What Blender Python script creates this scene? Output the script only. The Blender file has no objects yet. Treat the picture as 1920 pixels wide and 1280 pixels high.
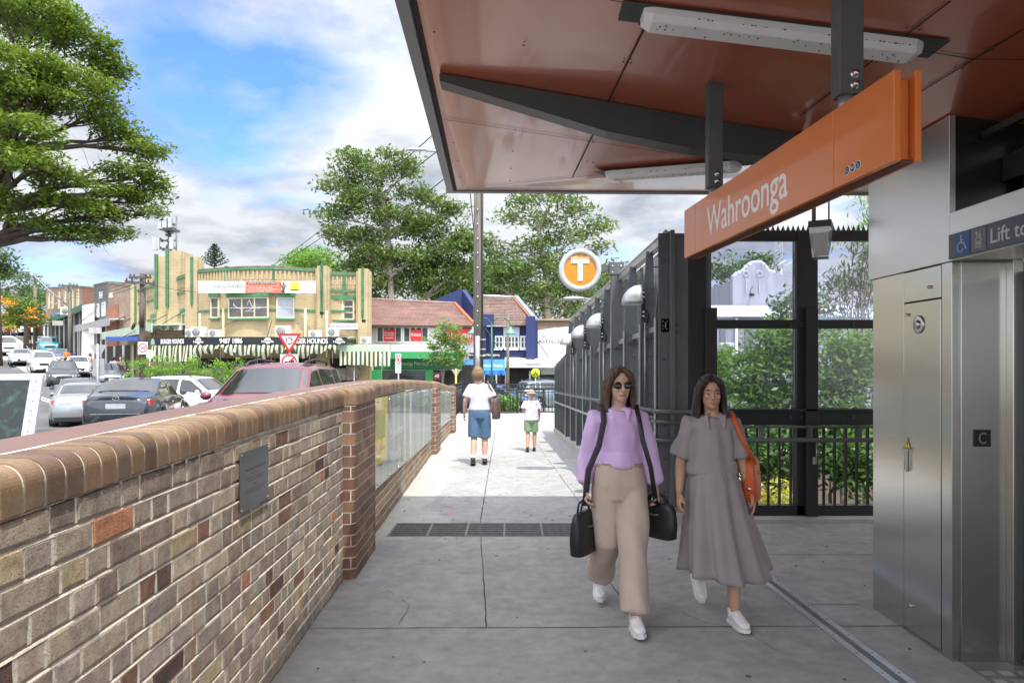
import bpy, bmesh, math, random
import numpy as np
from mathutils import Vector, Matrix, noise
R = math.radians
sc = bpy.context.scene
COL = sc.collection
# ---------------- camera, sky, sun, exposure ----------------
F, CX, HY, EYE = 1340.0, 960.0, 682.0, 1.65
cam_d = bpy.data.cameras.new('camera'); cam = bpy.data.objects.new('camera', cam_d); COL.objects.link(cam)
cam.location = (0, 0, EYE); cam.rotation_euler = (R(90), 0, 0)
cam_d.sensor_width = 36; cam_d.lens = F / 1920 * 36; cam_d.shift_y = (HY - 640) / 1920
cam_d.clip_start = 0.05; cam_d.clip_end = 3000
sc.camera = cam
sc.view_settings.view_transform = 'Standard'; sc.view_settings.look = 'None'
sc.view_settings.exposure = 0.86; sc.view_settings.gamma = 1
sc.cycles.max_bounces = 8; sc.cycles.transparent_max_bounces = 16
SUN_EL = R(64); SD = Vector((-.20, .42, -1)).normalized()      # direction the light travels
w = bpy.data.worlds.new('World'); sc.world = w; w.use_nodes = True
nt = w.node_tree; nt.nodes.clear(); N = nt.nodes.new; Lk = nt.links.new
def sky_world():
    out = N('ShaderNodeOutputWorld'); bg = N('ShaderNodeBackground'); bg.inputs[1].default_value = 0.15
    sky = N('ShaderNodeTexSky'); sky.sky_type = 'NISHITA'; sky.sun_disc = False
    sky.sun_elevation = SUN_EL; sky.sun_rotation = math.atan2(-SD.x, -SD.y); sky.altitude = 100; sky.ozone_density = 2.0; sky.dust_density = .6
    tc = N('ShaderNodeTexCoord'); sep = N('ShaderNodeSeparateXYZ'); Lk(tc.outputs['Generated'], sep.inputs[0])
    def m(op, a, b=None, c=None, clamp=False):
        n = N('ShaderNodeMath'); n.operation = op; n.use_clamp = clamp
        for i, v in enumerate((a, b, c)):
            if v is None: continue
            if isinstance(v, (int, float)): n.inputs[i].default_value = v
            else: Lk(v, n.inputs[i])
        return n.outputs[0]
    zz = m('ADD', m('MAXIMUM', sep.outputs[2], 0.0), .16)
    comb = N('ShaderNodeCombineXYZ'); Lk(m('DIVIDE', sep.outputs[0], zz), comb.inputs[0]); Lk(m('DIVIDE', sep.outputs[1], zz), comb.inputs[1])
    def nz(scale, detail, rough, off, dist=0.0):
        mp = N('ShaderNodeMapping'); mp.inputs['Location'].default_value = off; Lk(comb.outputs[0], mp.inputs[0])
        n = N('ShaderNodeTexNoise'); n.inputs['Scale'].default_value = scale; n.inputs['Detail'].default_value = detail
        n.inputs['Roughness'].default_value = rough; n.inputs['Distortion'].default_value = dist
        Lk(mp.outputs[0], n.inputs['Vector']); return n.outputs[0]
    n1 = nz(1.5, 11, .55, (3.1, 7.7, 0), .15); n2 = nz(2.1, 10, .58, (8.3, 1.2, 0), .15)
    # clear patches of blue: subtract near chosen directions
    def blob(px, py, wdt):
        d = Vector(((px - CX) / F, 1, (HY - py) / F)).normalized()
        dp = N('ShaderNodeVectorMath'); dp.operation = 'DOT_PRODUCT'; Lk(tc.outputs['Generated'], dp.inputs[0]); dp.inputs[1].default_value = d
        t = m('DIVIDE', m('SUBTRACT', dp.outputs['Value'], math.cos(wdt)), 1 - math.cos(wdt), clamp=True)
        return t
    b = m('ADD', m('MULTIPLY', blob(420, 95, .17), .19), m('MULTIPLY', blob(170, 500, .08), .13))
    b = m('ADD', b, m('MULTIPLY', blob(620, 100, .12), .10))
    c = m('SUBTRACT', m('ADD', n1, .235), b)
    mask = m('MULTIPLY', m('SUBTRACT', c, .445), 4.2, clamp=True)
    ramp = N('ShaderNodeValToRGB'); Lk(n2, ramp.inputs[0]); e = ramp.color_ramp.elements
    e[0].position = .30; e[0].color = (2.0, 2.25, 2.75, 1); e[1].position = .54; e[1].color = (4.5, 4.65, 4.9, 1)
    # clouds near the sun are far brighter
    ds = N('ShaderNodeVectorMath'); ds.operation = 'DOT_PRODUCT'; Lk(tc.outputs['Generated'], ds.inputs[0]); ds.inputs[1].default_value = -SD
    gl = m('MULTIPLY_ADD', m('POWER', m('MAXIMUM', m('MULTIPLY_ADD', ds.outputs['Value'], .5, .5), 0.0), 3.5), 3.1, .64)
    rs = N('ShaderNodeVectorMath'); rs.operation = 'SCALE'; Lk(ramp.outputs[0], rs.inputs[0]); Lk(gl, rs.inputs['Scale'])
    hz = m('MULTIPLY', m('SUBTRACT', .5, sep.outputs[2]), 1.0, clamp=True)
    mx = N('ShaderNodeMix'); mx.data_type = 'RGBA'; Lk(mask, mx.inputs[0])
    sk2 = N('ShaderNodeMix'); sk2.data_type = 'RGBA'; sk2.blend_type = 'MULTIPLY'; sk2.inputs[0].default_value = 1
    Lk(sky.outputs[0], sk2.inputs[6]); sk2.inputs[7].default_value = (.62, .85, 1.35, 1)
    Lk(sk2.outputs[2], mx.inputs[6]); Lk(rs.outputs[0], mx.inputs[7])
    Lk(mx.outputs[2], bg.inputs[0]); Lk(bg.outputs[0], out.inputs[0])
sky_world()
sun_d = bpy.data.lights.new('sun', 'SUN'); sun_d.energy = 2.6; sun_d.angle = R(.5); sun_d.color = (1, .95, .87)
sun = bpy.data.objects.new('sun', sun_d); COL.objects.link(sun); sun.rotation_euler = SD.to_track_quat('-Z', 'Y').to_euler(); sun.location = (5, -8, 20)

# ---------------- helpers ----------------
MW = {}
def P(px, py, Y): return Vector(((px - CX) / F * Y, Y, EYE + (HY - py) / F * Y))
def XP(px, Y): return (px - CX) / F * Y
def ZP(py, Y): return EYE + (HY - py) / F * Y
def sstep(a, b, x):
    t = min(1, max(0, (x - a) / (b - a))); return t * t * (3 - 2 * t)
def thing(name, label, cat, loc=(0, 0, 0), rz=0, group=None):
    o = bpy.data.objects.new(name, None); COL.objects.link(o); o.empty_display_size = .1
    o.location = loc; o.rotation_euler = (0, 0, rz); tag(o, label, cat, group)
    MW[o.name] = Matrix.Translation(Vector(loc)) @ Matrix.Rotation(rz, 4, 'Z'); return o
def tag(o, label=None, cat=None, group=None, kind=None):
    if label: o['label'] = label
    if cat: o['category'] = cat
    if group: o['group'] = group
    if kind: o['kind'] = kind
    return o
def move(o, loc, rz=0, s=1):
    o.location = loc; o.rotation_euler = (0, 0, rz); o.scale = (s, s, s)
def copy_tree(o, parent=None):
    c = o.copy(); COL.objects.link(c)
    if parent: c.parent = parent
    for ch in list(o.children): copy_tree(ch, c)
    return c
def frame(O, X, Z=(0, 0, 1)):
    X = Vector(X).normalized(); Z = Vector(Z).normalized(); Y = Z.cross(X).normalized(); Z = X.cross(Y)
    m = Matrix((X, Y, Z)).transposed().to_4x4(); m.translation = Vector(O); return m
class MB:
    def __init__(s, M=None): s.v = []; s.f = []; s.mi = []; s.sm = []; s.c = []; s.M = M
    def add(s, vs, fs, mi=0, sm=False, col=None):
        b = len(s.v)
        if s.M is not None: vs = [s.M @ Vector(p) for p in vs]
        s.v += [tuple(p) for p in vs]
        for f in fs: s.f.append(tuple(i + b for i in f)); s.mi.append(mi); s.sm.append(sm); s.c.append(col or (1, 1, 1))
        return s
    def box(s, x0, x1, y0, y1, z0, z1, mi=0, col=None):
        if x0 > x1: x0, x1 = x1, x0
        if y0 > y1: y0, y1 = y1, y0
        if z0 > z1: z0, z1 = z1, z0
        return s.add([(x0, y0, z0), (x1, y0, z0), (x1, y1, z0), (x0, y1, z0), (x0, y0, z1), (x1, y0, z1), (x1, y1, z1), (x0, y1, z1)],
                     [(0, 3, 2, 1), (4, 5, 6, 7), (0, 1, 5, 4), (1, 2, 6, 5), (2, 3, 7, 6), (3, 0, 4, 7)], mi, col=col)
    def hexa(s, p, mi=0, col=None):   # 8 points, bottom ring then top ring
        return s.add(p, [(0, 3, 2, 1), (4, 5, 6, 7), (0, 1, 5, 4), (1, 2, 6, 5), (2, 3, 7, 6), (3, 0, 4, 7)], mi, col=col)
    def quad(s, *p, mi=0, col=None): return s.add(list(p), [tuple(range(len(p)))], mi, col=col)
    def prism(s, poly, d, mi=0, cap=True, sm=False):  # poly: list of 3d pts, extruded by vector d
        n = len(poly); d = Vector(d); vs = [Vector(p) for p in poly]; vs += [p + d for p in vs]
        fs = [(i, (i + 1) % n, (i + 1) % n + n, i + n) for i in range(n)]
        s.add(vs, fs, mi, sm)
        if cap: s.add(vs, [tuple(range(n))[::-1], tuple(range(n, 2 * n))], mi)
        return s
    def tube(s, pts, rad, n=10, flat=1.0, side=None, mi=0, cap=True, sm=True, col=None):
        pts = [Vector(p) for p in pts]; k = len(pts)
        if isinstance(rad, (int, float)): rad = [rad] * k
        if isinstance(flat, (int, float)): flat = [flat] * k
        vs = []; prev = Vector(side) if side is not None else None
        for i, p in enumerate(pts):
            t = (pts[min(i + 1, k - 1)] - pts[max(i - 1, 0)]).normalized()
            if prev is None: prev = t.orthogonal()
            a = prev - t * prev.dot(t)
            if a.length < 1e-5: a = t.orthogonal()
            a.normalize(); prev = a; b = t.cross(a)
            for j in range(n):
                an = 2 * math.pi * j / n
                vs.append(p + a * (math.cos(an) * rad[i]) + b * (math.sin(an) * rad[i] * flat[i]))
        fs = [(i * n + j, i * n + (j + 1) % n, (i + 1) * n + (j + 1) % n, (i + 1) * n + j) for i in range(k - 1) for j in range(n)]
        if cap: fs += [tuple(range(n))[::-1], tuple(range((k - 1) * n, k * n))]
        return s.add(vs, fs, mi, sm, col)
    def cyl(s, a, b, r, r2=None, n=12, mi=0, col=None): return s.tube([a, b], [r, r if r2 is None else r2], n, mi=mi, col=col)
    def ell(s, c, r, nu=16, nv=10, mi=0, M=None):
        c = Vector(c); vs = []
        for i in range(nv + 1):
            th = math.pi * i / nv
            for j in range(nu):
                ph = 2 * math.pi * j / nu
                q = Vector((r[0] * math.sin(th) * math.cos(ph), r[1] * math.sin(th) * math.sin(ph), r[2] * math.cos(th)))
                if M is not None: q = M @ q
                vs.append(c + q)
        fs = [(i * nu + j, (i + 1) * nu + j, (i + 1) * nu + (j + 1) % nu, i * nu + (j + 1) % nu) for i in range(nv) for j in range(nu)]
        return s.add(vs, fs, mi, True)
    def rings(s, rings, mi=0, sm=True, cap=True):
        n = len(rings[0]); k = len(rings); vs = [p for r in rings for p in r]
        fs = [(i * n + j, i * n + (j + 1) % n, (i + 1) * n + (j + 1) % n, (i + 1) * n + j) for i in range(k - 1) for j in range(n)]
        if cap: fs += [tuple(range(n))[::-1], tuple(range((k - 1) * n, k * n))]
        return s.add(vs, fs, mi, sm)
    def grid(s, fn, nu, nv, mi=0, sm=True):
        vs = [fn(i / nu, j / nv) for i in range(nu + 1) for j in range(nv + 1)]
        fs = [(i * (nv + 1) + j, (i + 1) * (nv + 1) + j, (i + 1) * (nv + 1) + j + 1, i * (nv + 1) + j + 1) for i in range(nu) for j in range(nv)]
        return s.add(vs, fs, mi, sm)
    def build(s, name, mt, parent=None, bevel=0, fix=False, mesh=None):
        me = mesh or bpy.data.meshes.new(name)
        if mesh is None:
            vs = s.v
            me.from_pydata(vs, [], s.f)
            me.polygons.foreach_set('material_index', s.mi); me.polygons.foreach_set('use_smooth', s.sm)
            if fix:
                bm = bmesh.new(); bm.from_mesh(me); bmesh.ops.recalc_face_normals(bm, faces=bm.faces); bm.to_mesh(me); bm.free()
            me.update()
            nl = len(me.loops)
            if nl:
                vi = np.empty(nl, int); me.loops.foreach_get('vertex_index', vi)
                co = np.array([c for v in me.vertices for c in v.co]).reshape(-1, 3)
                nrm = np.empty(len(me.polygons) * 3); me.polygons.foreach_get('normal', nrm); nrm = nrm.reshape(-1, 3)
                tot = np.empty(len(me.polygons), int); me.polygons.foreach_get('loop_total', tot)
                pn = np.repeat(nrm, tot, axis=0); q = co[vi]
                h = np.hypot(pn[:, 0], pn[:, 1]) + 1e-9
                tx, ty = -pn[:, 1] / h, pn[:, 0] / h
                u = np.where(abs(pn[:, 2]) > .75, q[:, 0], q[:, 0] * tx + q[:, 1] * ty); v = np.where(abs(pn[:, 2]) > .75, q[:, 1], q[:, 2])
                uv = me.uv_layers.new(name='UVMap'); uv.data.foreach_set('uv', np.stack([u, v], 1).ravel())
                if any(c != (1, 1, 1) for c in s.c):
                    ca = me.color_attributes.new('Col', 'FLOAT_COLOR', 'CORNER')
                    cc = np.ones((nl, 4)); cc[:, :3] = np.repeat(np.array(s.c), tot, axis=0)[:, :3]; ca.data.foreach_set('color', cc.ravel())
        for x in (mt if isinstance(mt, (list, tuple)) else [mt]):
            me.materials.append(x)
        o = bpy.data.objects.new(name, me); COL.objects.link(o)
        if parent is not None:
            Mi = MW[parent.name].inverted(); me.transform(Mi); o.parent = parent; MW[o.name] = MW[parent.name]
        else: MW[o.name] = Matrix.Identity(4)
        if bevel:
            b = o.modifiers.new('bevel', 'BEVEL'); b.width = bevel; b.segments = 2; b.limit_method = 'ANGLE'; b.angle_limit = R(40)
        return o
def root_mesh(o, at):   # give a parentless mesh an origin at its base
    o.data.transform(Matrix.Translation(-Vector(at))); o.location = at; return o
def struct(mb, name, mt, **k):
    o = mb.build(name, mt, **k); o['kind'] = 'structure'; return o

# ---------------- materials ----------------
MATS = {}
def mat(name, col, rough=.6, metal=0, var=.12, vs=3.0, bump=0, bs=40, spec=.5, coat=0, alpha=None, attr=None, stretch=None, trans=0, col2=None, c2=(.45, .65), c2s=2.0, emit=None, rvar=0, fine=0):
    if name in MATS: return MATS[name]
    m = bpy.data.materials.new(name); MATS[name] = m; m.use_nodes = True; t = m.node_tree; t.nodes.clear()
    n = t.nodes.new; l = t.links.new
    out = n('ShaderNodeOutputMaterial'); b = n('ShaderNodeBsdfPrincipled'); l(b.outputs[0], out.inputs[0])
    b.inputs['Base Color'].default_value = (*col, 1); b.inputs['Roughness'].default_value = rough; b.inputs['Metallic'].default_value = metal
    b.inputs['Specular IOR Level'].default_value = spec; b.inputs['Coat Weight'].default_value = coat; b.inputs['Coat Roughness'].default_value = .06
    tc = n('ShaderNodeTexCoord'); vec = tc.outputs['Object']
    if stretch:
        mp = n('ShaderNodeMapping'); mp.inputs['Scale'].default_value = stretch; l(vec, mp.inputs[0]); vec = mp.outputs[0]
    c = None
    if attr:
        a = n('ShaderNodeAttribute'); a.attribute_name = attr; c = a.outputs['Color']
    elif col2:
        nn = n('ShaderNodeTexNoise'); nn.inputs['Scale'].default_value = c2s; nn.inputs['Detail'].default_value = 7; nn.inputs['Roughness'].default_value = .62; l(vec, nn.inputs['Vector'])
        rp = n('ShaderNodeValToRGB'); rp.color_ramp.elements[0].position = c2[0]; rp.color_ramp.elements[1].position = c2[1]
        rp.color_ramp.elements[0].color = (*col, 1); rp.color_ramp.elements[1].color = (*col2, 1); l(nn.outputs[0], rp.inputs[0]); c = rp.outputs[0]
    if var or fine:
        def layer(c, scale, amt):
            nn = n('ShaderNodeTexNoise'); nn.inputs['Scale'].default_value = scale; nn.inputs['Detail'].default_value = 6; nn.inputs['Roughness'].default_value = .6; l(vec, nn.inputs['Vector'])
            mr = n('ShaderNodeMapRange'); mr.inputs[1].default_value = .3; mr.inputs[2].default_value = .7; mr.inputs[3].default_value = 1 - amt; mr.inputs[4].default_value = 1 + amt; l(nn.outputs[0], mr.inputs[0])
            mu = n('ShaderNodeVectorMath'); mu.operation = 'SCALE'; l(mr.outputs[0], mu.inputs['Scale'])
            if c is None: mu.inputs[0].default_value = col
            else: l(c, mu.inputs[0])
            return mu.outputs[0], nn.outputs[0]
        if var: c, nf = layer(c, vs, var)
        if fine: c, nf = layer(c, vs * 14, fine)
        if rvar:
            mr = n('ShaderNodeMapRange'); mr.inputs[3].default_value = max(.02, rough - rvar); mr.inputs[4].default_value = rough + rvar; l(nf, mr.inputs[0]); l(mr.outputs[0], b.inputs['Roughness'])
    if c is not None: l(c, b.inputs['Base Color'])
    if bump:
        nn = n('ShaderNodeTexNoise'); nn.inputs['Scale'].default_value = bs; nn.inputs['Detail'].default_value = 5; l(vec, nn.inputs['Vector'])
        bp = n('ShaderNodeBump'); bp.inputs['Strength'].default_value = 1; bp.inputs['Distance'].default_value = bump; l(nn.outputs[0], bp.inputs['Height']); l(bp.outputs[0], b.inputs['Normal'])
    if trans: b.inputs['Transmission Weight'].default_value = trans; b.inputs['IOR'].default_value = 1.45
    if emit: b.inputs['Emission Color'].default_value = (*emit[0], 1); b.inputs['Emission Strength'].default_value = emit[1]
    if alpha is not None: b.inputs['Alpha'].default_value = alpha
    return m
def glass_mat(name, tint=(.75, .8, .82), refl=.12, rough=.02, haze=0.0, hcol=(.6, .65, .7), k=1.0):
    m = bpy.data.materials.new(name); MATS[name] = m; m.use_nodes = True; t = m.node_tree; t.nodes.clear(); n = t.nodes.new; l = t.links.new
    out = n('ShaderNodeOutputMaterial'); tr = n('ShaderNodeBsdfTransparent'); tr.inputs[0].default_value = (*tint, 1)
    gl = n('ShaderNodeBsdfGlossy'); gl.inputs['Roughness'].default_value = rough; gl.inputs[0].default_value = (1, 1, 1, 1)
    lw = n('ShaderNodeFresnel'); lw.inputs[0].default_value = 1.5
    ad = n('ShaderNodeMath'); ad.operation = 'MULTIPLY_ADD'; ad.inputs[1].default_value = k; ad.inputs[2].default_value = refl; ad.use_clamp = True; l(lw.outputs[0], ad.inputs[0])
    mx = n('ShaderNodeMixShader'); l(ad.outputs[0], mx.inputs[0]); l(tr.outputs[0], mx.inputs[1]); l(gl.outputs[0], mx.inputs[2]); s = mx.outputs[0]
    if haze:
        df = n('ShaderNodeBsdfDiffuse'); df.inputs[0].default_value = (*hcol, 1); m2 = n('ShaderNodeMixShader'); m2.inputs[0].default_value = haze; l(s, m2.inputs[1]); l(df.outputs[0], m2.inputs[2]); s = m2.outputs[0]
    l(s, out.inputs[0]); return m
def brick_mat(name, c1, c2, mortar, bw=.23, bh=.076, ms=.012, bump=.004, rough=.85, dirt=.25, off=.5):
    m = bpy.data.materials.new(name); MATS[name] = m; m.use_nodes = True; t = m.node_tree; t.nodes.clear(); n = t.nodes.new; l = t.links.new
    out = n('ShaderNodeOutputMaterial'); b = n('ShaderNodeBsdfPrincipled'); b.inputs['Roughness'].default_value = rough; l(b.outputs[0], out.inputs[0])
    tc = n('ShaderNodeTexCoord'); bt = n('ShaderNodeTexBrick'); l(tc.outputs['UV'], bt.inputs['Vector'])
    for k, v in (('Scale', 1), ('Mortar Size', ms / 2), ('Brick Width', bw + ms), ('Row Height', bh + ms), ('Mortar Smooth', .1), ('Bias', 0)): bt.inputs[k].default_value = v
    bt.offset = off
    for k, v in (('Color1', c1), ('Color2', c2), ('Mortar', mortar)): bt.inputs[k].default_value = (*v, 1)
    nn = n('ShaderNodeTexNoise'); nn.inputs['Scale'].default_value = .55; nn.inputs['Detail'].default_value = 8; nn.inputs['Roughness'].default_value = .65; l(tc.outputs['Object'], nn.inputs['Vector'])
    mr = n('ShaderNodeMapRange'); mr.inputs[1].default_value = .3; mr.inputs[2].default_value = .7; mr.inputs[3].default_value = 1 - dirt; mr.inputs[4].default_value = 1 + dirt * .6; l(nn.outputs[0], mr.inputs[0])
    mu = n('ShaderNodeVectorMath'); mu.operation = 'SCALE'; l(bt.outputs[0], mu.inputs[0]); l(mr.outputs[0], mu.inputs['Scale']); l(mu.outputs[0], b.inputs['Base Color'])
    bp = n('ShaderNodeBump'); bp.inputs['Distance'].default_value = bump; bp.invert = True; l(bt.outputs['Fac'], bp.inputs['Height']); l(bp.outputs[0], b.inputs['Normal'])
    return m
def leaf_mat(name, c1, c2, rough=.55, tl=.35):
    m = bpy.data.materials.new(name); MATS[name] = m; m.use_nodes = True; t = m.node_tree; t.nodes.clear(); n = t.nodes.new; l = t.links.new
    out = n('ShaderNodeOutputMaterial'); b = n('ShaderNodeBsdfPrincipled'); b.inputs['Roughness'].default_value = rough; b.inputs['Specular IOR Level'].default_value = .35
    a = n('ShaderNodeAttribute'); a.attribute_name = 'Var'; mx = n('ShaderNodeMix'); mx.data_type = 'RGBA'; l(a.outputs['Fac'], mx.inputs[0])
    mx.inputs[6].default_value = (*c1, 1); mx.inputs[7].default_value = (*c2, 1); l(mx.outputs[2], b.inputs['Base Color'])
    tr = n('ShaderNodeBsdfTranslucent'); sc_ = n('ShaderNodeVectorMath'); sc_.operation = 'SCALE'; sc_.inputs['Scale'].default_value = 1.5; l(mx.outputs[2], sc_.inputs[0]); l(sc_.outputs[0], tr.inputs[0])
    ms = n('ShaderNodeMixShader'); ms.inputs[0].default_value = tl; l(b.outputs[0], ms.inputs[1]); l(tr.outputs[0], ms.inputs[2]); l(ms.outputs[0], out.inputs[0]); return m

dark = mat('dark_steel', (.035, .037, .04), .42, .0, .15, 4, bump=.0006, bs=60)
dark2 = mat('charcoal_paint', (.11, .115, .12), .4, 0, .12, 3)
midsteel = mat('grey_painted_steel', (.11, .115, .12), .4, .2, .12, 3)
galv = mat('galvanised', (.42, .43, .44), .38, .7, .15, 6)
paleal = mat('pale_aluminium', (.48, .49, .50), .35, .6, .1, 6)
chrome = mat('bolt_steel', (.6, .6, .6), .25, 1, .1, 20)
blackp = mat('black_plastic', (.015, .015, .016), .4, 0, .1, 10)
rubber = mat('rubber', (.02, .02, .02), .85, 0, .15, 10)
white = mat('white_paint', (.78, .78, .76), .5, 0, .06, 2, fine=.03)
offwhite = mat('off_white_paint', (.62, .62, .6), .6, 0, .1, 1.5, fine=.05)
black = mat('black_paint', (.012, .013, .015), .5, 0, .1, 3)
shopdark = mat('shop_interior', (.02, .018, .016), .8, 0, .3, 1.5)
winglass = mat('window_glass', (.05, .06, .07), .06, 0, .2, .8, spec=.8)
winglass2 = mat('blinded_window_glass', (.16, .17, .19), .15, 0, .15, 1.2, spec=.8)
timber = mat('weathered_timber', (.13, .12, .10), .85, 0, .3, 1.2, bump=.006, bs=14, stretch=(8, 8, .5), col2=(.22, .2, .17))
timber2 = mat('dark_timber', (.085, .07, .06), .85, 0, .3, 1.2, bump=.006, bs=14, stretch=(8, 8, .5))
wire_m = mat('cable', (.03, .03, .032), .6)
letter_w = mat('white_lettering', (.8, .8, .8), .5, 0, 0)
letter_k = mat('black_lettering', (.02, .02, .02), .5, 0, 0)

FONT = None
def text(name, body, M, height, width=None, mt=None, parent=None, depth=.004, bold=0.0, align='C', sx=1.0):
    """lettering as a mesh standing in the plane of frame M (x right, z up), facing -y"""
    cu = bpy.data.curves.new('t', 'FONT'); cu.body = body; cu.size = 1; cu.extrude = .02; cu.offset = bold; cu.resolution_u = 4
    o = bpy.data.objects.new('t', cu); COL.objects.link(o); bpy.context.view_layer.update()
    me = bpy.data.meshes.new_from_object(o.evaluated_get(bpy.context.evaluated_depsgraph_get()))
    bpy.data.objects.remove(o)
    co = np.array([c for v in me.vertices for c in v.co]).reshape(-1, 3)
    if len(co) == 0: return None
    mn, mx = co.min(0), co.max(0)
    sy = height / (mx[1] - mn[1]); sxx = (width / (mx[0] - mn[0])) if width else sy * sx
    cx = {'C': (mn[0] + mx[0]) / 2, 'L': mn[0], 'R': mx[0]}[align]; cy = (mn[1] + mx[1]) / 2
    T = Matrix(((sxx, 0, 0, -cx * sxx), (0, 0, -depth / .04, 0), (0, sy, 0, -cy * sy), (0, 0, 0, 1)))
    me.transform(M @ T); me.materials.append(mt or letter_w); me.name = name
    b = MB(); return b.build_raw(me, name, parent) if hasattr(b, 'build_raw') else _raw(me, name, parent)
def _raw(me, name, parent):
    o = bpy.data.objects.new(name, me); COL.objects.link(o)
    if parent is not None:
        me.transform(MW[parent.name].inverted()); o.parent = parent; MW[o.name] = MW[parent.name]
    else: MW[o.name] = Matrix.Identity(4)
    return o

# ---------------- terrain ----------------
CP = [(-5, 3, -.12), (-4.4, 12.7, -.03), (-8.9, 17, -.12), (-14.5, 24, -.42), (-9, 27, -.5), (-13, 31, -.5), (-28.9, 46, .15), (-36.6, 56, .85), (-32, 51.5, .75),
      (-41, 60, 1.35), (-49, 70, 2.3), (-70, 100, 5.4), (-60, 78, 2.9), (-23.8, 42, .3), (-13, 36, -.6), (-20, 37, -.15), (-25, 46, .3), (-34, 62, 1.5), (-45, 80, 3.2), (-60, 105, 5.6), (-6, 40, -.9), (0, 46, -1.1), (3, 48, -1.2),
      (12, 50, -1.2), (5, 35, -.8), (0, 27, -.25), (2, 30, -.35), (8, 28, -.4), (0, 10, -.1), (0, 18, -.12), (5, 0, -.1), (-5, -10, -.1), (5, -12, -.1), (-90, 140, 8.5), (-20, 6, -.1), (-30, 20, .2), (-50, 40, 1.5),
      (-80, 70, 4.5), (-60, 140, 7), (0, 80, -1), (30, 80, -1), (40, 40, -1), (40, 0, -1), (-40, -20, 0), (0, 140, 0), (-120, 100, 8), (-30, 100, 3)]
_cp = np.array(CP, float)
def _phi(r): return r
_d = np.linalg.norm(_cp[:, None, :2] - _cp[None, :, :2], axis=2)
_A = np.zeros((len(_cp) + 3,) * 2); _A[:len(_cp), :len(_cp)] = _phi(_d); _A[:len(_cp), -3] = 1; _A[:len(_cp), -2:] = _cp[:, :2]; _A[-3, :len(_cp)] = 1; _A[-2:, :len(_cp)] = _cp[:, :2].T
_w = np.linalg.solve(_A, np.r_[_cp[:, 2], 0, 0, 0])
def g0(x, y):
    r = np.hypot(_cp[:, 0] - x, _cp[:, 1] - y); return float(_w[:-3] @ r + _w[-3] + _w[-2] * x + _w[-1] * y)
def g(x, y):
    xx, yy = max(-130, min(60, x)), max(-25, min(150, y))
    z = g0(xx, yy)
    if -2.1 < x < 7 and -8 < y < 8: z = min(z, -.12)
    if x > -2.1 and x < 2 and y < 23.6: z = min(z, -.12)
    cut = 3.6 * sstep(1.7, 3.4, x) * sstep(8.0, 9.2, y) * (1 - sstep(24, 28, y))
    return z - cut
rnd = random.Random(7)
# ================= GROUND =================
gm = mat('ground_paving', (.30, .29, .27), .9, 0, .18, .3, bump=.004, bs=8, fine=.08)
asphalt = mat('asphalt', (.105, .105, .108), .85, 0, .18, .35, bump=.004, bs=60, fine=.12)
gb = MB()
xs = [-700, -300] + [i for i in range(-130, -30, 4)] + [i * 1.0 for i in range(-30, 20)] + [20, 24, 30, 40, 60, 300, 700]
ys = [-300, -60] + [-24 + 3 * i for i in range(10)] + [6 + i * .5 for i in range(0, 48)] + [30 + 1.5 * i for i in range(40)] + [95, 105, 120, 140, 150, 300, 1200]
vs = [(x, y, g(x, y)) for x in xs for y in ys]; ny = len(ys)
gb.add(vs, [(i * ny + j, (i + 1) * ny + j, (i + 1) * ny + j + 1, i * ny + j + 1) for i in range(len(xs) - 1) for j in range(ny - 1)], 0, True)
struct(gb, 'ground', gm)
def ribbon(cl, wl, wr, off, name, m, kind='structure', step=1.5, kerb=0):
    # resample centre line
    pts = [Vector((p[0], p[1], 0)) for p in cl]; o = [pts[0]]
    for a, b in zip(pts, pts[1:]):
        n = max(1, int((b - a).length / step))
        for i in range(1, n + 1): o.append(a.lerp(b, i / n))
    mb = MB(); L = []
    for i, p in enumerate(o):
        t = (o[min(i + 1, len(o) - 1)] - o[max(0, i - 1)]).normalized(); nn = Vector((t.y, -t.x, 0))
        k = max(1, int((wl + wr) / 1.5)); row = []
        for j in range(k + 1):
            q = p + nn * (-wl + (wl + wr) * j / k); row.append((q.x, q.y, g(q.x, q.y) + off))
        if kerb:
            row = [(row[0][0], row[0][1], row[0][2] - kerb - .2)] + row + [(row[-1][0], row[-1][1], row[-1][2] - kerb - .2)]
        L.append(row)
    n = len(L[0]); mb.add([p for r in L for p in r], [(i * n + j, i * n + j + 1, (i + 1) * n + j + 1, (i + 1) * n + j) for i in range(len(L) - 1) for j in range(n - 1)], 0, not kerb)
    ob = mb.build(name, m); ob['kind'] = kind; return ob
def smooth_line(c, it=2):
    c = [Vector((*p, 0)) for p in c]
    for _ in range(it):
        o = [c[0]]
        for a, b in zip(c, c[1:]): o += [a.lerp(b, .25), a.lerp(b, .75)]
        o.append(c[-1]); c = o
    return [(p.x, p.y) for p in c]
main_cl = smooth_line([(-5.6, -20), (-5.7, 8), (-8.5, 19), (-16, 29), (-26, 39), (-36, 50), (-47, 63), (-62, 84), (-80, 112), (-95, 145)])
ribbon(main_cl, 7.5, 3.9, .02, 'road', asphalt)
cross_cl = smooth_line([(-17, 28), (-6, 31.5), (2, 33.5), (12, 34.5), (40, 36)])
ribbon(cross_cl, 5.2, 4.2, .028, 'cross_road', asphalt)
mark = mat('road_paint', (.68, .68, .66), .7, 0, .15, 2, fine=.1)
cl2 = [p for p in main_cl if p[1] > 22 and p[1] < 110]
cl2 = [(x - .6, y - .4) for x, y in cl2]
ribbon(cl2, .36, -.24, .034, 'centre_line', mark); ribbon(cl2, .10, .02, .034, 'centre_line', mark)
ribbon([(-13.4, 17.2), (-9.4, 20.5)], .15, .15, .034, 'give_way_line', mark)
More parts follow.
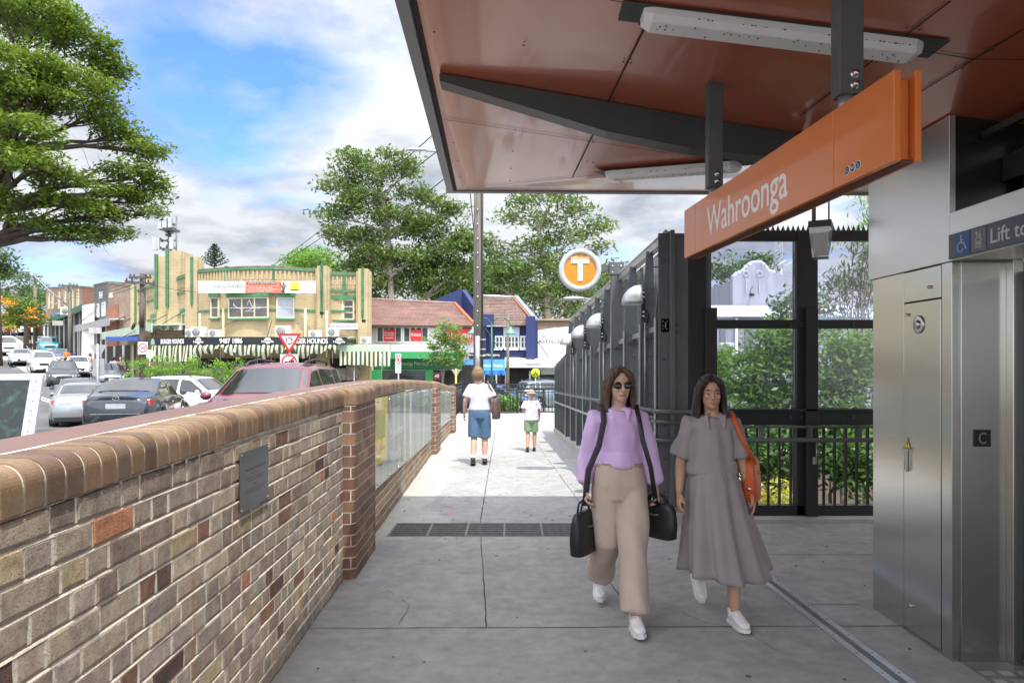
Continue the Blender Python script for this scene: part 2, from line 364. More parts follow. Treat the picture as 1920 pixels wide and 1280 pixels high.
ribbon([(-12.8, 14.2), (-11.0, 17.0)], .15, .15, .034, 'give_way_line', mark)
pave = mat('pavement_concrete', (.34, .33, .31), .9, 0, .18, .5, fine=.08, bump=.003, bs=30)
ribbon(smooth_line([(-95, 128), (-66, 90), (-46, 68), (-34, 54.5), (-26.5, 45.5), (-21, 38.2), (-15.5, 35.6), (-8, 36.8), (-4, 38.6), (2, 42.2), (9, 43.8), (30, 44.5)]), 3.0, 2.2, .14, 'pavement', pave, kerb=.14)
# ================= PATH =================
concrete = mat('path_concrete', (.335, .333, .326), .88, 0, .08, .7, bump=.002, bs=90, fine=.13)
def path_material():
    m = concrete; t = m.node_tree; n = t.nodes.new; l = t.links.new
    b = [x for x in t.nodes if x.type == 'BSDF_PRINCIPLED'][0]; src = b.inputs['Base Color'].links[0].from_socket
    tc = n('ShaderNodeTexCoord'); sp = n('ShaderNodeSeparateXYZ'); l(tc.outputs['Object'], sp.inputs[0])
    nn = n('ShaderNodeTexNoise'); nn.inputs['Scale'].default_value = .9; nn.inputs['Detail'].default_value = 5; l(tc.outputs['Object'], nn.inputs['Vector'])
    def mth(op, a, b_, cl=False):
        k = n('ShaderNodeMath'); k.operation = op; k.use_clamp = cl
        for i, v in enumerate((a, b_)):
            if isinstance(v, (int, float)): k.inputs[i].default_value = v
            else: l(v, k.inputs[i])
        return k.outputs[0]
    # pale lime wash spread along the foot of the wall from the grate on
    e = mth('ADD', mth('MULTIPLY', sp.outputs[0], -1), mth('MULTIPLY', nn.outputs[0], 1.5))
    e = mth('ADD', e, mth('MULTIPLY', sp.outputs[1], .012))
    edge = mth('MULTIPLY', mth('SUBTRACT', e, 1.72), 14, True)
    st = mth('MULTIPLY', mth('SUBTRACT', sp.outputs[1], 6.7), 12, True)
    mk = mth('MULTIPLY', edge, st)
    mx = n('ShaderNodeMix'); mx.data_type = 'RGBA'; l(mth('MULTIPLY', mk, .72), mx.inputs[0]); l(src, mx.inputs[6]); mx.inputs[7].default_value = (.47, .46, .42, 1)
    # darker trodden blotches and streaks
    n2 = n('ShaderNodeTexNoise'); n2.inputs['Scale'].default_value = 3.4; n2.inputs['Detail'].default_value = 9; n2.inputs['Roughness'].default_value = .7; l(tc.outputs['Object'], n2.inputs['Vector'])
    mr = n('ShaderNodeMapRange'); mr.inputs[1].default_value = .35; mr.inputs[2].default_value = .62; mr.inputs[3].default_value = .84; mr.inputs[4].default_value = 1.04; l(n2.outputs[0], mr.inputs[0])
    mu = n('ShaderNodeVectorMath'); mu.operation = 'SCALE'; l(mx.outputs[2], mu.inputs[0]); l(mr.outputs[0], mu.inputs['Scale']); l(mu.outputs[0], b.inputs['Base Color'])
path_material()
GY0, GY1, GX0, GX1 = 6.84, 7.42, -1.20, 1.42     # drain grate
pb = MB()
top = 0.0
def slab(x0, x1, y0, y1):
    nx = max(1, int((x1 - x0) / 1.0)); nyy = max(1, int((y1 - y0) / 1.0))
    pb.add([(x0 + (x1 - x0) * i / nx, y0 + (y1 - y0) * j / nyy, top) for i in range(nx + 1) for j in range(nyy + 1)],
           [(i * (nyy + 1) + j, (i + 1) * (nyy + 1) + j, (i + 1) * (nyy + 1) + j + 1, i * (nyy + 1) + j + 1) for i in range(nx) for j in range(nyy)])
slab(-2.0, 7.2, -9, GY0); slab(-2.0, GX0, GY0, GY1); slab(GX1, 7.2, GY0, GY1); slab(-2.0, 7.2, GY1, 7.95)
pb.add([(-1.95, 7.95, 0), (1.72, 7.95, 0), (1.12, 17.4, 0), (1.3, 24.2, -.02), (-2.0, 24.2, -.02), (-1.95, 17.4, 0)], [(0, 1, 2, 5), (5, 2, 3, 4)])
pb.add([(7.2, -9, 0), (7.2, 7.95, 0), (7.2, 7.95, -4), (7.2, -9, -4), (1.7, 7.95, 0), (1.7, 7.95, -4)], [(0, 3, 2, 1), (1, 2, 5, 4)])
pb.add([(1.72, 7.95, 0), (1.12, 17.4, 0), (1.3, 24.2, -.02), (1.72, 7.95, -4.2), (1.12, 17.4, -4.2), (1.3, 24.2, -4.2)], [(0, 3, 4, 1), (1, 4, 5, 2)])
struct(pb, 'path', concrete)
jm = mat('joint_groove', (.06, .058, .055), .95, 0, .3, 8)
jb = MB()
def joint(a, b, wd=.009, wob=.004):
    a = Vector((*a, .004)); b = Vector((*b, .004)); n = max(2, int((b - a).length / .12)); t = (b - a).normalized(); nn = Vector((-t.y, t.x, 0)); pr = None
    for i in range(n + 1):
        p = a.lerp(b, i / n) + nn * rnd.uniform(-wob, wob); ww = wd * rnd.uniform(.5, 1.1) / 2; q = (p - nn * ww, p + nn * ww)
        if pr and rnd.random() > .05: jb.quad(pr[0], q[0], q[1], pr[1])
        pr = q
joint((-1.3, 4.46), (2.45, 4.50)); joint((-.16, 4.48), (-.30, 6.84)); joint((-.33, 7.42), (-.46, 23.5), .012)
joint((.83, 4.47), (.60, 6.84)); joint((-1.5, 8.86), (1.6, 8.86), .004); joint((-1.5, 12.7), (1.4, 12.7), .007); joint((-1.5, 17.0), (1.1, 17.0), .012)
joint((.86, 7.42), (.40, 17), .008); joint((1.9, 6.2), (4.6, 6.15)); joint((2.02, 4.9), (2.5, 4.9)); joint((-1.2, 1.9), (2.2, 1.9))
for cp in ([(1.05, 4.9), (1.2, 4.6), (1.45, 4.42), (1.52, 4.1)], [(-.9, 5.2), (-.7, 4.9), (-.72, 4.5)], [(2.2, 6.6), (2.6, 6.5), (3.1, 6.62)], [(-.1, 3.0), (.3, 3.15), (.5, 3.5), (.9, 3.62)]):
    for a_, b_ in zip(cp, cp[1:]): joint(a_, b_, .0035, .006)
struct(jb, 'path_joints', jm)
gum = MB()
for i in range(110):
    y = rnd.uniform(2.6, 16); x = rnd.uniform(-1.1, 3.2 if y < 7 else 1.1); r = rnd.uniform(.006, .02); gum.prism([(x + r * rnd.uniform(.7, 1.2) * math.cos(a), y + r * rnd.uniform(.7, 1.2) * math.sin(a), .0005) for a in (0, .8, 1.6, 2.4, 3.2, 4, 4.8, 5.6)], (0, 0, .0012))
tag(gum.build('gum_spots', mat('old_gum', (.12, .12, .12), .9, 0, .2, 20), fix=True), kind='stuff')
# small litter on the path
lm = mat('dry_leaf', (.10, .06, .03), .8, 0, .3, 30)
lb = MB()
for i in range(170):
    if i < 60: y = rnd.uniform(6.5, 17); x = -1.22 - .0224 * y + abs(rnd.gauss(0, .14)) + .04
    else: y = rnd.uniform(2.6, 12); x = rnd.uniform(-1.1, 3.0) if y < 7 else rnd.uniform(-1.2, 1.2)
    a = rnd.uniform(0, 6.28); r = rnd.uniform(.006, .018); e = rnd.uniform(.3, .6)
    c, s_ = math.cos(a), math.sin(a)
    lb.quad((x + r * c, y + r * s_, .006), (x - r * e * s_, y + r * e * c, .012), (x - r * c, y - r * s_, .007), (x + r * e * s_, y - r * e * c, .005))
tag(lb.build('leaf_litter', lm), kind='stuff')
# pink survey marks on the paving
pk = mat('pink_spray_paint', (.75, .18, .25), .8, 0, .2, 30); mk = MB()
for (px, py) in ((843, 955), (843, 962), (841, 966), (866, 822), (878, 849), (875, 898), (845, 950)):
    D = EYE * F / (py - HY); x = XP(px, D)
    for k in range(4): mk.quad((x - .03 + rnd.uniform(-.02, .02), D + k * .022, .0045), (x + .03 + rnd.uniform(-.02, .02), D + k * .022 + .006, .0045), (x + .03, D + k * .022 + .014, .0045), (x - .03, D + k * .022 + .010, .0045))
struct(mk, 'survey_marks', pk)
# drain grate
t = thing('drain_grate', 'dark steel slotted drain grate set across the path', 'drain grate', ((GX0 + GX1) / 2, (GY0 + GY1) / 2, 0))
b = MB(); b.box(GX0 + .002, GX1 - .002, GY0 + .002, GY1 - .002, -.08, -.055); b.build('channel', mat('channel_dark', (.012, .012, .012), .9), t)
b = MB(); nrow = 8
for i in range(nrow): y = GY0 + .02 + (GY1 - GY0 - .04) * i / (nrow - 1); b.box(GX0 + .003, GX1 - .003, y - .011, y + .011, -.045, .003)
npan = 7
for i in range(npan + 1): x = GX0 + .01 + (GX1 - GX0 - .02) * i / npan; b.box(x - .010, x + .010, GY0 + .003, GY1 - .003, -.046, .0035)
b.build('bar', mat('grate_bars', (.20, .20, .20), .65, .3, .25, 20), t)
# expansion joint strip
t = thing('expansion_joint', 'pale aluminium expansion joint strip screwed down along the concrete', 'floor strip', (1.95, 4.5, 0))
A, B2 = Vector((1.88, 7.4, 0)), Vector((2.06, 2.6, 0)); tt = (B2 - A).normalized(); nn = Vector((-tt.y, tt.x, 0))
def strip(o, w0, w1, z0, z1):
    q = MB(); q.hexa([A + nn * w0 + Vector((0, 0, z0)), B2 + nn * w0 + Vector((0, 0, z0)), B2 + nn * w1 + Vector((0, 0, z0)), A + nn * w1 + Vector((0, 0, z0)),
                     A + nn * w0 + Vector((0, 0, z1)), B2 + nn * w0 + Vector((0, 0, z1)), B2 + nn * w1 + Vector((0, 0, z1)), A + nn * w1 + Vector((0, 0, z1))]); return q
strip(t, -.065, -.022, .001, .009).build('flange', paleal, t, fix=True); strip(t, .022, .065, .001, .009).build('flange', paleal, t, fix=True)
strip(t, -.021, .021, .001, .005).build('rubber_seal', rubber, t, fix=True)
for k, (a, b_) in enumerate(((-.016, -.010), (.010, .016), (-.003, .003))): strip(t, a, b_, .005, .0075).build('ridge', mat('strip_ridge', (.3, .3, .31), .4, .6), t, fix=True)
b = MB()
for i in range(18):
    for s_ in (-.045, .045): p = A.lerp(B2, (i + .5) / 18) + nn * s_; b.cyl(p + Vector((0, 0, .009)), p + Vector((0, 0, .0105)), .005, n=8)
b.build('screws', dark, t)

# ================= BRICK PARAPET WALL =================
def wx(s): return -1.17 - .0224 * s + (0 if s < 13 else .022 * (s - 13))
def wtop(s):
    pts = [(-4, 1.33), (1.2, 1.395), (3.5, 1.435), (5.4, 1.455), (7.5, 1.465), (9.2, 1.45), (11, 1.40), (13, 1.335), (15.2, 1.235), (17.6, 1.10)]
    for (a, za), (b_, zb) in zip(pts, pts[1:]):
        if s <= b_: return za + (zb - za) * (s - a) / (b_ - a)
    return 1.10
PIERS = [(5.45, 6.42), (13.0, 13.75), (17.0, 17.5)]
PO = .092
def poff(s):
    for a, b_ in PIERS:
        if a - .01 <= s <= b_ + .01: return PO * min(1, sstep(a - .01, a + .07, s) * 1.0, sstep(b_ + .01, b_ - .07 + .001, s) if False else 1 - sstep(b_ - .06, b_ + .01, s))
    return 0
WALL = thing('brick_wall', 'long arched brick parapet wall with bullnose coping beside the path', 'wall', (-1.25, 5, 0))
def brick_face_mat():
    m = bpy.data.materials.new('rough_brick'); m.use_nodes = True; t = m.node_tree; t.nodes.clear(); n = t.nodes.new; l = t.links.new
    out = n('ShaderNodeOutputMaterial'); b = n('ShaderNodeBsdfPrincipled'); b.inputs['Roughness'].default_value = .92; l(b.outputs[0], out.inputs[0])
    a = n('ShaderNodeAttribute'); a.attribute_name = 'Col'; tc = n('ShaderNodeTexCoord')
    n1 = n('ShaderNodeTexNoise'); n1.inputs['Scale'].default_value = 14; n1.inputs['Detail'].default_value = 8; n1.inputs['Roughness'].default_value = .7; l(tc.outputs['Object'], n1.inputs['Vector'])
    mr = n('ShaderNodeMapRange'); mr.inputs[1].default_value = .3; mr.inputs[2].default_value = .7; mr.inputs[3].default_value = .60; mr.inputs[4].default_value = 1.38; l(n1.outputs[0], mr.inputs[0])
    mu = n('ShaderNodeVectorMath'); mu.operation = 'SCALE'; l(a.outputs['Color'], mu.inputs[0]); l(mr.outputs[0], mu.inputs['Scale'])
    # vertical kiln streaks, ochre and rust
    mp = n('ShaderNodeMapping'); mp.inputs['Scale'].default_value = (9, 9, .9); l(tc.outputs['Object'], mp.inputs[0])
    n2 = n('ShaderNodeTexNoise'); n2.inputs['Scale'].default_value = 1.6; n2.inputs['Detail'].default_value = 3; l(mp.outputs[0], n2.inputs['Vector'])
    r2 = n('ShaderNodeMapRange'); r2.inputs[1].default_value = .60; r2.inputs[2].default_value = .68; r2.inputs[3].default_value = 0; r2.inputs[4].default_value = .55; l(n2.outputs[0], r2.inputs[0])
    mx = n('ShaderNodeMix'); mx.data_type = 'RGBA'; l(r2.outputs[0], mx.inputs[0]); l(mu.outputs[0], mx.inputs[6]); mx.inputs[7].default_value = (.40, .21, .09, 1)
    # pits
    v = n('ShaderNodeTexNoise'); v.inputs['Scale'].default_value = 150; v.inputs['Detail'].default_value = 4; v.inputs['Roughness'].default_value = .75; l(tc.outputs['Object'], v.inputs['Vector'])
    pr = n('ShaderNodeMapRange'); pr.inputs[1].default_value = .36; pr.inputs[2].default_value = .43; pr.inputs[3].default_value = .35; pr.inputs[4].default_value = 1; l(v.outputs[0], pr.inputs[0])
    m3 = n('ShaderNodeVectorMath'); m3.operation = 'SCALE'; l(mx.outputs[2], m3.inputs[0]); l(pr.outputs[0], m3.inputs['Scale']); l(m3.outputs[0], b.inputs['Base Color'])
    ad = n('ShaderNodeMath'); ad.operation = 'MULTIPLY_ADD'; ad.inputs[1].default_value = .6; l(v.outputs[0], ad.inputs[0]); l(n1.outputs[0], ad.inputs[2])
    bp = n('ShaderNodeBump'); bp.inputs['Distance'].default_value = .011; l(ad.outputs[0], bp.inputs['Height']); l(bp.outputs[0], b.inputs['Normal'])
    return m
rough_brick = brick_face_mat()
mortar = mat('mortar', (.74, .69, .58), .95, 0, .22, 12, bump=.003, bs=120, fine=.15)
mortar2 = mat('pale_mortar', (.64, .60, .52), .95, 0, .18, 12, bump=.002, bs=120, fine=.1)
pal = [((.34, .275, .21), 9), ((.30, .255, .205), 9), ((.37, .315, .235), 8), ((.26, .21, .17), 6), ((.38, .30, .19), 4), ((.10, .06, .05), 1.3), ((.21, .11, .08), 1.2), ((.37, .17, .09), .9), ((.24, .185, .15), 3), ((.30, .255, .22), 5)]
palw = [p[1] for p in pal]
def w2(s, n, z): return (wx(s) + n, s, z)
def CB(s): return wtop(s) - .125
bricks = MB(); mort = MB()
def brick(mb, s0, s1, z0, z1a, z1b, pr, col, jit=.0025, ch=.005, base=0.0):
    j = lambda: rnd.uniform(-jit, jit)
    o = [(s0 + j(), z0 + j()), (s1 + j(), z0 + j()), (s1 + j(), z1b + j()), (s0 + j(), z1a + j())]
    ins = [(o[0][0] + ch, o[0][1] + ch), (o[1][0] - ch, o[1][1] + ch), (o[2][0] - ch, o[2][1] - ch), (o[3][0] + ch, o[3][1] - ch)]
    vs = [w2(s, base - .014, z) for s, z in o] + [w2(s, base + pr - ch * .7, z) for s, z in o] + [w2(s, base + pr + rnd.uniform(-.0012, .0012), z) for s, z in ins]
    fs = [(4, 5, 9, 8), (5, 6, 10, 9), (6, 7, 11, 10), (7, 4, 8, 11), (8, 9, 10, 11), (0, 1, 5, 4), (1, 2, 6, 5), (2, 3, 7, 6), (3, 0, 4, 7)]
    mb.add(vs, [f[::-1] for f in fs] if False else fs, 0, False, col)
CH = .086
for (sa, sb, zone) in ((-3.0, 5.45, 0), (6.42, 13.0, 1), (13.75, 17.0, 1)):
    k = 0
    while k * CH < 1.4:
        z0 = k * CH + (.006 if zone == 0 else .004); s = sa + (rnd.uniform(-.1, 0) if zone == 0 else (-.12 if k % 2 else 0)); k += 1
        while s < sb - .012:
            L_ = (rnd.choices((.230, .110, .170), (5, 5, 1.2))[0] if zone == 0 else .230) * (rnd.uniform(.96, 1.04) if zone == 0 else 1); e = min(s + L_, sb - .004); s0 = max(s, sa + .004)
            if e - s0 > .03:
                z1a, z1b = min(z0 + .072 + .004 * zone, CB(s0) - .008), min(z0 + .072 + .004 * zone, CB(e) - .008)
                if min(z1a, z1b) - z0 > .018:
                    if zone == 0:
                        c = rnd.choices([p[0] for p in pal], palw)[0]; f = rnd.uniform(1.12, 1.62); brick(bricks, s0, e, z0, z1a, z1b, rnd.uniform(.002, .007), tuple(x * f for x in c))
                    else:
                        c = rnd.choice([(.33, .23, .15), (.29, .19, .12), (.36, .26, .17), (.25, .15, .10), (.31, .24, .17)]); f = rnd.uniform(.85, 1.12)
                        brick(bricks, s0, e, z0, z1a, z1b, .002, tuple(x * f for x in c), jit=.001, ch=.003)
            gp = .010 if zone else rnd.uniform(.008, .013)
            if zone == 0 and z0 + .03 < CB(e) - .01: zq = min(z0 + .079, CB(e) - .006); mort.quad(w2(e - .004, .0012, z0 - .003), w2(e + gp + .004, .0012, z0 - .003), w2(e + gp + .004, .0012, zq), w2(e - .004, .0012, zq))
            s = e + gp
    # mortar backing with a weather-struck bed joint under each course
    n = int((sb - sa) / .5) + 1
    for i in range(n):
        s0, s1 = sa + (sb - sa) * i / n, sa + (sb - sa) * (i + 1) / n
        bk = -.013 if zone == 0 else -.001; mort.quad(w2(s0, bk, -.05), w2(s1, bk, -.05), w2(s1, bk, CB(s1)), w2(s0, bk, CB(s0)))
        if zone == 0:
            for kk in range(0, 17):
                z = kk * CH
                if z < min(CB(s0), CB(s1)) - .01: mort.quad(w2(s0, .003, z - .0095), w2(s1, .003, z - .0095), w2(s1, .0005, z - .0035), w2(s0, .0005, z - .0035)); mort.quad(w2(s0, .0005, z - .0035), w2(s1, .0005, z - .0035), w2(s1, -.013, z + .002), w2(s0, -.013, z + .002))
bricks.build('brick_face', rough_brick, WALL); mort.build('mortar_bed', mortar, WALL)
core = MB()
n = 44
for i in range(n):
    s0, s1 = -3.0 + 20.5 * i / n, -3.0 + 20.5 * (i + 1) / n
    core.hexa([w2(s0, -.40, -.6), w2(s0, -.016, -.6), w2(s1, -.016, -.6), w2(s1, -.40, -.6), w2(s0, -.40, CB(s0) - .001), w2(s0, -.016, CB(s0) - .001), w2(s1, -.016, CB(s1) - .001), w2(s1, -.40, CB(s1) - .001)])
core.build('wall_core', brick_mat('wall_back_brick', (.28, .2, .14), (.22, .15, .1), (.45, .42, .36)), WALL)
# bullnose coping: one brick on edge after another
glz = mat('coping_brick', (.3, .2, .1), .62, 0, .22, 6, bump=.0012, bs=90, attr='Col', fine=.12, spec=.35, rvar=.12)
cope = MB(); copm = MB()
def cprof(s, d=0.0):
    o = poff(s); zt = wtop(s) - d; r = .055; f = .012 + o - d
    pr = [(-.155, zt)] + [(-.06 + o * .5, zt)]
    for a in range(0, 91, 10): pr.append((f - r + r * math.sin(R(a)), zt - r + r * math.cos(R(a))))
    pr += [(f, zt - .118 + d * .5), (f - .006, zt - .124 + d), (-.02, zt - .124 + d)]
    return pr
s = -3.0; 
cols = [(.24, .155, .095), (.22, .14, .085), (.25, .17, .105), (.18, .115, .08), (.25, .155, .09), (.21, .14, .10), (.27, .185, .11)]
while s < 17.45:
    e = s + .076
    far = s > 13
    st = 3 if poff(s) != poff(e) or poff(s) else 1
    for i in range(st):
        a, b_ = s + (e - s) * i / st, s + (e - s) * (i + 1) / st
        if i == 0: c = cols[rnd.randrange(len(cols))]; f = rnd.uniform(.85, 1.12); c = tuple(x * f for x in c); dz = rnd.uniform(-.0015, .0015)
        ra = [w2(a + (.002 if i == 0 else 0), p[0], p[1] + dz) for p in cprof(a)]; rb = [w2(b_, p[0], p[1] + dz) for p in cprof(b_)]; m_ = len(ra)
        cope.add(ra + rb, [(j, j + 1, j + 1 + m_, j + m_) for j in range(m_ - 1)], 0, False, c)
        if i == 0: cope.add(ra, [tuple(range(m_))[::-1]], 0, False, c)
        if i == st - 1: cope.add(rb, [tuple(range(m_))], 0, False, c)
    ra = [w2(s - .012, *p) for p in cprof(s - .005, .0035)]; rb = [w2(e + .012, *p) for p in cprof(e + .005, .0035)]; m_ = len(ra)
    if abs(poff(s - .02) - poff(e + .02)) < .004: copm.add(ra + rb, [(j, j + 1, j + 1 + m_, j + m_) for j in range(m_ - 1)], 0, True)
    s = e + .0105
for o_, sm_ in ((cope, 1),):
    pass
co = cope.build('coping', glz, WALL); cm = copm.build('coping_mortar', mortar2, WALL)
# pale mortar line and the red-brown capping strip behind the bullnose
for nm, n0, n1, dz, mt_ in (('mortar_line', -.172, -.155, -.0015, mat('bright_mortar', (.74, .71, .64), .9, 0, .12, 8)), ('capping_tile', -.40, -.172, -.003, mat('capping_terracotta', (.17, .10, .085), .7, 0, .12, 1.5, fine=.06))):
    q = MB()
    for i in range(60):
        s0, s1 = -3 + 20.5 * i / 60, -3 + 20.5 * (i + 1) / 60
        q.hexa([w2(s0, n0, wtop(s0) - .08), w2(s0, n1, wtop(s0) - .08), w2(s1, n1, wtop(s1) - .08), w2(s1, n0, wtop(s1) - .08), w2(s0, n0, wtop(s0) + dz), w2(s0, n1, wtop(s0) + dz), w2(s1, n1, wtop(s1) + dz), w2(s1, n0, wtop(s1) + dz)])
    q.build(nm, mt_, WALL)
# piers with rounded corners
pbm = mat('pier_brick', (.2, .1, .06), .6, 0, .18, 8, bump=.0015, bs=80, attr='Col', fine=.15, spec=.4)
for (a, b_) in PIERS:
    r = .055
    per = [(a, -.02), (a, PO - r)]
    for k in range(1, 7): an = R(90 * k / 6); per.append((a + r - r * math.cos(an), PO - r + r * math.sin(an)))
    per.append((b_ - r, PO))
    for k in range(1, 7): an = R(90 * k / 6); per.append((b_ - r + r * math.sin(an), PO - r + r * math.cos(an)))
    per.append((b_, -.02))
    # dense resample
    P2 = [Vector(p) for p in per]; ln = [0]
    for p, q in zip(P2, P2[1:]): ln.append(ln[-1] + (q - p).length)
    def at(u):
        u = max(0, min(ln[-1] - 1e-6, u))
        for i in range(len(P2) - 1):
            if u <= ln[i + 1]: f = (u - ln[i]) / (ln[i + 1] - ln[i]); return P2[i].lerp(P2[i + 1], f), (P2[i + 1] - P2[i]).normalized()
    pm = MB(); mm = MB(); kk = 0
    while kk * CH < CB(a) - .02:
        z0, z1 = kk * CH + .005, min(kk * CH + .081, CB(a) - .004); u = -.03 - (.115 if kk % 2 else 0) + .0; kk += 1
        while u < ln[-1]:
            e = u + .222; u0, u1 = max(0, u), min(ln[-1], e)
            if u1 - u0 > .02:
                c = rnd.choice([(.22, .125, .08), (.19, .10, .065), (.25, .15, .09), (.16, .085, .06)]); f = rnd.uniform(.85, 1.15); c = tuple(x * f for x in c)
                ns = max(1, int((u1 - u0) / .012)); ro = []; 
                for i in range(ns + 1):
                    p, tt_ = at(u0 + (u1 - u0) * i / ns); nn_ = Vector((-tt_.y, tt_.x)) ; q = p + nn_ * .003; ro.append((q.x, q.y))
                vs = [w2(x, y, z0) for x, y in ro] + [w2(x, y, z1) for x, y in ro]; m_ = len(ro)
                ri = [w2(x + 0, y - .01, z1) for x, y in ro]; rl = [w2(x, y - .01, z0) for x, y in ro]
                pm.add(vs, [(j, j + 1, j + 1 + m_, j + m_) for j in range(m_ - 1)], 0, False, c)
                pm.add(vs[m_:] + ri, [(j, j + 1, j + 1 + m_, j + m_) for j in range(m_ - 1)], 0, False, c); pm.add(rl + vs[:m_], [(j, j + 1, j + 1 + m_, j + m_) for j in range(m_ - 1)], 0, False, c)
            u = e + .009
    vs = [w2(p.x, p.y, -.05) for p in P2] + [w2(p.x, p.y, CB(a)) for p in P2]; m_ = len(P2)
    mm.add(vs, [(j, j + 1, j + 1 + m_, j + m_) for j in range(m_ - 1)], 0, True)
    pr_ = pm.build('pier', pbm, WALL); mm.build('pier_mortar', mortar2, pr_)
    if a == PIERS[-1][0]: pass
# end of wall closing face
q = MB(); q.hexa([w2(17.46, -.40, -.5), w2(17.46, .10, -.5), w2(17.52, .10, -.5), w2(17.52, -.4, -.5), w2(17.46, -.4, 1.08), w2(17.46, .10, 1.08), w2(17.52, .10, 1.08), w2(17.52, -.4, 1.08)]); q.build('wall_end', pbm, WALL)
# plaque
sA, sB = 1.285 * F / (960 - 444) * 1.0, 1.285 * F / (960 - 497)
sA = -wx(3.3) * F / (960 - 444); sB = -wx(3.7) * F / (960 - 497); sA, sB = min(sA, sB), max(sA, sB)
Z = lambda py, s: EYE + (HY - py) / F * s
t = thing('plaque', 'small brushed steel dedication plaque screwed to the brick wall', 'plaque', (wx(sA), sA, 1.0))
zt_, zb_ = Z(850, sA), Z(964, sA)
b = MB(); b.hexa([w2(sA, .010, zb_), w2(sA, .016, zb_), w2(sB, .016, zb_), w2(sB, .010, zb_), w2(sA, .010, zt_), w2(sA, .016, zt_), w2(sB, .016, zt_), w2(sB, .010, zt_)])
b.build('plate', mat('plaque_steel', (.22, .23, .24), .36, .85, .06, 4), t, fix=True, bevel=.001)
fmw = frame((wx((sA + sB) / 2) + .0165, (sA + sB) / 2, (zt_ + zb_) / 2), (wx(sB) - wx(sA), sB - sA, 0)); pw = sB - sA; ph = zt_ - zb_
grey_l = mat('engraved_letters', (.10, .10, .10), .5, 0, 0)
for (tx, zz, hh, ww) in (('Wahroonga Station Upgrade', .18, .022, .72), ('Easy Access', .09, .010, .3), ('The Wahroonga Station Upgrade was', .03, .010, .62), ('officially opened by the Minister', -.02, .010, .52), ('2015', -.10, .010, .14), ('This project was part of the Transport', -.17, .010, .62), ('Access Program for all customers', -.22, .010, .6)):
    text('inscription', tx, fmw @ Matrix.Translation((0, 0, zz * ph)), hh * ph / .30, ww * pw, grey_l, t, .0008)
b = MB()
for s_, z_ in ((sA + .012, zt_ - .012), (sB - .012, zt_ - .012), (sA + .012, zb_ + .012), (sB - .012, zb_ + .012)): b.cyl(w2(s_, .016, z_), w2(s_, .020, z_), .006, .004, n=10)
b.build('screws', chrome, t)
# poster cases
def poster(s0, s1, zt0, zt1, zb0, zb1, label, big):
    t = thing('poster_case', label, 'poster case', (wx(s0), s0, (zb0 + zb1) / 2), group='glazed poster cases on the brick wall')
    def pan(n0, n1, fa=0, fb=1, mt_=None, nm='backing', tz=(0, 1)):
        a, b_ = s0 + (s1 - s0) * fa, s0 + (s1 - s0) * fb; L = lambda f, u, v: u + (v - u) * f
        za, zb, zc, zd = L(fa, zb0, zb1), L(fb, zb0, zb1), L(fa, zt0, zt1), L(fb, zt0, zt1)
        zA, zC = za + (zc - za) * tz[0], za + (zc - za) * tz[1]; zB, zD = zb + (zd - zb) * tz[0], zb + (zd - zb) * tz[1]
        q = MB(); q.hexa([w2(a, n0, zA), w2(a, n1, zA), w2(b_, n1, zB), w2(b_, n0, zB), w2(a, n0, zC), w2(a, n1, zC), w2(b_, n1, zD), w2(b_, n0, zD)]); return q.build(nm, mt_, t, fix=True)
    pan(.012, .020, mt_=mat('poster_sheet', (.20, .235, .215), .5, 0, .25, 1.2, col2=(.36, .39, .34), stretch=(1, 1.6, .25)))
    if big:
        pan(.0205, .0215, 0, .165, mat('poster_yellow', (.72, .60, .05), .5, 0, .06, 3), 'yellow_panel', (.24, 1))
        fl = mat('faint_lettering', (.62, .66, .64), .5, 0, 0)
        for tx, f, zz, hh, ww in (('Luxury', .26, 1.12, .15, .75), ('Liquidity', .28, .86, .14, .95), ('Results', .27, .62, .15, .8), ('2076', .80, 1.04, .10, .8)):
            s_ = s0 + (s1 - s0) * f; text('lettering', tx, frame((wx(s_) + .0215, s_, zz), (wx(s1) - wx(s0), s1 - s0, 0)), hh, ww, fl, t, .001)
        s_ = s0 + (s1 - s0) * .10; text('lettering', 'RayWhite', frame((wx(s_) + .0222, s_, .80), (wx(s1) - wx(s0), s1 - s0, 0)), .09, .55, mat('grey_letter', (.35, .34, .25), .5), t, .001)
        pan(.0205, .0212, .48, .50, mat('poster_stripe', (.7, .62, .62), .5), 'stripe'); pan(.0205, .0212, .38, .41, mat('poster_stripe_green', (.5, .58, .3), .5), 'stripe')
        pan(.0205, .0212, .66, .665, mat('poster_stripe_pale', (.8, .8, .78), .5), 'stripe', (.1, .5))
    pan(.034, .038, mt_=glass_mat('poster_glass' + str(s0), (.97, .97, .97), .03, .03, .04, (.75, .78, .75), .14), nm='glass_cover')
    q = MB()
    for i in range(9):
        f = (i + .5) / 9; s_ = s0 + (s1 - s0) * f
        for z_ in (zt0 + (zt1 - zt0) * f - .03, zb0 + (zb1 - zb0) * f + .03): q.cyl(w2(s_, .036, z_), w2(s_, .046, z_), .012, n=8)
    q.build('fixing', chrome, t)
poster(6.50, 12.88, 1.325, 1.215, .475, .31, 'large glazed poster case with a yellow advert on the brick wall', True)
poster(13.9, 16.9, 1.13, 1.0, .40, .33, 'short glazed poster case between the two far brick piers', False)

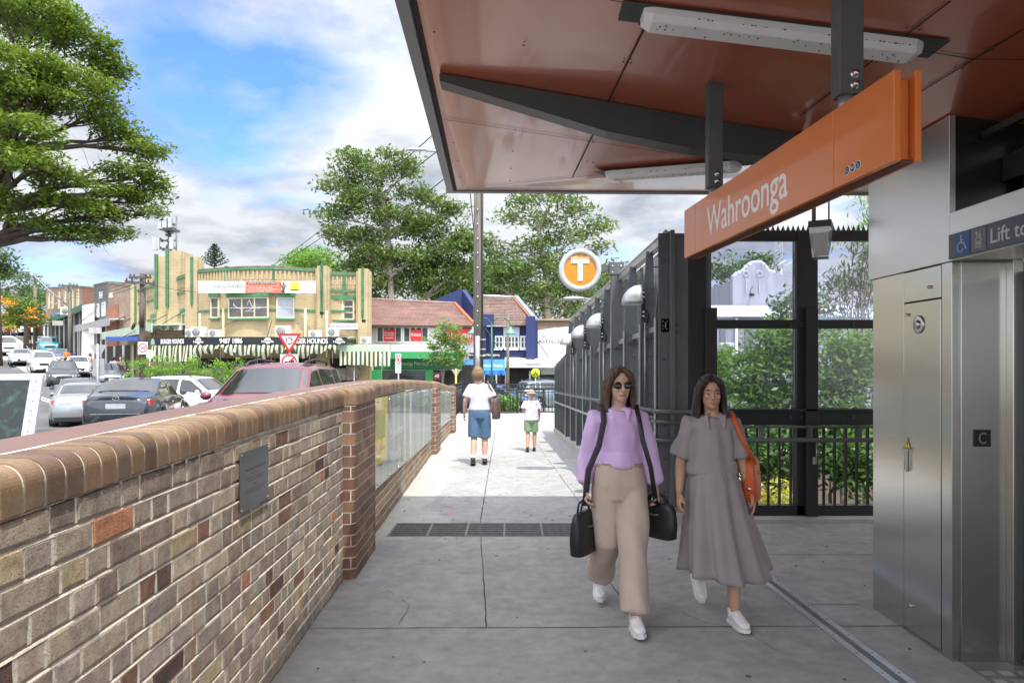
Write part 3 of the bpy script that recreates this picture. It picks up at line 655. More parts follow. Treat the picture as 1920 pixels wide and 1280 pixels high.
# ================= CANOPY =================
CAN = thing('station_canopy', 'big canopy with orange-brown soffit panels and grey fascia over the path', 'canopy', (2.5, 2, 3.4))
SL = .13
PLN_P = Vector((-.63, 7.33, 3.43)); PLN_N = Vector((SL, 0, 1)).normalized()
def hitp(px, py, off=0.0):
    d = Vector(((px - CX) / F, 1, (HY - py) / F)); o = Vector((0, 0, EYE)); t_ = (PLN_P - o).dot(PLN_N) / d.dot(PLN_N); q = o + d * t_; return q + Vector((0, 0, -off))
def cz(x, y=0): return 3.43 - SL * (x + .63)
soffit = mat('soffit_panel', (.36, .088, .036), .30, 0, .10, .8, bump=.0004, bs=3, spec=.9, coat=.45, fine=.03, rvar=.05)
def foldpt(f): return Vector((-.63 + 4.4 * f, 7.33 - 3.75 * f, 0))
E = foldpt(1.0); E.z = cz(E.x)
Cc = Vector((-.59, 7.33, 3.43)); A0 = Vector((-.30, -4, 3.40)); FR = Vector((7.5, 7.33, 3.38)); NR = Vector((7.5, -4, cz(3.77))) ; ER = Vector((3.77, -4, cz(3.77)))
q = MB()
q.add([A0, Cc, E, Vector((3.77, -4, cz(3.77)))], [(0, 1, 2, 3)])
q.add([Cc, FR, Vector((7.5, 3.58, E.z)), E], [(0, 1, 2, 3)])
q.add([E, Vector((7.5, 3.58, E.z)), Vector((7.5, -4, E.z)), ER], [(0, 1, 2, 3)])
pan = q.build('soffit', soffit, CAN)
pan.data.flip_normals() if pan.data.polygons[0].normal.z > 0 else None
sj = mat('soffit_joint', (.012, .008, .007), .8); q = MB()
def sline(a, b_, wd=.008):
    a, b_ = hitp(*a, .004), hitp(*b_, .004); t_ = (b_ - a).normalized(); nn_ = Vector((-t_.y, t_.x, 0)).normalized() * wd / 2; nn_.z = -SL * nn_.x
    q.quad(a - nn_, b_ - nn_, b_ + nn_, a + nn_)
for a, b_ in (((1211, 48), (1140, 190)), ((1112, 252), (1073, 333)), ((1783, 0), (1500, 217)), ((1500, 245), (1385, 312)), ((1920, 53), (1723, 173)), ((826, 222), (1345, 300)), ((830, 147), (1480, 262)), ((1135, -3), (1205, 10)), ((1723, 93), (1826, 110)), ((1826, 110), (1990, 111)), ((1120, 327), (852, 355))):
    sline(a, b_)
q.build('panel_joint', sj, CAN)
q = MB()
for px, py in ((814, 59), (982, 84), (827, 131), (1169, 115), (1183, 117), (1199, 44), (1215, 47), (1101, 149 + 154), (1112, 304), (844, 225), (966, 243), (1101, 264), (1111, 266), (851, 267), (961, 283), (858, 301), (958, 316), (863, 331), (956, 338), (1226, 309), (1247, 286), (1700, 51), (1724, 54), (1792, 125), (1805, 127), (1845, 92), (1862, 94), (1623, 115), (1642, 116), (1142, 185), (1150, 183), (1310, 236), (1315, 238)):
    c = hitp(px, py, .003); q.tube([c, c - Vector((0, 0, .004))], [.007, .005], 8)
q.build('rivet', mat('rivet', (.10, .05, .04), .5), CAN)
# fascia: folded grey metal along the left edge and front
fm = mat('fascia_metal', (.23, .235, .235), .5, .1, .12, 1.2)
q = MB()
def pr2(a, b_, prof, mb, mi=0):   # prof list of (outward, z)
    t_ = (b_ - a).normalized(); o = Vector((-t_.y, t_.x, 0))
    ra = [a + o * p[0] + Vector((0, 0, p[1])) for p in prof]; rb = [b_ + o * p[0] + Vector((0, 0, p[1])) for p in prof]; n_ = len(prof)
    mb.add(ra + rb, [(i, i + n_, (i + 1) % n_ + n_, (i + 1) % n_) for i in range(n_)] + [tuple(range(n_)), tuple(range(n_, 2 * n_))[::-1]], mi)
pr2(Vector((-.30, -4, 3.40)), Vector((-.59, 7.33, 3.43)), [(.0, .03), (.012, -.012), (.075, -.02), (.09, .05), (.09, .20), (0, .28)], q)
q.build('side_fascia', fm, CAN, fix=True)
q = MB(); pr2(Vector((-.68, 7.33, 3.43)), Vector((7.6, 7.33, 3.38)), [(0, -.012), (.05, -.02), (.08, .05), (.08, .12), (0, .2)], q); q.build('front_fascia', fm, CAN, fix=True)
q = MB(); q.add([(-.36, -4, 3.62), (7.5, -4, 3.5), (7.5, 7.4, 3.6), (-.66, 7.4, 3.64)], [(0, 1, 2, 3)]); q.build('roof_sheet', galv, CAN)
# gap between fascia and soffit, its shade painted as a flat dark strip
q = MB(); q.quad(Vector((-.30, -4, 3.396)), Vector((-.59, 7.30, 3.424)), Vector((-.565, 7.30, 3.418)), Vector((-.275, -4, 3.390))); q.build('edge_gap_shade', sj, CAN)
# tapered outrigger beam
bt0, bt1, bt2 = hitp(826, 146, 0), hitp(1290, 225, 0), hitp(1620, 258, 0)
def low(p, py, px=None): return Vector((p.x, p.y, EYE + (HY - py) / F * p.y))
q = MB(); wv = Vector((.0, .07, 0))
prof_t = [(826, 146), (1135, 198), (1290, 225), (1480, 256), (1640, 270)]; prof_b = [None] * 5
tops = [hitp(*p) for p in prof_t]; drops = [.045, .185, .20, .17, .16]
for i in range(4):
    a, b_ = tops[i], tops[i + 1]; da, db = drops[i], drops[i + 1]; dz = Vector((0, 0, 1))
    q.hexa([a - wv - dz * da, b_ - wv - dz * db, b_ + wv - dz * db, a + wv - dz * da, a - wv, b_ - wv, b_ + wv, a + wv])
bm_ = q.build('outrigger_beam', mat('beam_paint', (.05, .052, .055), .45, 0, .12, 2), CAN, fix=True)
q = MB(); a = tops[3]; q.cyl(a + Vector((-.02, -.12, -.09)), a + Vector((-.02, -.07, -.09)), .03, n=6); q.box(a.x + .03, a.x + .06, a.y - .14, a.y - .07, a.z - .2, a.z); q.build('bolt', chrome, bm_)
# recessed lights
def clight(xa, ya, xb, yb, wd, label, drop):
    a = Vector((xa, ya, drop(xa, ya))); b_ = Vector((xb, yb, drop(xb, yb)))
    t = thing('ceiling_light', label, 'light', tuple((a + b_) / 2), group='long white light fittings under the canopy')
    t_ = (b_ - a).normalized(); s_ = Vector((-t_.y, t_.x, 0)).normalized()
    q = MB(); z = Vector((0, 0, 1))
    A1, B1 = a - t_ * .10 - z * .004, b_ + t_ * .10 - z * .004
    q.quad(A1 - s_ * wd * .62, B1 - s_ * wd * .62, B1 + s_ * wd * .62, A1 + s_ * wd * .62); q.build('recess', black, t)
    q = MB(); prof = [(-wd / 2, 0), (-wd / 2, -.035), (-wd * .36, -.065), (wd * .36, -.065), (wd / 2, -.035), (wd / 2, 0)]
    rg = []
    for p, f in ((a, .75), (a + t_ * .04, 1), (b_ - t_ * .04, 1), (b_, .75)): rg.append([p + s_ * (u * f) + z * (v * f) for u, v in prof])
    q.rings(rg, sm=False); q.build('diffuser', mat('diffuser', (.66, .67, .67), .35, 0, .06, 4, spec=.6), t, fix=True, bevel=.006)
    q = MB(); r2 = random.Random(3)
    for i in range(70):
        f = r2.random() ** .8; p = a.lerp(b_, f) + s_ * (-wd / 2 - .001 if r2.random() < .5 else r2.uniform(-.45, .2) * wd) + z * (-.034 - .0325); rr = r2.uniform(.0015, .004)
        if abs((p - a.lerp(b_, f)).dot(s_)) > wd * .36: p.z += .03
        q.ell(p, (rr * 1.6, rr, rr), 5, 3)
    q.build('dirt_specks', mat('dirt', (.06, .045, .03), .9), t)
clight(.60, 3.30, 1.86, 3.28, .15, 'near white light fitting with dirt specks under the canopy', lambda x, y: cz(x))
clight(.80, 5.92, 1.66, 5.22, .15, 'far white light fitting slanting along the fold of the canopy', lambda x, y: cz(x) - .01)

# ================= HANGING STATION SIGN =================
def sgx(D): return 1.406 - .0761 * D
D1, D2 = 4.36, 2.264
SIG = thing('station_sign', 'long orange hanging station sign reading Wahroonga', 'sign', (sgx(3.3), 3.3, 2.28))
orange = mat('sign_orange', (.60, .155, .022), .32, 0, .05, 1, spec=.6, coat=.3, fine=.02)
sd_ = Vector((sgx(D1) - sgx(D2), D1 - D2, 0)).normalized(); sn = Vector((-sd_.y, sd_.x, 0)).normalized()  # points to -x (viewer side)
if sn.x > 0: sn = -sn
b0, t0 = 2.292, 2.582
def sbox(D_a, D_b, o0, o1, z0, z1, nm, mt_, bev=.003):
    pa, pb_ = Vector((sgx(D_a), D_a, 0)), Vector((sgx(D_b), D_b, 0)); z = Vector((0, 0, 1)); q = MB()
    q.hexa([pa + sn * o0 + z * z0, pb_ + sn * o0 + z * z0, pb_ + sn * o1 + z * z0, pa + sn * o1 + z * z0, pa + sn * o0 + z * z1, pb_ + sn * o0 + z * z1, pb_ + sn * o1 + z * z1, pa + sn * o1 + z * z1])
    return q.build(nm, mt_, SIG, fix=True, bevel=bev)
JA, JB = 2.63, 4.16
sbox(D2, JA - .001, -.0, .024, b0, t0, 'front_panel', orange); sbox(JA + .001, JB - .001, 0, .024, b0, t0, 'front_panel', orange); sbox(JB + .001, D1, 0, .024, b0, t0, 'front_panel', orange)
sbox(D2 + .03, D1, -.045, -.001, b0 + .012, t0 - .02, 'sign_core', orange)
sbox(D2, D1, -.068, -.046, b0, t0, 'back_panel', orange)
sbox(D2 + .01, D1, -.045, -.003, b0 - .004, b0 + .008, 'bottom_channel', mat('sign_dark_trim', (.10, .03, .02), .6), .001)  # channel in a darker red-brown than the panels
def sfr(D_, z, off=.0245): return frame(Vector((sgx(D_), D_, z)) + sn * off, -sd_)
text('lettering', 'Wahroonga', sfr((4.0 + 2.99) / 2 - .02, 2.405), .205, 3.985 - 3.02, letter_w, SIG, .002, .006)
q_ = [(2.475, 'S'), (2.50, 'W'), (2.526, 'C')]
for (dd, ch_) in ((2.535, 'C'), (2.500, 'W'), (2.465, 'S')):
    f_ = sfr(dd, 2.335); q = MB(f_); q.cyl((0, 0, 0), (0, -.0015, 0), .0165, n=24); q.build('badge_rim', letter_w, SIG)
    q = MB(f_); q.cyl((0, -.0015, 0), (0, -.0022, 0), .0135, n=24); q.build('badge', mat('navy', (.02, .03, .09), .5), SIG)
    text('lettering', ch_, f_ @ Matrix.Translation((0, -.0022, 0)), .014, None, letter_w, SIG, .0006)
def spost(D_, wd, nm='hanger_post'):
    c = Vector((sgx(D_), D_, 0)) - sn * .022; top_ = cz(c.x) + .01
    q = MB(); q.box(c.x - wd / 2, c.x + wd / 2, D_ - wd * .42, D_ + wd * .42, t0 + .045, top_); pz = q.build(nm, midsteel2, SIG, bevel=.004)
    q = MB(); q.cyl((c.x, D_, t0 - .03), (c.x, D_, t0 + .05), wd * .36, n=16); q.build('hanger_spigot', galv, SIG)
    q = MB()
    for z_ in (.075, .115): q.cyl((c.x + wd * .12, D_ - wd * .42, t0 + z_), (c.x + wd * .12, D_ - wd * .42 - .018, t0 + z_), .011, n=6); q.cyl((c.x + wd * .12, D_ - wd * .42, t0 + z_), (c.x + wd * .12, D_ - wd * .42 - .004, t0 + z_), .017, n=14)
    q.build('bolt', chrome, pz)
midsteel2 = mat('hanger_paint', (.075, .08, .085), .42, .1, .1, 3)
spost(3.98, .082); spost(2.62, .088)
# ================= SCREEN FENCE ON THE RIGHT =================
FEN = thing('screen_fence', 'tall dark steel screen fence with glass panels and tapered fins along the path', 'fence', (1.4, 11, 0))
def fx(D): return 2.03 - .0533 * D
def ftop(D): return 3.03 - (D - 7.55) * .0605
fd = Vector((-.0533, 1, 0)).normalized(); fnn = Vector((-fd.y, fd.x, 0))   # fnn points to -x (path side)
def fp(D, off, z): return Vector((fx(D), D, z)) + fnn * off
def fbox(D0, D1, o0, o1, z0, z1, mb, z0b=None, z1b=None):
    z0b = z0 if z0b is None else z0b; z1b = z1 if z1b is None else z1b
    mb.hexa([fp(D0, o0, z0), fp(D1, o0, z0b), fp(D1, o1, z0b), fp(D0, o1, z0), fp(D0, o0, z1), fp(D1, o0, z1b), fp(D1, o1, z1b), fp(D0, o1, z1)])
FD = [7.6, 8.30, 9.18, 10.05, 10.95, 11.80, 12.65, 13.45, 14.25, 15.05]
gl_f = glass_mat('screen_glass', (.80, .84, .86), .10, .02, .05, (.5, .55, .6))
def midz(D): return 2.06 - .045 * (D - 7.55)
for i, D in enumerate(FD):
    zt = ftop(D) - .03; zm = midz(D)
    q = MB()
    poly = [(.10, .12), (.10, zm + .10), (.085, zm + .35), (.045, zt - .25), (.03, zt), (-.05, zt), (-.065, zt - .4), (-.10, zm), (-.10, .12)]
    q.prism([fp(D - .006, a, z) for a, z in poly], fd * .012)
    fin = q.build('fin', dark2, FEN, fix=True)
    q = MB(); fbox(D - .022, D + .022, .10, .112, .14, zm + .08, q); q.build('fin_edge', galv, fin)
    q = MB()
    for z in (.5, .9, 1.3, 1.75, zm + .15, zm + .5, zt - .18):
        for o in ((-.06,) if z > zm + .3 else (-.02,)): q.tube([fp(D - .006, o, z), fp(D - .016, o, z)], [.013, .010], 8)
    q.build('bolt_heads', midsteel, fin)
for a, b_ in zip(FD, FD[1:]):
    for z0a, z0b, z1a, z1b in ((midz(a) + .03, midz(b_) + .03, ftop(a) - .10, ftop(b_) - .10), (1.10, 1.05, midz(a) - .04, midz(b_) - .04)):
        q = MB(); q.hexa([fp(a + .02, -.065, z0a), fp(b_ - .02, -.065, z0b), fp(b_ - .02, -.055, z0b), fp(a + .02, -.055, z0a), fp(a + .02, -.065, z1a), fp(b_ - .02, -.065, z1b), fp(b_ - .02, -.055, z1b), fp(a + .02, -.055, z1a)])
        q.build('glass_panel', gl_f, FEN, fix=True)
    q = MB(); fbox(a + .02, b_ - .02, -.09, -.05, .16, 1.02, q, .16, .98); q.build('lower_panel', dark2, FEN, fix=True)
    q = MB()
    for k in range(6): D = a + (b_ - a) * (k + .5) / 6; q.cyl(fp(D, .02, .15), fp(D, .02, 1.0), .008, n=6)
    q.build('balusters', midsteel, FEN)
# rails
for nm, o, za, zb, r, mt_ in (('top_rail', -.04, ftop(7.55) - .02, ftop(15.1) - .02, .04, galv), ('mid_rail', -.02, midz(7.55), midz(15.1), .03, galv), ('handrail', .15, 1.155, 1.02, .024, midsteel), ('handrail', .15, .86, .80, .020, galv), ('rail', .03, 1.05, 1.0, .018, midsteel), ('bottom_rail', -.03, .15, .15, .025, dark2)):
    q = MB()
    if nm in ('top_rail', 'mid_rail', 'bottom_rail'): fbox(7.55, 15.1, o - r, o + r, za - r, za + r, q, zb - r, zb + r)
    else: q.cyl(fp(7.5, o, za), fp(17.0 if o > .1 else 15.1, o, zb - (.03 if o > .1 else 0)), r, n=10)
    q.build(nm, mt_, FEN, fix=True)
q = MB(); q.cyl(fp(7.55, -.0, ftop(7.55) + .03), fp(15.1, -.0, ftop(15.1) + .03), .014, n=8); q.build('top_cable', galv, FEN)
for i in range(0, len(FD), 1):
    D = FD[i]; q = MB(); q.box(fx(D) - .05, fx(D) + .07, D - .05, D + .0, midz(D) - .07, midz(D) + .07); 
    for dx in (-.03, .01, .05):
        for dz in (-.04, .04): q.cyl((fx(D) + dx, D - .05, midz(D) + dz), (fx(D) + dx, D - .064, midz(D) + dz), .011, n=8)
    q.build('splice_plate', dark2, FEN)
# kerb and low end section
q = MB(); fbox(7.5, 17.1, -.22, .13, -.02, .12, q); q.build('kerb', mat('kerb_concrete', (.42, .41, .38), .9, 0, .15, 3, fine=.08), FEN, fix=True)
q = MB()
for k in range(6):
    D = 15.2 + k * .32; fbox(D, D + .30, -.10, .06, .12, 1.88 - .04 * k, q, .12, 1.86 - .04 * k)
q.build('end_screen', dark2, FEN, fix=True, bevel=.008)
q = MB()
for k in range(7): D = 15.2 + k * .32; fbox(D - .02, D + .02, .06, .10, .12, 1.85 - .04 * k, q)
q.build('end_posts', midsteel, FEN, fix=True)
# corner box of dark plates
q = MB(); q.box(1.545, 1.86, 7.55, 7.57, .13, 3.03); q.box(1.66, 1.70, 7.46, 7.55, .13, 3.05); q.box(1.84, 2.12, 7.60, 7.62, .13, 3.02); q.build('corner_plate', dark2, FEN, bevel=.003)
q = MB()
for z in (.3, .65, 1.0, 1.7, 2.05, 2.4, 2.75, 2.92): q.cyl((1.60, 7.55, z), (1.60, 7.54, z), .013, n=10)
for x in (1.60, 1.75): 
    for z in (1.98, 2.06): q.cyl((x, 7.55, z), (x, 7.54, z), .010, n=10)
q.build('bolt_heads', midsteel, FEN)
q = MB(); q.box(1.50, 2.0, 7.40, 7.80, -.02, .10); q.build('corner_kerb', MATS['kerb_concrete'], FEN, bevel=.01)
q = MB()
for z, r in ((1.155, .024), (.86, .02), (1.05, .018)): q.tube([fp(7.55, .15, z), Vector((1.50, 7.42, z)), Vector((1.60, 7.36, z)), Vector((1.9, 7.36, z))], r, 10)
q.build('rail_return', midsteel, FEN)

# transverse screen
TR = thing('screen_gate', 'dark steel framed glass screen with baluster rail between fence corner and lift', 'screen', (3.3, 7.6, 0))
blk = mat('screen_black', (.018, .019, .021), .45, 0, .12, 3)
def tb(px0, px1, py0, py1, ya, yb, nm, mt_=blk, par=TR, bev=.004, D=7.62):
    q = MB(); q.box(XP(px0, D), XP(px1, D), D + ya, D + yb, ZP(py1, D), ZP(py0, D)); return q.build(nm, mt_, par, bevel=bev)
for (a, b_) in ((1284, 1322), (1491, 1530), (1655, 1700), (1860, 1900)): tb(a, b_, 437, 968, -.05, .08, 'post')
tb(1317, 1340, 578, 968, -.10, -.05, 'channel'); tb(1504, 1527, 578, 968, -.10, -.051, 'channel')
tb(1322, 2100, 433, 452, -.04, .05, 'top_rail'); tb(1322, 2100, 600, 616, -.06, .04, 'mid_rail'); tb(1322, 2100, 768, 796, -.04, .04, 'waist_rail'); tb(1322, 2100, 945, 972, -.05, .05, 'bottom_rail')
tb(1322, 2100, 765, 770, -.10, -.041, 'rail_edge')
q = MB(); D = 7.66; x = XP(1322, D)
while x < 6.2: q.prism([(x, D, ZP(434, D)), (x + .052, D, ZP(434, D)), (x + .026, D, ZP(422, D))], (0, .004, 0)); x += .054
q.build('serrated_crest', blk, TR)
gl2 = glass_mat('tinted_screen_glass', (.86, .88, .95), .06, .01, .015, (.55, .55, .75))
for (a, b_) in ((1323, 1490), (1531, 1654), (1701, 1859)):
    for (c, d) in ((453, 599), (617, 767)):
        tb(a, b_, c, d, .010, .018, 'glass_panel', gl2, TR, 0)
    bars = MB(); px = a + 8
    n_ = int((XP(b_, 7.6) - XP(a, 7.6)) / .107)
    for i in range(n_): x = XP(a, 7.62) + (XP(b_, 7.62) - XP(a, 7.62)) * (i + .5) / n_; ob = MB().box(x - .008, x + .008, 7.56, 7.60, ZP(944, 7.62), ZP(797, 7.62)).build('baluster', blk, TR)
q = MB()
q.cyl((1.85, 7.36, ZP(824, 7.4)), (6.2, 7.36, ZP(824, 7.4)), .024, n=10); q.build('handrail', midsteel, TR)
q = MB(); q.cyl((1.85, 7.45, ZP(800, 7.45)), (6.2, 7.45, ZP(800, 7.45)), .014, n=8); q.build('lower_rail', dark2, TR)
q = MB()
for px in (1340, 1430, 1520, 1612, 1700): x = XP(px, 7.4); q.box(x - .006, x + .006, 7.36, 7.5, ZP(826, 7.4), ZP(798, 7.4))
q.build('rail_bracket', dark2, TR)
q = MB(); q.cyl((XP(1531, 7.5), 7.5, ZP(870, 7.5)), (XP(1531, 7.5), 7.5, ZP(830, 7.5)), .008, n=8); q.box(XP(1524, 7.5), XP(1531, 7.5), 7.5, 7.56, ZP(870, 7.5), ZP(856, 7.5)); q.build('latch', galv, TR)
q = MB()
for px in (1330, 1335, 1482, 1503, 1600):
    for py in (606, 611, 780, 784): 
        x = XP(px, 7.56); q.cyl((x, 7.56, ZP(py, 7.56)), (x, 7.55, ZP(py, 7.56)), .009, n=8)
q.build('bolt_heads', midsteel, TR)
q = MB(); q.box(1.95, 6.6, 7.42, 7.90, -.02, .045); q.build('kerb', MATS['kerb_concrete'], TR, bevel=.008)

# fence wall lamps
def wall_lamp(D, label, s=1.0):
    z = 2.36 - .052 * (D - 8.3); o = fp(D, .10, z)
    t = thing('wall_lamp', label, 'lamp', tuple(o), group='half-dome lamps on the screen fence')
    # quarter-sphere hood: opens downward, mounted on its right side
    q = MB(); r = .225; vs = []; nu, nv = 14, 8
    c = o + Vector((0, -.02, -.02))
    for i in range(nv + 1):
        th = math.pi / 2 * i / nv
        for j in range(nu + 1):
            ph = math.pi * (j / nu) + math.pi / 2
            vs.append(c + Vector((r * .98 * math.sin(th) * math.cos(ph) if True else 0, r * .62 * math.sin(th) * math.sin(ph), r * 1.0 * math.cos(th))))
    q.add(vs, [(i * (nu + 1) + j, (i + 1) * (nu + 1) + j, (i + 1) * (nu + 1) + j + 1, i * (nu + 1) + j + 1) for i in range(nv) for j in range(nu)], 0, True)
    hd = q.build('hood', paleal, t); m_ = hd.modifiers.new('s', 'SOLIDIFY'); m_.thickness = .006
    q = MB(); q.prism([c + Vector((0, -.14, -.002)), c + Vector((0, .14, -.002)), c + Vector((0, .11, .12)), c + Vector((0, .03, r)), c + Vector((0, -.03, r)), c + Vector((0, -.11, .12))], (.008, 0, 0)); q.build('back_plate', midsteel, t, fix=True)
    q = MB(); rim = [c + Vector((-r * math.cos(math.pi * (j / 12 - .5)), r * .62 * math.sin(math.pi * (j / 12 - .5)), -.004)) for j in range(13)]; q.add(rim, [tuple(range(13))]); q.build('lens', mat('lamp_lens', (.7, .72, .72), .3), t)
    q = MB(); q.prism([c + Vector((.008, -.012, .17)), c + Vector((.045, -.012, .15)), c + Vector((.055, -.012, -.10)), c + Vector((.04, -.012, -.20)), c + Vector((.012, -.012, -.16))], (0, .024, 0)); br = q.build('bracket', blackp, t, fix=True)
    q = MB()
    for dz in (.13, .08, -.09, -.14): q.cyl(c + Vector((.03, -.012, dz)), c + Vector((.03, -.028, dz)), .014, n=10)
    q.build('bolt', chrome, br)
    q = MB(); q.tube([c + Vector((.02, 0, -.05)), c + Vector((.07, 0, -.06)), c + Vector((.10, 0, -.12)), c + Vector((.08, 0, -.22))], .008, 8); q.build('cable', blackp, t)
    q = MB(); q.cyl(c + Vector((.05, .0, -.22)), c + Vector((.05, 0, -1.2)), .012, n=8); q.build('conduit', galv, t)
for D, lb_ in ((8.30, 'nearest and largest half-dome lamp on the screen fence'), (10.95, 'second half-dome lamp from the fence corner'), (12.65, 'third half-dome lamp from the fence corner'), (14.25, 'half-dome lamp farthest along the screen fence')): wall_lamp(D, lb_)

# T roundel on its post
D = 10.1; TP = thing('station_roundel', 'round orange T station sign on a grey steel post above the fence', 'sign', (XP(1155, D), D, .1))
q = MB(); x = XP(1155, D); q.box(x - .075, x + .075, D - .06, D + .06, .1, ZP(505, D)); pst = q.build('post', midsteel, TP, bevel=.005)
q = MB(); q.box(x - .10, x + .10, D - .07, D + .07, ZP(516, D), ZP(492, D)); hb = q.build('head_box', midsteel, TP, bevel=.004)
q = MB()
for dx in (-.06, .06):
    for dz in (.03, .12): q.cyl((x + dx, D - .07, ZP(516, D) + dz), (x + dx, D - .082, ZP(516, D) + dz), .012, n=8)
q.build('bolt', chrome, hb)
q = MB(); xl = XP(1124, D); q.box(xl - .02, x - .10, D - .02, D + .02, ZP(509, D), ZP(497, D)); q.build('arm', midsteel, TP)
c = Vector((XP(1087, D), D - .02, ZP(507, D))); r = 39.5 / F * D
fr = frame(c, (1, 0, 0))
q = MB(fr); n_ = 48
def ring(r_, y): return [Vector((r_ * math.cos(2 * math.pi * i / n_), y, r_ * math.sin(2 * math.pi * i / n_))) for i in range(n_)]
q.rings([ring(r * .97, .07), ring(r, .05), ring(r, -.05), ring(r * .97, -.065), ring(r * .80, -.065), ring(r * .76, -.05), ring(r * .76, -.04)], cap=False); q.rings([ring(r * .97, .07), ring(.001, .07)], cap=False)
q.build('roundel_rim', mat('roundel_white', (.45, .47, .48), .45, 0, .06, 5), TP, fix=True)
q = MB(fr); q.rings([ring(.76 * r, -.04), ring(.001, -.04)], cap=False, sm=False); q.build('roundel_face', mat('roundel_orange', (.62, .24, .02), .4, 0, .08, 6), TP, fix=True)
q = MB(fr); q.box(-.125, .125, -.052, -.042, .09, .15); q.box(-.035, .035, -.052, -.042, -.155, .089); q.build('letter_t', mat('roundel_letter', (.72, .73, .74), .45), TP)
q = MB(fr); pts = [(-.17, .155)] + [(-.16 + .32 * i / 14, .16 + rnd.uniform(0, .03)) for i in range(15)] + [(.17, .155)]
q.prism([(a, -.0425, b_) for a, b_ in [(-.165, .158)] + [(u, v + .012) for u, v in pts[1:-1]] + [(.165, .158)]], (0, -.004, 0)); q.build('debris', mat('roundel_debris', (.75, .45, .2), .8, 0, .3, 30), TP)

# pendant lamp under canopy
D = 5.25; xa, xb = XP(1512, D), XP(1566, D)
PL = thing('pendant_lamp', 'glass box lamp hanging on thin rods in front of the screen', 'lamp', (XP(1540, D), D, ZP(486, D)))
ang = R(35); cx_, cy_ = XP(1539, D), D
fr = Matrix.Translation((cx_, cy_, 0)) @ Matrix.Rotation(R(-28), 4, 'Z')
zt, zb = ZP(420, D), ZP(484, D)
q = MB(fr); q.box(-.078, .078, -.10, .10, zt - .035, zt + .012); q.build('lid', mat('lamp_lid', (.04, .04, .042), .5), PL, bevel=.004)
q = MB(fr)
q.rings([[Vector((s_ * a * .072, u * .094, zt - .036)) for s_, u in ((-1, -1), (1, -1), (1, 1), (-1, 1)) for a in (1,)], [Vector((s_ * .052, u * .075, zb)) for s_, u in ((-1, -1), (1, -1), (1, 1), (-1, 1))]], sm=False)
q.build('glass_box', glass_mat('lamp_glass', (.9, .93, .92), .12, .03, .25, (.8, .82, .82)), PL)
q = MB(fr); q.box(-.045, .045, -.065, .065, zb + .025, zt - .04); q.build('reflector', mat('lamp_inner', (.50, .50, .48), .4), PL, bevel=.01)
q = MB(fr)
for a, b_ in ((-.05, -.06), (.05, .06), (-.05, .06)): q.cyl((a, b_, zt), (a, b_, 3.2), .006 if b_ < 0 or a > 0 else .012, n=8)
q.build('rod', mat('rod_grey', (.12, .12, .12), .5), PL)

# ================= LIFT BUILDING =================
LIF = thing('lift_lobby', 'stainless steel clad lift lobby with recessed doors and window above', 'lift', (3, 4, 0))
steel = mat('brushed_steel', (.60, .60, .57), .20, 1.0, .05, .5, bump=.002, bs=.9, stretch=(.5, .5, 2.2), rvar=.04)
steel_h = mat('brushed_steel_header', (.72, .72, .71), .32, .85, .04, .5)
LX0, LX1 = 2.44, 2.455
q = MB(); H1 = 2.216
q.box(2.49, 6.5, 3.99, 4.80, 0, H1 - .002); q.box(2.52, 6.5, 3.0, 4.79, H1 + .002, 3.2) if False else None
q.build('core', dark, LIF)
def lpx(px, D): return XP(px, D)
def lside(D0, D1, z0, z1, nm, x=LX0, th=.045, mt_=steel, bev=.002):
    q = MB(); q.box(x, x + th, D0, D1, z0, z1); return q.build(nm, mt_, LIF, bevel=bev)
Dd1, Dd2 = 2.44 * F / (1695 - 960), 2.44 * F / (1765 - 960)
lside(Dd1 + .003, 4.83, .0, H1, 'cladding_panel')
z_h = ZP(570, 2.44 * F / 735.)
dr = lside(Dd2 + .003, Dd1 - .003, .02, 2.02, 'service_door', x=LX0 - .002)
lside(Dd2 + .003, Dd1 - .003, 2.03, H1 - .004, 'access_hatch', x=LX0 - .002)
lside(3.965, Dd2 - .003, .0, H1, 'cladding_panel')
q = MB(); q.box(2.46, 6, 4.80, 4.83, 0, H1); q.build('end_cladding', steel, LIF)
q = MB(); q.box(2.486, 2.735, 3.955, 3.985, .0, H1); rv = q.build('reveal_panel', steel, LIF, bevel=.002)
q = MB(); q.box(2.735, 2.79, 3.90, 3.99, 0, H1 + .3); q.box(2.79, 2.80, 1.0, 3.90, 2.16, 2.9); q.build('door_frame', steel, LIF, bevel=.003)
q = MB(); q.box(2.84, 2.86, 2.9, 3.90, 0, 2.158); q.build('lift_door', mat('lift_door_steel', (.30, .30, .30), .3, .9, .05, 1), LIF)
q = MB(); q.box(2.80, 2.838, 3.82, 3.895, 0, 2.158); q.build('door_jamb', midsteel, LIF)
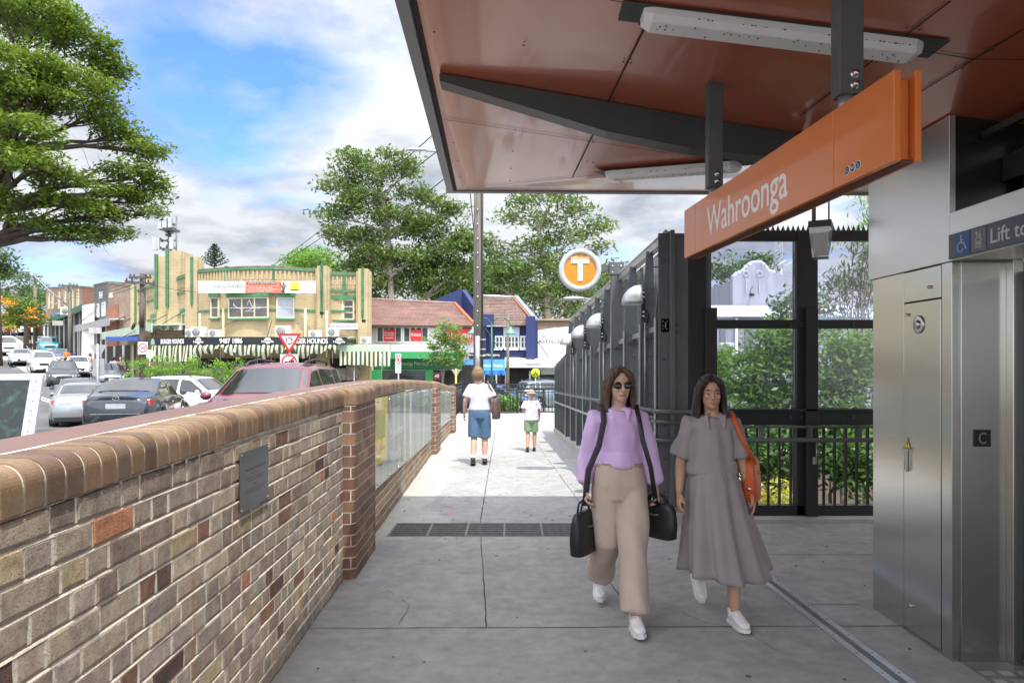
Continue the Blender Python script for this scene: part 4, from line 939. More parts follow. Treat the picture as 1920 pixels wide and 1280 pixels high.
# header
def hx(D): return 2.44
top_ = cz(2.44) - .004
Dw = 2.44 * F / (1785 - 960); zw0 = ZP(400, Dw)
q = MB(); q.box(2.425, 2.46, Dw, 4.85, H1 + .003, top_); q.build('header_panel', steel_h, LIF, bevel=.002)
q = MB(); q.box(2.425, 2.46, 1.0, Dw - .002, H1 + .003, zw0); q.build('header_band', steel_h, LIF, bevel=.002)
q = MB(); q.box(2.43, 4, 4.852, 4.87, H1, top_); q.box(2.46, 6.0, 3.97, 4.85, H1 + .005, H1 + .03); q.build('header_return', steel_h, LIF)
q = MB(); q.box(2.46, 4.0, 1.0, 3.88, H1 + .003, H1 + .02); q.build('header_soffit', steel_h, LIF)
q = MB(); q.box(2.95, 2.97, 1.0, 4.4, zw0 - .2, 3.3); q.box(2.47, 3.0, Dw + .01, Dw + .03, zw0 - .1, 3.2); q.box(2.465, 3.0, 1.0, Dw, zw0 - .02, zw0 - .003); q.build('window_recess', mat('window_dark', (.012, .013, .013), .25, 0, .1, 2, spec=.8), LIF)
q = MB(); q.box(2.60, 2.63, 1, Dw, 2.90, 2.935); q.box(2.72, 2.94, 1, Dw, 2.66, 2.80); q.box(2.85, 2.94, 3.45, 3.52, zw0, 2.66); q.box(2.85, 2.94, 3.2, 3.23, zw0, 2.66); q.build('window_frame', mat('window_frame_dark', (.03, .032, .033), .35, .2), LIF)
# locks
Dm = (Dd1 + Dd2) / 2
q = MB()
for z_, D_, r_ in ((ZP(539, 4.20), 4.165, .009), (ZP(590, 4.4), 4.40, .009), (ZP(1136, 4.35), 4.36, .011)): q.cyl((2.438, D_, z_), (2.425, D_, z_), r_, n=14)
q.build('lock', chrome, dr)
q = MB(); zz = ZP(608, 4.27); q.tube([(2.438, 4.28, zz), (2.432, 4.28, zz), (2.430, 4.28, zz)], [.055, .055, .045], 24); q.tube([(2.43, 4.28, zz), (2.418, 4.28, zz)], [.028, .022], 16); q.build('lock_boss', chrome, dr)
q = MB(); zz = ZP(862, 4.41); q.box(2.42, 2.437, 4.395, 4.425, zz - .07, zz + .07); q.box(2.405, 2.42, 4.40, 4.42, zz + .045, zz + .075); q.box(2.41, 2.42, 4.40, 4.415, zz - .06, zz + .04); q.build('handle', chrome, dr, bevel=.003)
yel = mat('warning_yellow', (.75, .55, .06), .5)
frL = frame((2.4365, 4.40, ZP(830, 4.41)), (0, -1, 0))
q = MB(frL); q.prism([(-.036, 0, -.032), (.036, 0, -.032), (0, 0, .036)], (0, -.001, 0)); wl = q.build('warning_label', black, dr, fix=True)
q = MB(frL); q.prism([(-.029, -.0011, -.028), (.029, -.0011, -.028), (0, -.0011, .028)], (0, -.0006, 0)); q.build('label_face', yel, wl, fix=True)
q = MB(frL); q.prism([(.004, -.0018, .016), (-.009, -.0018, -.004), (-.001, -.0018, -.004), (-.003, -.0018, -.022), (.009, -.0018, .001), (.002, -.0018, .001)], (0, -.0005, 0)); q.build('bolt_symbol', black, wl, fix=True)
# plate with letter C on the reveal
zc = ZP(821, 3.955)
SGN = thing('letter_sign', 'small black square plate with a grey letter C beside the lift door', 'sign', (XP(1841, 3.955), 3.954, zc))
q = MB(); xx = XP(1841, 3.955); q.box(xx - .046, xx + .046, 3.949, 3.954, zc - .047, zc + .047); q.build('plate', mat('sign_black', (.012, .014, .014), .4), SGN)
text('lettering', 'C', frame((xx, 3.949, zc), (1, 0, 0)), .062, .042, mat('braille_grey', (.24, .24, .24), .4), SGN, .002)
# lift sign band
LS = thing('lift_sign', 'dark blue sign band with wheelchair and lift symbols reading Lift to', 'sign', (2.42, 3.6, 2.3))
Ds = 2.41 * F / (1779 - 960); zs0, zs1 = ZP(487, Ds), ZP(441, Ds)
q = MB(); q.box(2.408, 2.425, 1.2, Ds, zs0, zs1); q.build('panel', mat('sign_navy', (.035, .04, .075), .3, 0, .1, 3, spec=.7), LS, bevel=.003)
frS = frame((2.4075, 0, (zs0 + zs1) / 2), (0, -1, 0))   # local x = -Y
hh = zs1 - zs0
def sy(px): return 2.4075 * F / (px - 960)
q = MB(); q.box(2.4055, 2.4075, sy(1818.5), sy(1792.5), zs0 + .009, zs1 - .009); q.build('symbol_panel', mat('access_blue', (.015, .11, .36), .4), LS)
q = MB(); q.box(2.4055, 2.4075, sy(1849), sy(1822), zs0 + .009, zs1 - .009); q.build('symbol_panel', mat('symbol_grey', (.16, .16, .20), .4), LS)
lw_ = mat('sign_symbol_white', (.62, .64, .66), .4)
def seg(mb, c, pts, r_=.0035):
    for a, b_ in zip(pts, pts[1:]):
        A_ = Vector((2.4045, c - a[0], (zs0 + zs1) / 2 + a[1])); B_ = Vector((2.4045, c - b_[0], (zs0 + zs1) / 2 + b_[1])); mb.cyl(A_, B_, r_, n=6)
q = MB(); cc_ = sy(1805); seg(q, cc_, [(-.008, .035), (-.008, .005), (.016, .005), (.030, -.030), (.038, -.028)]); seg(q, cc_, [(-.008, .02), (.010, .02)])
seg(q, cc_, [(-.014 + .024 * math.cos(R(a)), -.012 + .026 * math.sin(R(a)) - .005) for a in range(100, 345, 20)]); q.cyl((2.4055, cc_ + .008, (zs0 + zs1) / 2 + .043), (2.403, cc_ + .008, (zs0 + zs1) / 2 + .043), .0065, n=10); q.build('wheelchair_symbol', lw_, LS)
q = MB(); cc_ = sy(1835.5); seg(q, cc_, [(-.020, -.040), (.020, -.040), (.020, .008), (-.020, .008), (-.020, -.040)], .0025)
for u in (-.010, 0, .010): seg(q, cc_, [(u, -.032), (u, -.004)], .0028)
seg(q, cc_, [(-.012, .015), (-.012, .042)]); seg(q, cc_, [(-.020, .033), (-.012, .043), (-.004, .033)]); seg(q, cc_, [(.012, .043), (.012, .016)]); seg(q, cc_, [(.004, .025), (.012, .015), (.020, .025)])
q.build('lift_symbol', lw_, LS)
text('lettering', 'Lift to', frame((2.4072, sy(1858), (zs0 + zs1) / 2), (0, -1, 0)), .075, (sy(1858) - sy(1929)), lw_, LS, .002, .004, align='L')
# tread plate at the lift threshold
TPm = mat('tread_plate', (.22, .22, .225), .5, .3, .2, 6)
t = thing('tread_plate', 'patterned metal tread plate on the floor at the lift threshold', 'floor plate', (2.7, 3.6, 0))
q = MB(); q.box(2.485, 3.4, 2.2, 3.953, .001, .006); q.build('plate', TPm, t)
q = MB()
for i in range(9):
    for j in range(16):
        x = 2.53 + i * .10; y = 2.3 + j * .10; 
        if (i + j) % 2:
            for k in (-.018, 0, .018): q.box(x - .035, x + .035, y + k - .005, y + k + .005, .006, .010)
        else: q.box(x - .03, x + .03, y - .028, y + .028, .006, .0075)
q.build('tread_pattern', mat('tread_raised', (.45, .45, .46), .45, .4, .15, 8), t)
# ================= BUILDINGS =================
cream = brick_mat('cream_brick', (.50, .40, .235), (.45, .345, .20), (.32, .255, .17), bump=.004, dirt=.22)
brownb = brick_mat('brown_brick', (.34, .24, .17), (.28, .18, .13), (.40, .34, .28), dirt=.3)
redb = brick_mat('red_brick', (.36, .14, .075), (.30, .11, .06), (.32, .24, .18), dirt=.25)
greenp = mat('green_glazed_trim', (.06, .18, .085), .45, 0, .3, 4, fine=.15)
creamp = mat('cream_paint', (.66, .58, .38), .55, 0, .1, 2, fine=.05)
palegreen = mat('pale_green_paint', (.42, .52, .40), .6, 0, .15, .8, fine=.05)
stain = mat('parapet_stain', (.16, .13, .09), .9, 0, .4, 2)
def seg_frames(pts):
    out = []
    for a, b_ in zip(pts, pts[1:]): a = Vector((*a, 0)); b_ = Vector((*b_, 0)); out.append((frame(a, b_ - a), (b_ - a).length))
    return out
def wall_band(mb, pts, z0, z1, o0, o1, mi=0):   # polyline band, o = outward offset (towards viewer = right-hand normal)
    n = len(pts); V = [Vector((*p, 0)) for p in pts]; off = []
    for i in range(n):
        t_ = (V[min(i + 1, n - 1)] - V[max(0, i - 1)]).normalized(); off.append(Vector((t_.y, -t_.x, 0)))
    for i in range(n - 1):
        p = [V[i] + off[i] * o0, V[i + 1] + off[i + 1] * o0, V[i + 1] + off[i + 1] * o1, V[i] + off[i] * o1]
        z = Vector((0, 0, 1)); mb.hexa([q + z * z0 for q in (p[0], p[1], p[2], p[3])] + [q + z * z1 for q in (p[0], p[1], p[2], p[3])])
# --- cream brick corner building
BH = thing('corner_building', 'two storey cream brick corner building with green trim and curved front', 'building', (-13, 39, -.6))
front = []
Dc = 38.0
def bx(px, D): return (XP(px, D), D)
# curved front from pixel 385 to 602
cpts = []
for i in range(15):
    f = i / 14; px = 372 + (604 - 372) * f; D = 39.4 - 1.35 * math.sin(math.pi * f) - .2 * f; cpts.append(bx(px, D))
left = [bx(256, 50.0), bx(300, 45.5), bx(345, 41.8), bx(366, 40.0)]
right = [bx(612, 39.1), bx(692, 39.5)]
ZT = 6.75; ZB = -1.2
def zc_(py, D): return ZP(py, D)
q = MB(); wall_band(q, left, ZB, ZT, -.3, 0); wall_band(q, cpts, ZB, ZT, -.3, 0); wall_band(q, right, ZB, ZT - .15, -.3, 0)
q.hexa([(XP(688, 39.5), 39.55, ZB), (XP(692, 39.5), 39.55, ZB), (XP(688, 52), 52, ZB), (XP(684, 52), 52, ZB), (XP(688, 39.5), 39.55, ZT - .2), (XP(692, 39.5), 39.55, ZT - .2), (XP(688, 52), 52, ZT - .3), (XP(684, 52), 52, ZT - .3)])
q.build('wall', cream, BH, fix=True)
q = MB(); fl = [left[0]] + left[1:] + cpts[::2] + right; q.add([(x, y, ZT - .9) for x, y in fl] + [(XP(686, 52), 52, ZT - .9), (left[0][0], 52, ZT - .9)], [tuple(range(len(fl) + 2))]); q.build('roof', galv, BH)
for (pl, nm, dz) in ((cpts, 0, 0), (left, 1, 0), (right, 2, -.15)):
    q = MB(); wall_band(q, pl, ZT - .10 + dz, ZT + .02 + dz, 0, .10); wall_band(q, pl, ZT - .98 + dz, ZT - .86 + dz, .003, .07)
    wall_band(q, pl, 4.48, 4.60, .003, .05); wall_band(q, pl, 2.98 - .1, 3.12 - .1, .003, .06); q.build('green_band', greenp, BH, fix=True)
    q = MB(); wall_band(q, pl, ZT + .02 + dz, ZT + .10 + dz, -.28, .06); q.build('parapet_cap', stain, BH, fix=True)
# corbelled teeth in the parapet
q = MB()
def along(pl, step):
    V = [Vector((*p, 0)) for p in pl]; o = []
    for a, b_ in zip(V, V[1:]):
        t_ = (b_ - a).normalized(); L_ = (b_ - a).length; d_ = step / 2
        while d_ < L_: o.append((a + t_ * d_, t_)); d_ += step
    return o
for pl, dz in ((cpts, 0), (left, 0), (right, -.15)):
    for p, t_ in along(pl, .235):
        nn_ = Vector((t_.y, -t_.x, 0)); f_ = frame(p, t_); mm = MB(f_); q.M = f_; q.box(-.055, .055, -.06, 0, ZT - .62 + dz, ZT - .12 + dz); q.box(-.055, .055, -.03, 0, ZT - .78 + dz, ZT - .62 + dz); q.M = None
q.build('corbel_course', cream, BH)
def pil(px, D, w_, z0, z1, green=True, dep=.28, gz0=None):
    x, y = bx(px, D); q = MB(); q.box(x - w_ / 2, x + w_ / 2, y - dep, y + .3, z0, z1); q.box(x - w_ / 2 - .12, x - w_ / 2 + .12, y - dep * .55, y + .3, z0, z1 - .12); q.box(x + w_ / 2 - .12, x + w_ / 2 + .12, y - dep * .55, y + .3, z0, z1 - .12)
    p_ = q.build('pilaster', cream, BH)
    if green:
        q = MB(); g0_ = gz0 if gz0 is not None else z1 - 2.2; z = g0_
        while z < z1: q.box(x - .07, x + .07, y - dep - .05, y - dep + .01, z, z + .085); z += .095
        q.prism([(x - .07, y - dep - .03, g0_), (x + .07, y - dep - .03, g0_), (x, y - dep - .01, g0_ - .35)], (0, .05, 0)); q.build('green_spine', greenp, p_)
pil(364, 39.7, .62, ZB, 7.55, gz0=5.0); pil(606, 39.0, .52, ZB, ZT + .22, gz0=4.4); pil(682, 39.3, .52, ZB, ZT + .1, gz0=4.25)
pil(258, 49.8, .6, ZB, 7.15, gz0=4.4); pil(276, 48.0, .6, ZB, 7.6, gz0=4.6)
for px, zt_ in ((425, ZT), (513, ZT)):
    D = {425: 38.6, 513: 38.1, 340: 42.1}[px]; x, y = bx(px, D); q = MB(); z = ZT - 1.25
    while z < ZT + .12: q.box(x - .07, x + .07, y - .16, y + .2, z, z + .085); z += .095
    q.build('green_spine', greenp, BH)
x, y = bx(646, 39.3); q = MB(); z = 5.45
while z < 6.7: q.box(x - .09, x + .09, y - .12, y, z, z + .085); z += .095
q.prism([(x - .07, y - .1, 5.45), (x + .07, y - .1, 5.45), (x, y - .1, 5.1)], (0, .05, 0)); q.build('green_spine', greenp, BH)
# twin towers with green spines
for px, D, pt in ((312, 44.4, 482), (333, 43.0, 472)):
    x, y = bx(px, D); zt_ = zc_(pt, D); q = MB(); q.box(x - .38, x + .38, y - .4, y + 1.2, ZB, zt_); q.box(x - .5, x - .36, y - .25, y + 1.2, ZB, zt_ - .2); q.box(x + .36, x + .5, y - .25, y + 1.2, ZB, zt_ - .15); tw = q.build('tower', cream, BH)
    q = MB(); z = 5.0
    while z < zt_ + .1: q.box(x - .50, x - .32, y - .52, y - .38, z, z + .09); z += .10
    q.build('green_spine', greenp, tw)
# windows
def window(par, O, X, w_, h, cols=2, rows=2, frame_m=creamp, gm_=winglass, fw=.07, sill=True, dep=.06, hood=None):
    f_ = frame(O, X)   # O is bottom centre on the wall face, y = into wall
    q = MB(f_); q.box(-w_ / 2, w_ / 2, -.012, .02, 0, h); wn = q.build('window', gm_, par)
    q = MB(f_)
    q.box(-w_ / 2 - fw, -w_ / 2, -dep, .02, -fw, h + fw); q.box(w_ / 2, w_ / 2 + fw, -dep, .02, -fw, h + fw); q.box(-w_ / 2, w_ / 2, -dep, .02, h, h + fw); q.box(-w_ / 2, w_ / 2, -dep, .02, -fw, 0)
    for i in range(1, cols): x = -w_ / 2 + w_ * i / cols; q.box(x - fw * .45, x + fw * .45, -dep * .8, .0, 0, h)
    for j in range(1, rows): z = h * j / rows; q.box(-w_ / 2, w_ / 2, -dep * .5, -.001, z - .02, z + .02)
    q.build('frame', frame_m, wn)
    if sill: q = MB(f_); q.box(-w_ / 2 - fw * 1.8, w_ / 2 + fw * 1.8, -dep - .07, .0, -fw - .09, -fw - .002); q.build('sill', greenp if par is BH else frame_m, wn)
    if hood: q = MB(f_); q.box(-w_ / 2 - .12, w_ / 2 + .12, -.14, 0, h + fw + .002, h + fw + .24); q.build('lintel', hood, wn)
    return wn
def cur(px):   # point on curved front
    V = cpts; 
    for a, b_ in zip(V, V[1:]):
        pa, pb_ = CX + a[0] / a[1] * F, CX + b_[0] / b_[1] * F
        if pa <= px <= pb_: f = (px - pa) / (pb_ - pa); return (Vector((a[0] + (b_[0] - a[0]) * f, a[1] + (b_[1] - a[1]) * f, 0)), Vector((b_[0] - a[0], b_[1] - a[1], 0)).normalized())
bl = mat('grey_blind_glass', (.10, .095, .10), .15, 0, .2, 2, spec=.7)
for px, w_, c_, m_ in ((405, .50, 1, bl), (467, 2.25, 3, bl), (535, .78, 1, mat('white_blind_glass', (.33, .36, .42), .2, 0, .1, 1, spec=.7))):
    p, t_ = cur(px); nn_ = Vector((t_.y, -t_.x, 0)); window(BH, p + nn_ * .05 + Vector((0, 0, ZP(594, p.y))), t_, w_, (594 - 560) / F * p.y, c_, 2, creamp, m_, hood=greenp)
x, y = bx(643, 39.3); window(BH, (x, y - .02, ZP(597, y)), (1, 0, 0), 1.12, (597 - 564) / F * y, 2, 3, creamp, winglass, hood=greenp)
for px, D in ((293, 46.0), (349, 41.4)):
    L0, L1 = Vector((*left[0], 0)), Vector((*left[3], 0)); t_ = (L1 - L0).normalized(); x, y = bx(px, D)
    # project onto the left wall
    for a, b_ in zip(left, left[1:]):
        A_, B_ = Vector((*a, 0)), Vector((*b_, 0)); pa, pb_ = CX + a[0] / a[1] * F, CX + b_[0] / b_[1] * F
        if pa <= px <= pb_: f = (px - pa) / (pb_ - pa); p = A_.lerp(B_, f); t_ = (B_ - A_).normalized()
    window(BH, p + Vector((t_.y, -t_.x, 0)) * .02 + Vector((0, 0, 3.3)), t_, 1.3, 1.25, 2, 2, creamp, bl, hood=greenp)
# recessed lower bay with cream beam
q = MB(); p, t_ = cur(470); f_ = frame(p, t_); q.M = f_; q.box(-2.3, 2.35, -.32, -.05, 2.42, 2.72); q.build('balcony_beam', creamp, BH)
# downpipes
for px, D, z0, z1 in ((377, 39.1, 2.0, 4.4), (421, 38.4, 2.0, 4.6), (574, 38.2, 2.0, 4.6), (614, 38.9, 2.0, 4.5)):
    x, y = bx(px, D); q = MB(); q.cyl((x, y - .16, z0), (x, y - .16, z1), .06, n=8); q.build('downpipe', creamp, BH)
x, y = bx(517, 38.0)
for px, py in ((521, 585), (606, 587), (684, 602)):
    D = 38.4; q = MB(); q.cyl((XP(px, D), D - .35, ZP(py, D)), (XP(px, D), D - .2, ZP(py, D)), .10, n=12); q.build('wall_anchor', black, BH)
text('lettering', '9817   4861', frame((XP(643, 39.2), 39.13, ZP(546, 39.2)), (1, 0, 0)), .13, 1.0, mat('faded_letters', (.28, .2, .12), .7), BH, .01)
# shop level: dark recesses, posts
q = MB(); wall_band(q, [left[2], left[3]] + cpts + right, ZB, 1.95, .02, .12); q.build('shopfront', shopdark, BH, fix=True)
q = MB()
for i in range(13):
    p, t_ = cur(380 + 17 * i) if 380 + 17 * i < 600 else (None, None)
    if p is None: continue
    f_ = frame(p, t_); q.M = f_; q.box(-.035, .035, -.20, -.12, -1.0, 1.95); q.M = None
q.build('shop_mullion', mat('shop_mullion', (.10, .08, .06), .5), BH)
for i, px in enumerate((395, 418, 452, 500, 540, 575, 640, 665)):
    D = 38.2 if px < 600 else 39; q = MB(); q.box(XP(px, D) - .35, XP(px, D) + .35, D - 0.45, D - .40, ZP(712, D), ZP(690 - (i % 3) * 4, D)); q.build('window_poster', mat('window_poster', (.20, .17, .14), .6, 0, .5, 3), BH)
# awning roofs and fascia (black)
AW = thing('shop_awning', 'black awning fascia lettered Burger Hounds over green and cream striped blinds', 'awning', (-14, 36, 2.6))
def apx(px): D = 36.3 + .5 * abs((px - 490) / 200.) ; return Vector((XP(px, D), D, 0))
a0, a1, a2 = Vector((XP(283, 37.6), 37.6, 0)), Vector((XP(440, 36.2), 36.2, 0)), Vector((XP(651, 36.6), 36.6, 0))
AP = [a0, a1, a2]
zf0, zf1 = 2.62, 3.02
q = MB(); wall_band(q, [(p.x, p.y) for p in AP], zf0, zf1, -.05, 0); q.build('fascia', mat('fascia_black', (.012, .015, .022), .5, 0, .1, 2), AW, fix=True)
q = MB(); q.add([a0 + Vector((0, 0, zf1 - .05)), a1 + Vector((0, .02, zf1 - .05)), a2 + Vector((0, .02, zf1 - .05)), Vector((a2.x, 39.0, zf1 + .1)), Vector((a1.x, 38.6, zf1 + .1)), Vector((left[2][0], left[2][1], zf1 + .1))], [(0, 1, 4, 5), (1, 2, 3, 4)]); q.build('awning_roof', mat('awning_sheet', (.30, .34, .30), .6, 0, .2, 1), AW)
def aw_at(px):
    for a, b_ in ((a0, a1), (a1, a2)):
        pa, pb_ = CX + a.x / a.y * F, CX + b_.x / b_.y * F
        if pa - 1 <= px <= pb_ + 1:
            # intersect ray with segment
            k = (px - CX) / F; t_ = (a.x - k * a.y) / (k * (b_.y - a.y) - (b_.x - a.x)); return a.lerp(b_, t_), (b_ - a).normalized()
def atext(px, s_, wpx, h, mt_=letter_w, dz=0, bold=.02, par=AW, depth=.01):
    p, t_ = aw_at(px); nn_ = Vector((t_.y, -t_.x, 0)); f_ = frame(p + nn_ * .004 + Vector((0, 0, (zf0 + zf1) / 2 + dz)), t_)
    return text('lettering', s_, f_, h, wpx / F * p.y, mt_, par, depth, bold)
atext(323, 'BURGER HOUNDS', 52, .25); atext(433, '9487 1886', 50, .27); atext(546 + 31, 'BURGER HOUNDS', 76 - 2, .27)
for px in (372, 502, 636):
    p, t_ = aw_at(px); nn_ = Vector((t_.y, -t_.x, 0)); f_ = frame(p + nn_ * .002 + Vector((0, 0, (zf0 + zf1) / 2)), t_)
    q = MB(f_); n_ = 20; q.prism([(.17 * math.cos(math.pi * i / n_), 0, .02 + .15 * math.sin(math.pi * i / n_)) for i in range(n_ + 1)], (0, -.006, 0)); q.prism([(.10 * math.cos(math.pi * i / n_), 0, -.09 - .06 * math.sin(math.pi * i / n_)) for i in range(n_ + 1)][::-1], (0, -.006, 0)); q.build('burger_emblem', letter_w, AW, fix=True)
    atext(px, 'Hounds', 22, .11, dz=-.035)
p, t_ = aw_at(286.5); f_ = frame(p + Vector((0, -.004, (zf0 + zf1) / 2)), t_); q = MB(f_); q.prism([(-.12, 0, -.17), (.12, 0, -.17), (.12, 0, 0), (.05, 0, .16), (-.05, 0, .16), (-.12, 0, 0)], (0, -.006, 0)); q.build('hound_badge', mat('badge_green', (.22, .40, .33), .6), AW, fix=True)
def stripes_mat():
    m = bpy.data.materials.new('striped_canvas'); m.use_nodes = True; t = m.node_tree; n = t.nodes.new; l = t.links.new; b = t.nodes['Principled BSDF']; b.inputs['Roughness'].default_value = .9
    a = n('ShaderNodeAttribute'); a.attribute_name = 'Col'; l(a.outputs['Color'], b.inputs['Base Color']); return m
canvas = stripes_mat()
def blind(P0, P1, ztop, drop, mess, par, sw=.11, seed=1):
    rr = random.Random(seed); L_ = (P1 - P0).length; t_ = (P1 - P0).normalized(); nn_ = Vector((t_.y, -t_.x, 0)); q = MB(); n_ = int(L_ / (sw / 2)); nv = 5
    ph = rr.uniform(0, 6)
    def pt(i, j):
        u = i / n_ * L_; f = j / nv; d = drop * (1 + mess * .35 * math.sin(u * 2.6 + ph) * f + mess * .2 * math.sin(u * 7 + ph))
        y = f * .10 + (.03 + .05 * f) * math.sin(u * 9 + ph + f * 2) * (1 + mess) + mess * .12 * math.sin(f * 3.1) * abs(math.sin(u * 1.8 + ph))
        return P0 + t_ * u + nn_ * y + Vector((0, 0, ztop - f * d))
    for i in range(n_):
        c = (.035, .065, .04) if (i // 2) % 2 else (.52, .50, .36)
        for j in range(nv): q.add([pt(i, j), pt(i + 1, j), pt(i + 1, j + 1), pt(i, j + 1)], [(0, 3, 2, 1)], 0, True, c)
    return q.build('striped_blind', canvas, par)
br = [(283, 367, .86, .05), (368, 425, .42, 1.0), (426, 492, .45, .8), (493, 566, .44, 1.2), (567, 634, .46, .9)]
for i, (pa, pb_, d_, ms) in enumerate(br):
    A_, _ = aw_at(max(pa, 284)); B_, _ = aw_at(min(pb_, 650))
    if pa < 440 < pb_:
        blind(A_, a1, zf0, d_, ms, AW, seed=i); blind(a1, B_, zf0, d_, ms, AW, seed=i)
    else: blind(A_, B_, zf0, d_, ms, AW, seed=i)
q = MB()
for px in (308, 328, 375, 413, 442, 482, 508, 580, 623):
    p, t_ = aw_at(px); q.cyl((p.x, p.y + .05, zf0), (p.x, p.y + .05, zf0 - .95 if px > 340 else -.5), .014, n=6)
q.build('blind_pole', galv, AW)
# awning on the left side street (pale green)
def simple_awning(name, label, P0, P1, z0, z1, back, m, roofm=None, group=None):
    t = thing(name, label, 'awning', tuple((P0 + P1) / 2 + Vector((0, 0, z0))), group=group); t_ = (P1 - P0).normalized(); nn_ = Vector((t_.y, -t_.x, 0)); Z_ = Vector((0, 0, 1))
    q = MB(); q.hexa([P0 + Z_ * z0, P1 + Z_ * z0, P1 - nn_ * .08 + Z_ * z0, P0 - nn_ * .08 + Z_ * z0, P0 + Z_ * z1, P1 + Z_ * z1, P1 - nn_ * .08 + Z_ * z1, P0 - nn_ * .08 + Z_ * z1]); q.build('fascia', m, t, fix=True)
    q = MB(); q.hexa([P0 - nn_ * .081 + Z_ * (z1 - .12), P1 - nn_ * .081 + Z_ * (z1 - .12), P1 - nn_ * back + Z_ * (z1 + .02), P0 - nn_ * back + Z_ * (z1 + .02), P0 - nn_ * .081 + Z_ * (z1 - .05), P1 - nn_ * .081 + Z_ * (z1 - .05), P1 - nn_ * back + Z_ * (z1 + .1), P0 - nn_ * back + Z_ * (z1 + .1)]); q.build('awning_roof', roofm or m, t, fix=True)
    return t
def V3(px, D): return Vector((XP(px, D), D, 0))
simple_awning('side_awning', 'pale green flat awning on the side of the cream brick building', V3(190, 50), V3(283, 38.5), 3.35, 3.85, 3.2, palegreen)
x0 = V3(283, 38.4); 
# green-grey awning right of the black one, with striped drop blind
t = simple_awning('green_awning', 'pale green awning with one striped drop blind right of the black fascia', V3(636, 36.9), V3(732, 37.4), ZP(659, 37), ZP(647, 37), 2.2, palegreen)
blind(V3(637, 36.8), V3(731, 37.3), ZP(659, 37), .72, .15, t, seed=9)
q = MB(); q.cyl(V3(716, 37.2) + Vector((0, 0, .3)), V3(716, 37.2) + Vector((0, 0, 2.2)), .015, n=6); q.cyl(V3(664, 37.2) + Vector((0, 0, -1)), V3(664, 37.2) + Vector((0, 0, 2.2)), .04, n=6); q.build('blind_pole', galv, t)
# small blue and brown shop signs at the left
def flat_sign(name, label, px0, px1, py0, py1, D, m, D1=None, txt=None, tm=letter_w, th=.5, tw=.8, group=None, cat='sign'):
    D1 = D1 or D; A_, B_ = V3(px0, D), V3(px1, D1); t = thing(name, label, cat, tuple((A_ + B_) / 2 + Vector((0, 0, ZP(py1, D)))), group=group); Z_ = Vector((0, 0, 1)); tt_ = (B_ - A_).normalized(); nn_ = Vector((tt_.y, -tt_.x, 0))
    z0, z1 = ZP(py1, D), ZP(py0, D); z0b, z1b = ZP(py1, D1), ZP(py0, D1); q = MB()
    q.hexa([A_ + Z_ * z0, B_ + Z_ * z0b, B_ - nn_ * .06 + Z_ * z0b, A_ - nn_ * .06 + Z_ * z0, A_ + Z_ * z1, B_ + Z_ * z1b, B_ - nn_ * .06 + Z_ * z1b, A_ - nn_ * .06 + Z_ * z1]); q.build('panel', m, t, fix=True)
    if txt: text('lettering', txt, frame((A_ + B_) / 2 + nn_ * .003 + Z_ * ((z0 + z1 + z0b + z1b) / 4), B_ - A_), (z1 - z0) * th, (B_ - A_).length * tw, tm, t, .008, .01)
    return t
flat_sign('shop_sign', 'blue shop sign band with a yellow emblem under the pale green awning', 198, 258, 631, 639, 44, mat('sign_blue', (.02, .09, .38), .5), 40)
flat_sign('shop_sign', 'small brown hanging sign beside the timber power pole', 262, 285, 620, 631, 39, mat('sign_brown', (.10, .06, .03), .5))
flat_sign('shop_sign', 'white banner reading The Goddess above the windows of the cream building', 368, 592, 527, 549, 37.75, mat('banner_white', (.70, .74, .72), .5, 0, .04, 1), txt=None)
BN = [o for o in COL.objects if o.name.startswith('shop_sign') and o.type == 'EMPTY'][-1]
def btxt(s_, px, py, hpx, wpx, m, dd=.006, bold=0): D = 37.70; text('lettering', s_, frame((XP(px, D), D, ZP(py, D)), (1, 0, 0)), hpx / F * D, wpx / F * D, m, BN, .006, bold)
greyl = mat('grey_lettering', (.12, .13, .13), .5)
btxt('THE GODDESS', 427, 536, 7, 58, greyl)
def bpan(px0, px1, py0, py1, m, nm, off=0): D = 37.738 - off; q = MB(); q.box(XP(px0, D), XP(px1, D), D, D + .008, ZP(py1, D), ZP(py0, D)); q.build(nm, m, BN)
coral = mat('banner_coral', (.72, .14, .08), .5); bpan(368.5, 371, 527.5, 548.5, coral, 'coral_strip'); bpan(460, 527, 527.5, 548.5, coral, 'coral_panel')
bpan(463, 516, 529, 533, mat('banner_dark', (.05, .05, .05), .5), 'heading_bar', .012); btxt('SUPERIOR IPL TREATMENTS FOR', 490, 531, 2.4, 50, letter_w)
for k, l_ in enumerate(('Permanent hair reduction   Skin rejuvenation', 'Rosacea & facial veins   Acne', 'Reduces and manages age spots & pigmentation', 'Sun burn & markings   Capillaries')): btxt(l_, 493 - (4 if k % 2 else 0), 536 + k * 3.4, 2.2, (60, 44, 60, 48)[k], letter_w)
bpan(544, 561, 529.5, 545, mat('banner_yellow', (.72, .58, .05), .5), 'yellow_panel'); bpan(545.5, 559.5, 542, 544, MATS['banner_dark'], 'dark_bar', .012); btxt('RELAX & ENJOY', 576, 538, 2.2, 16, greyl)
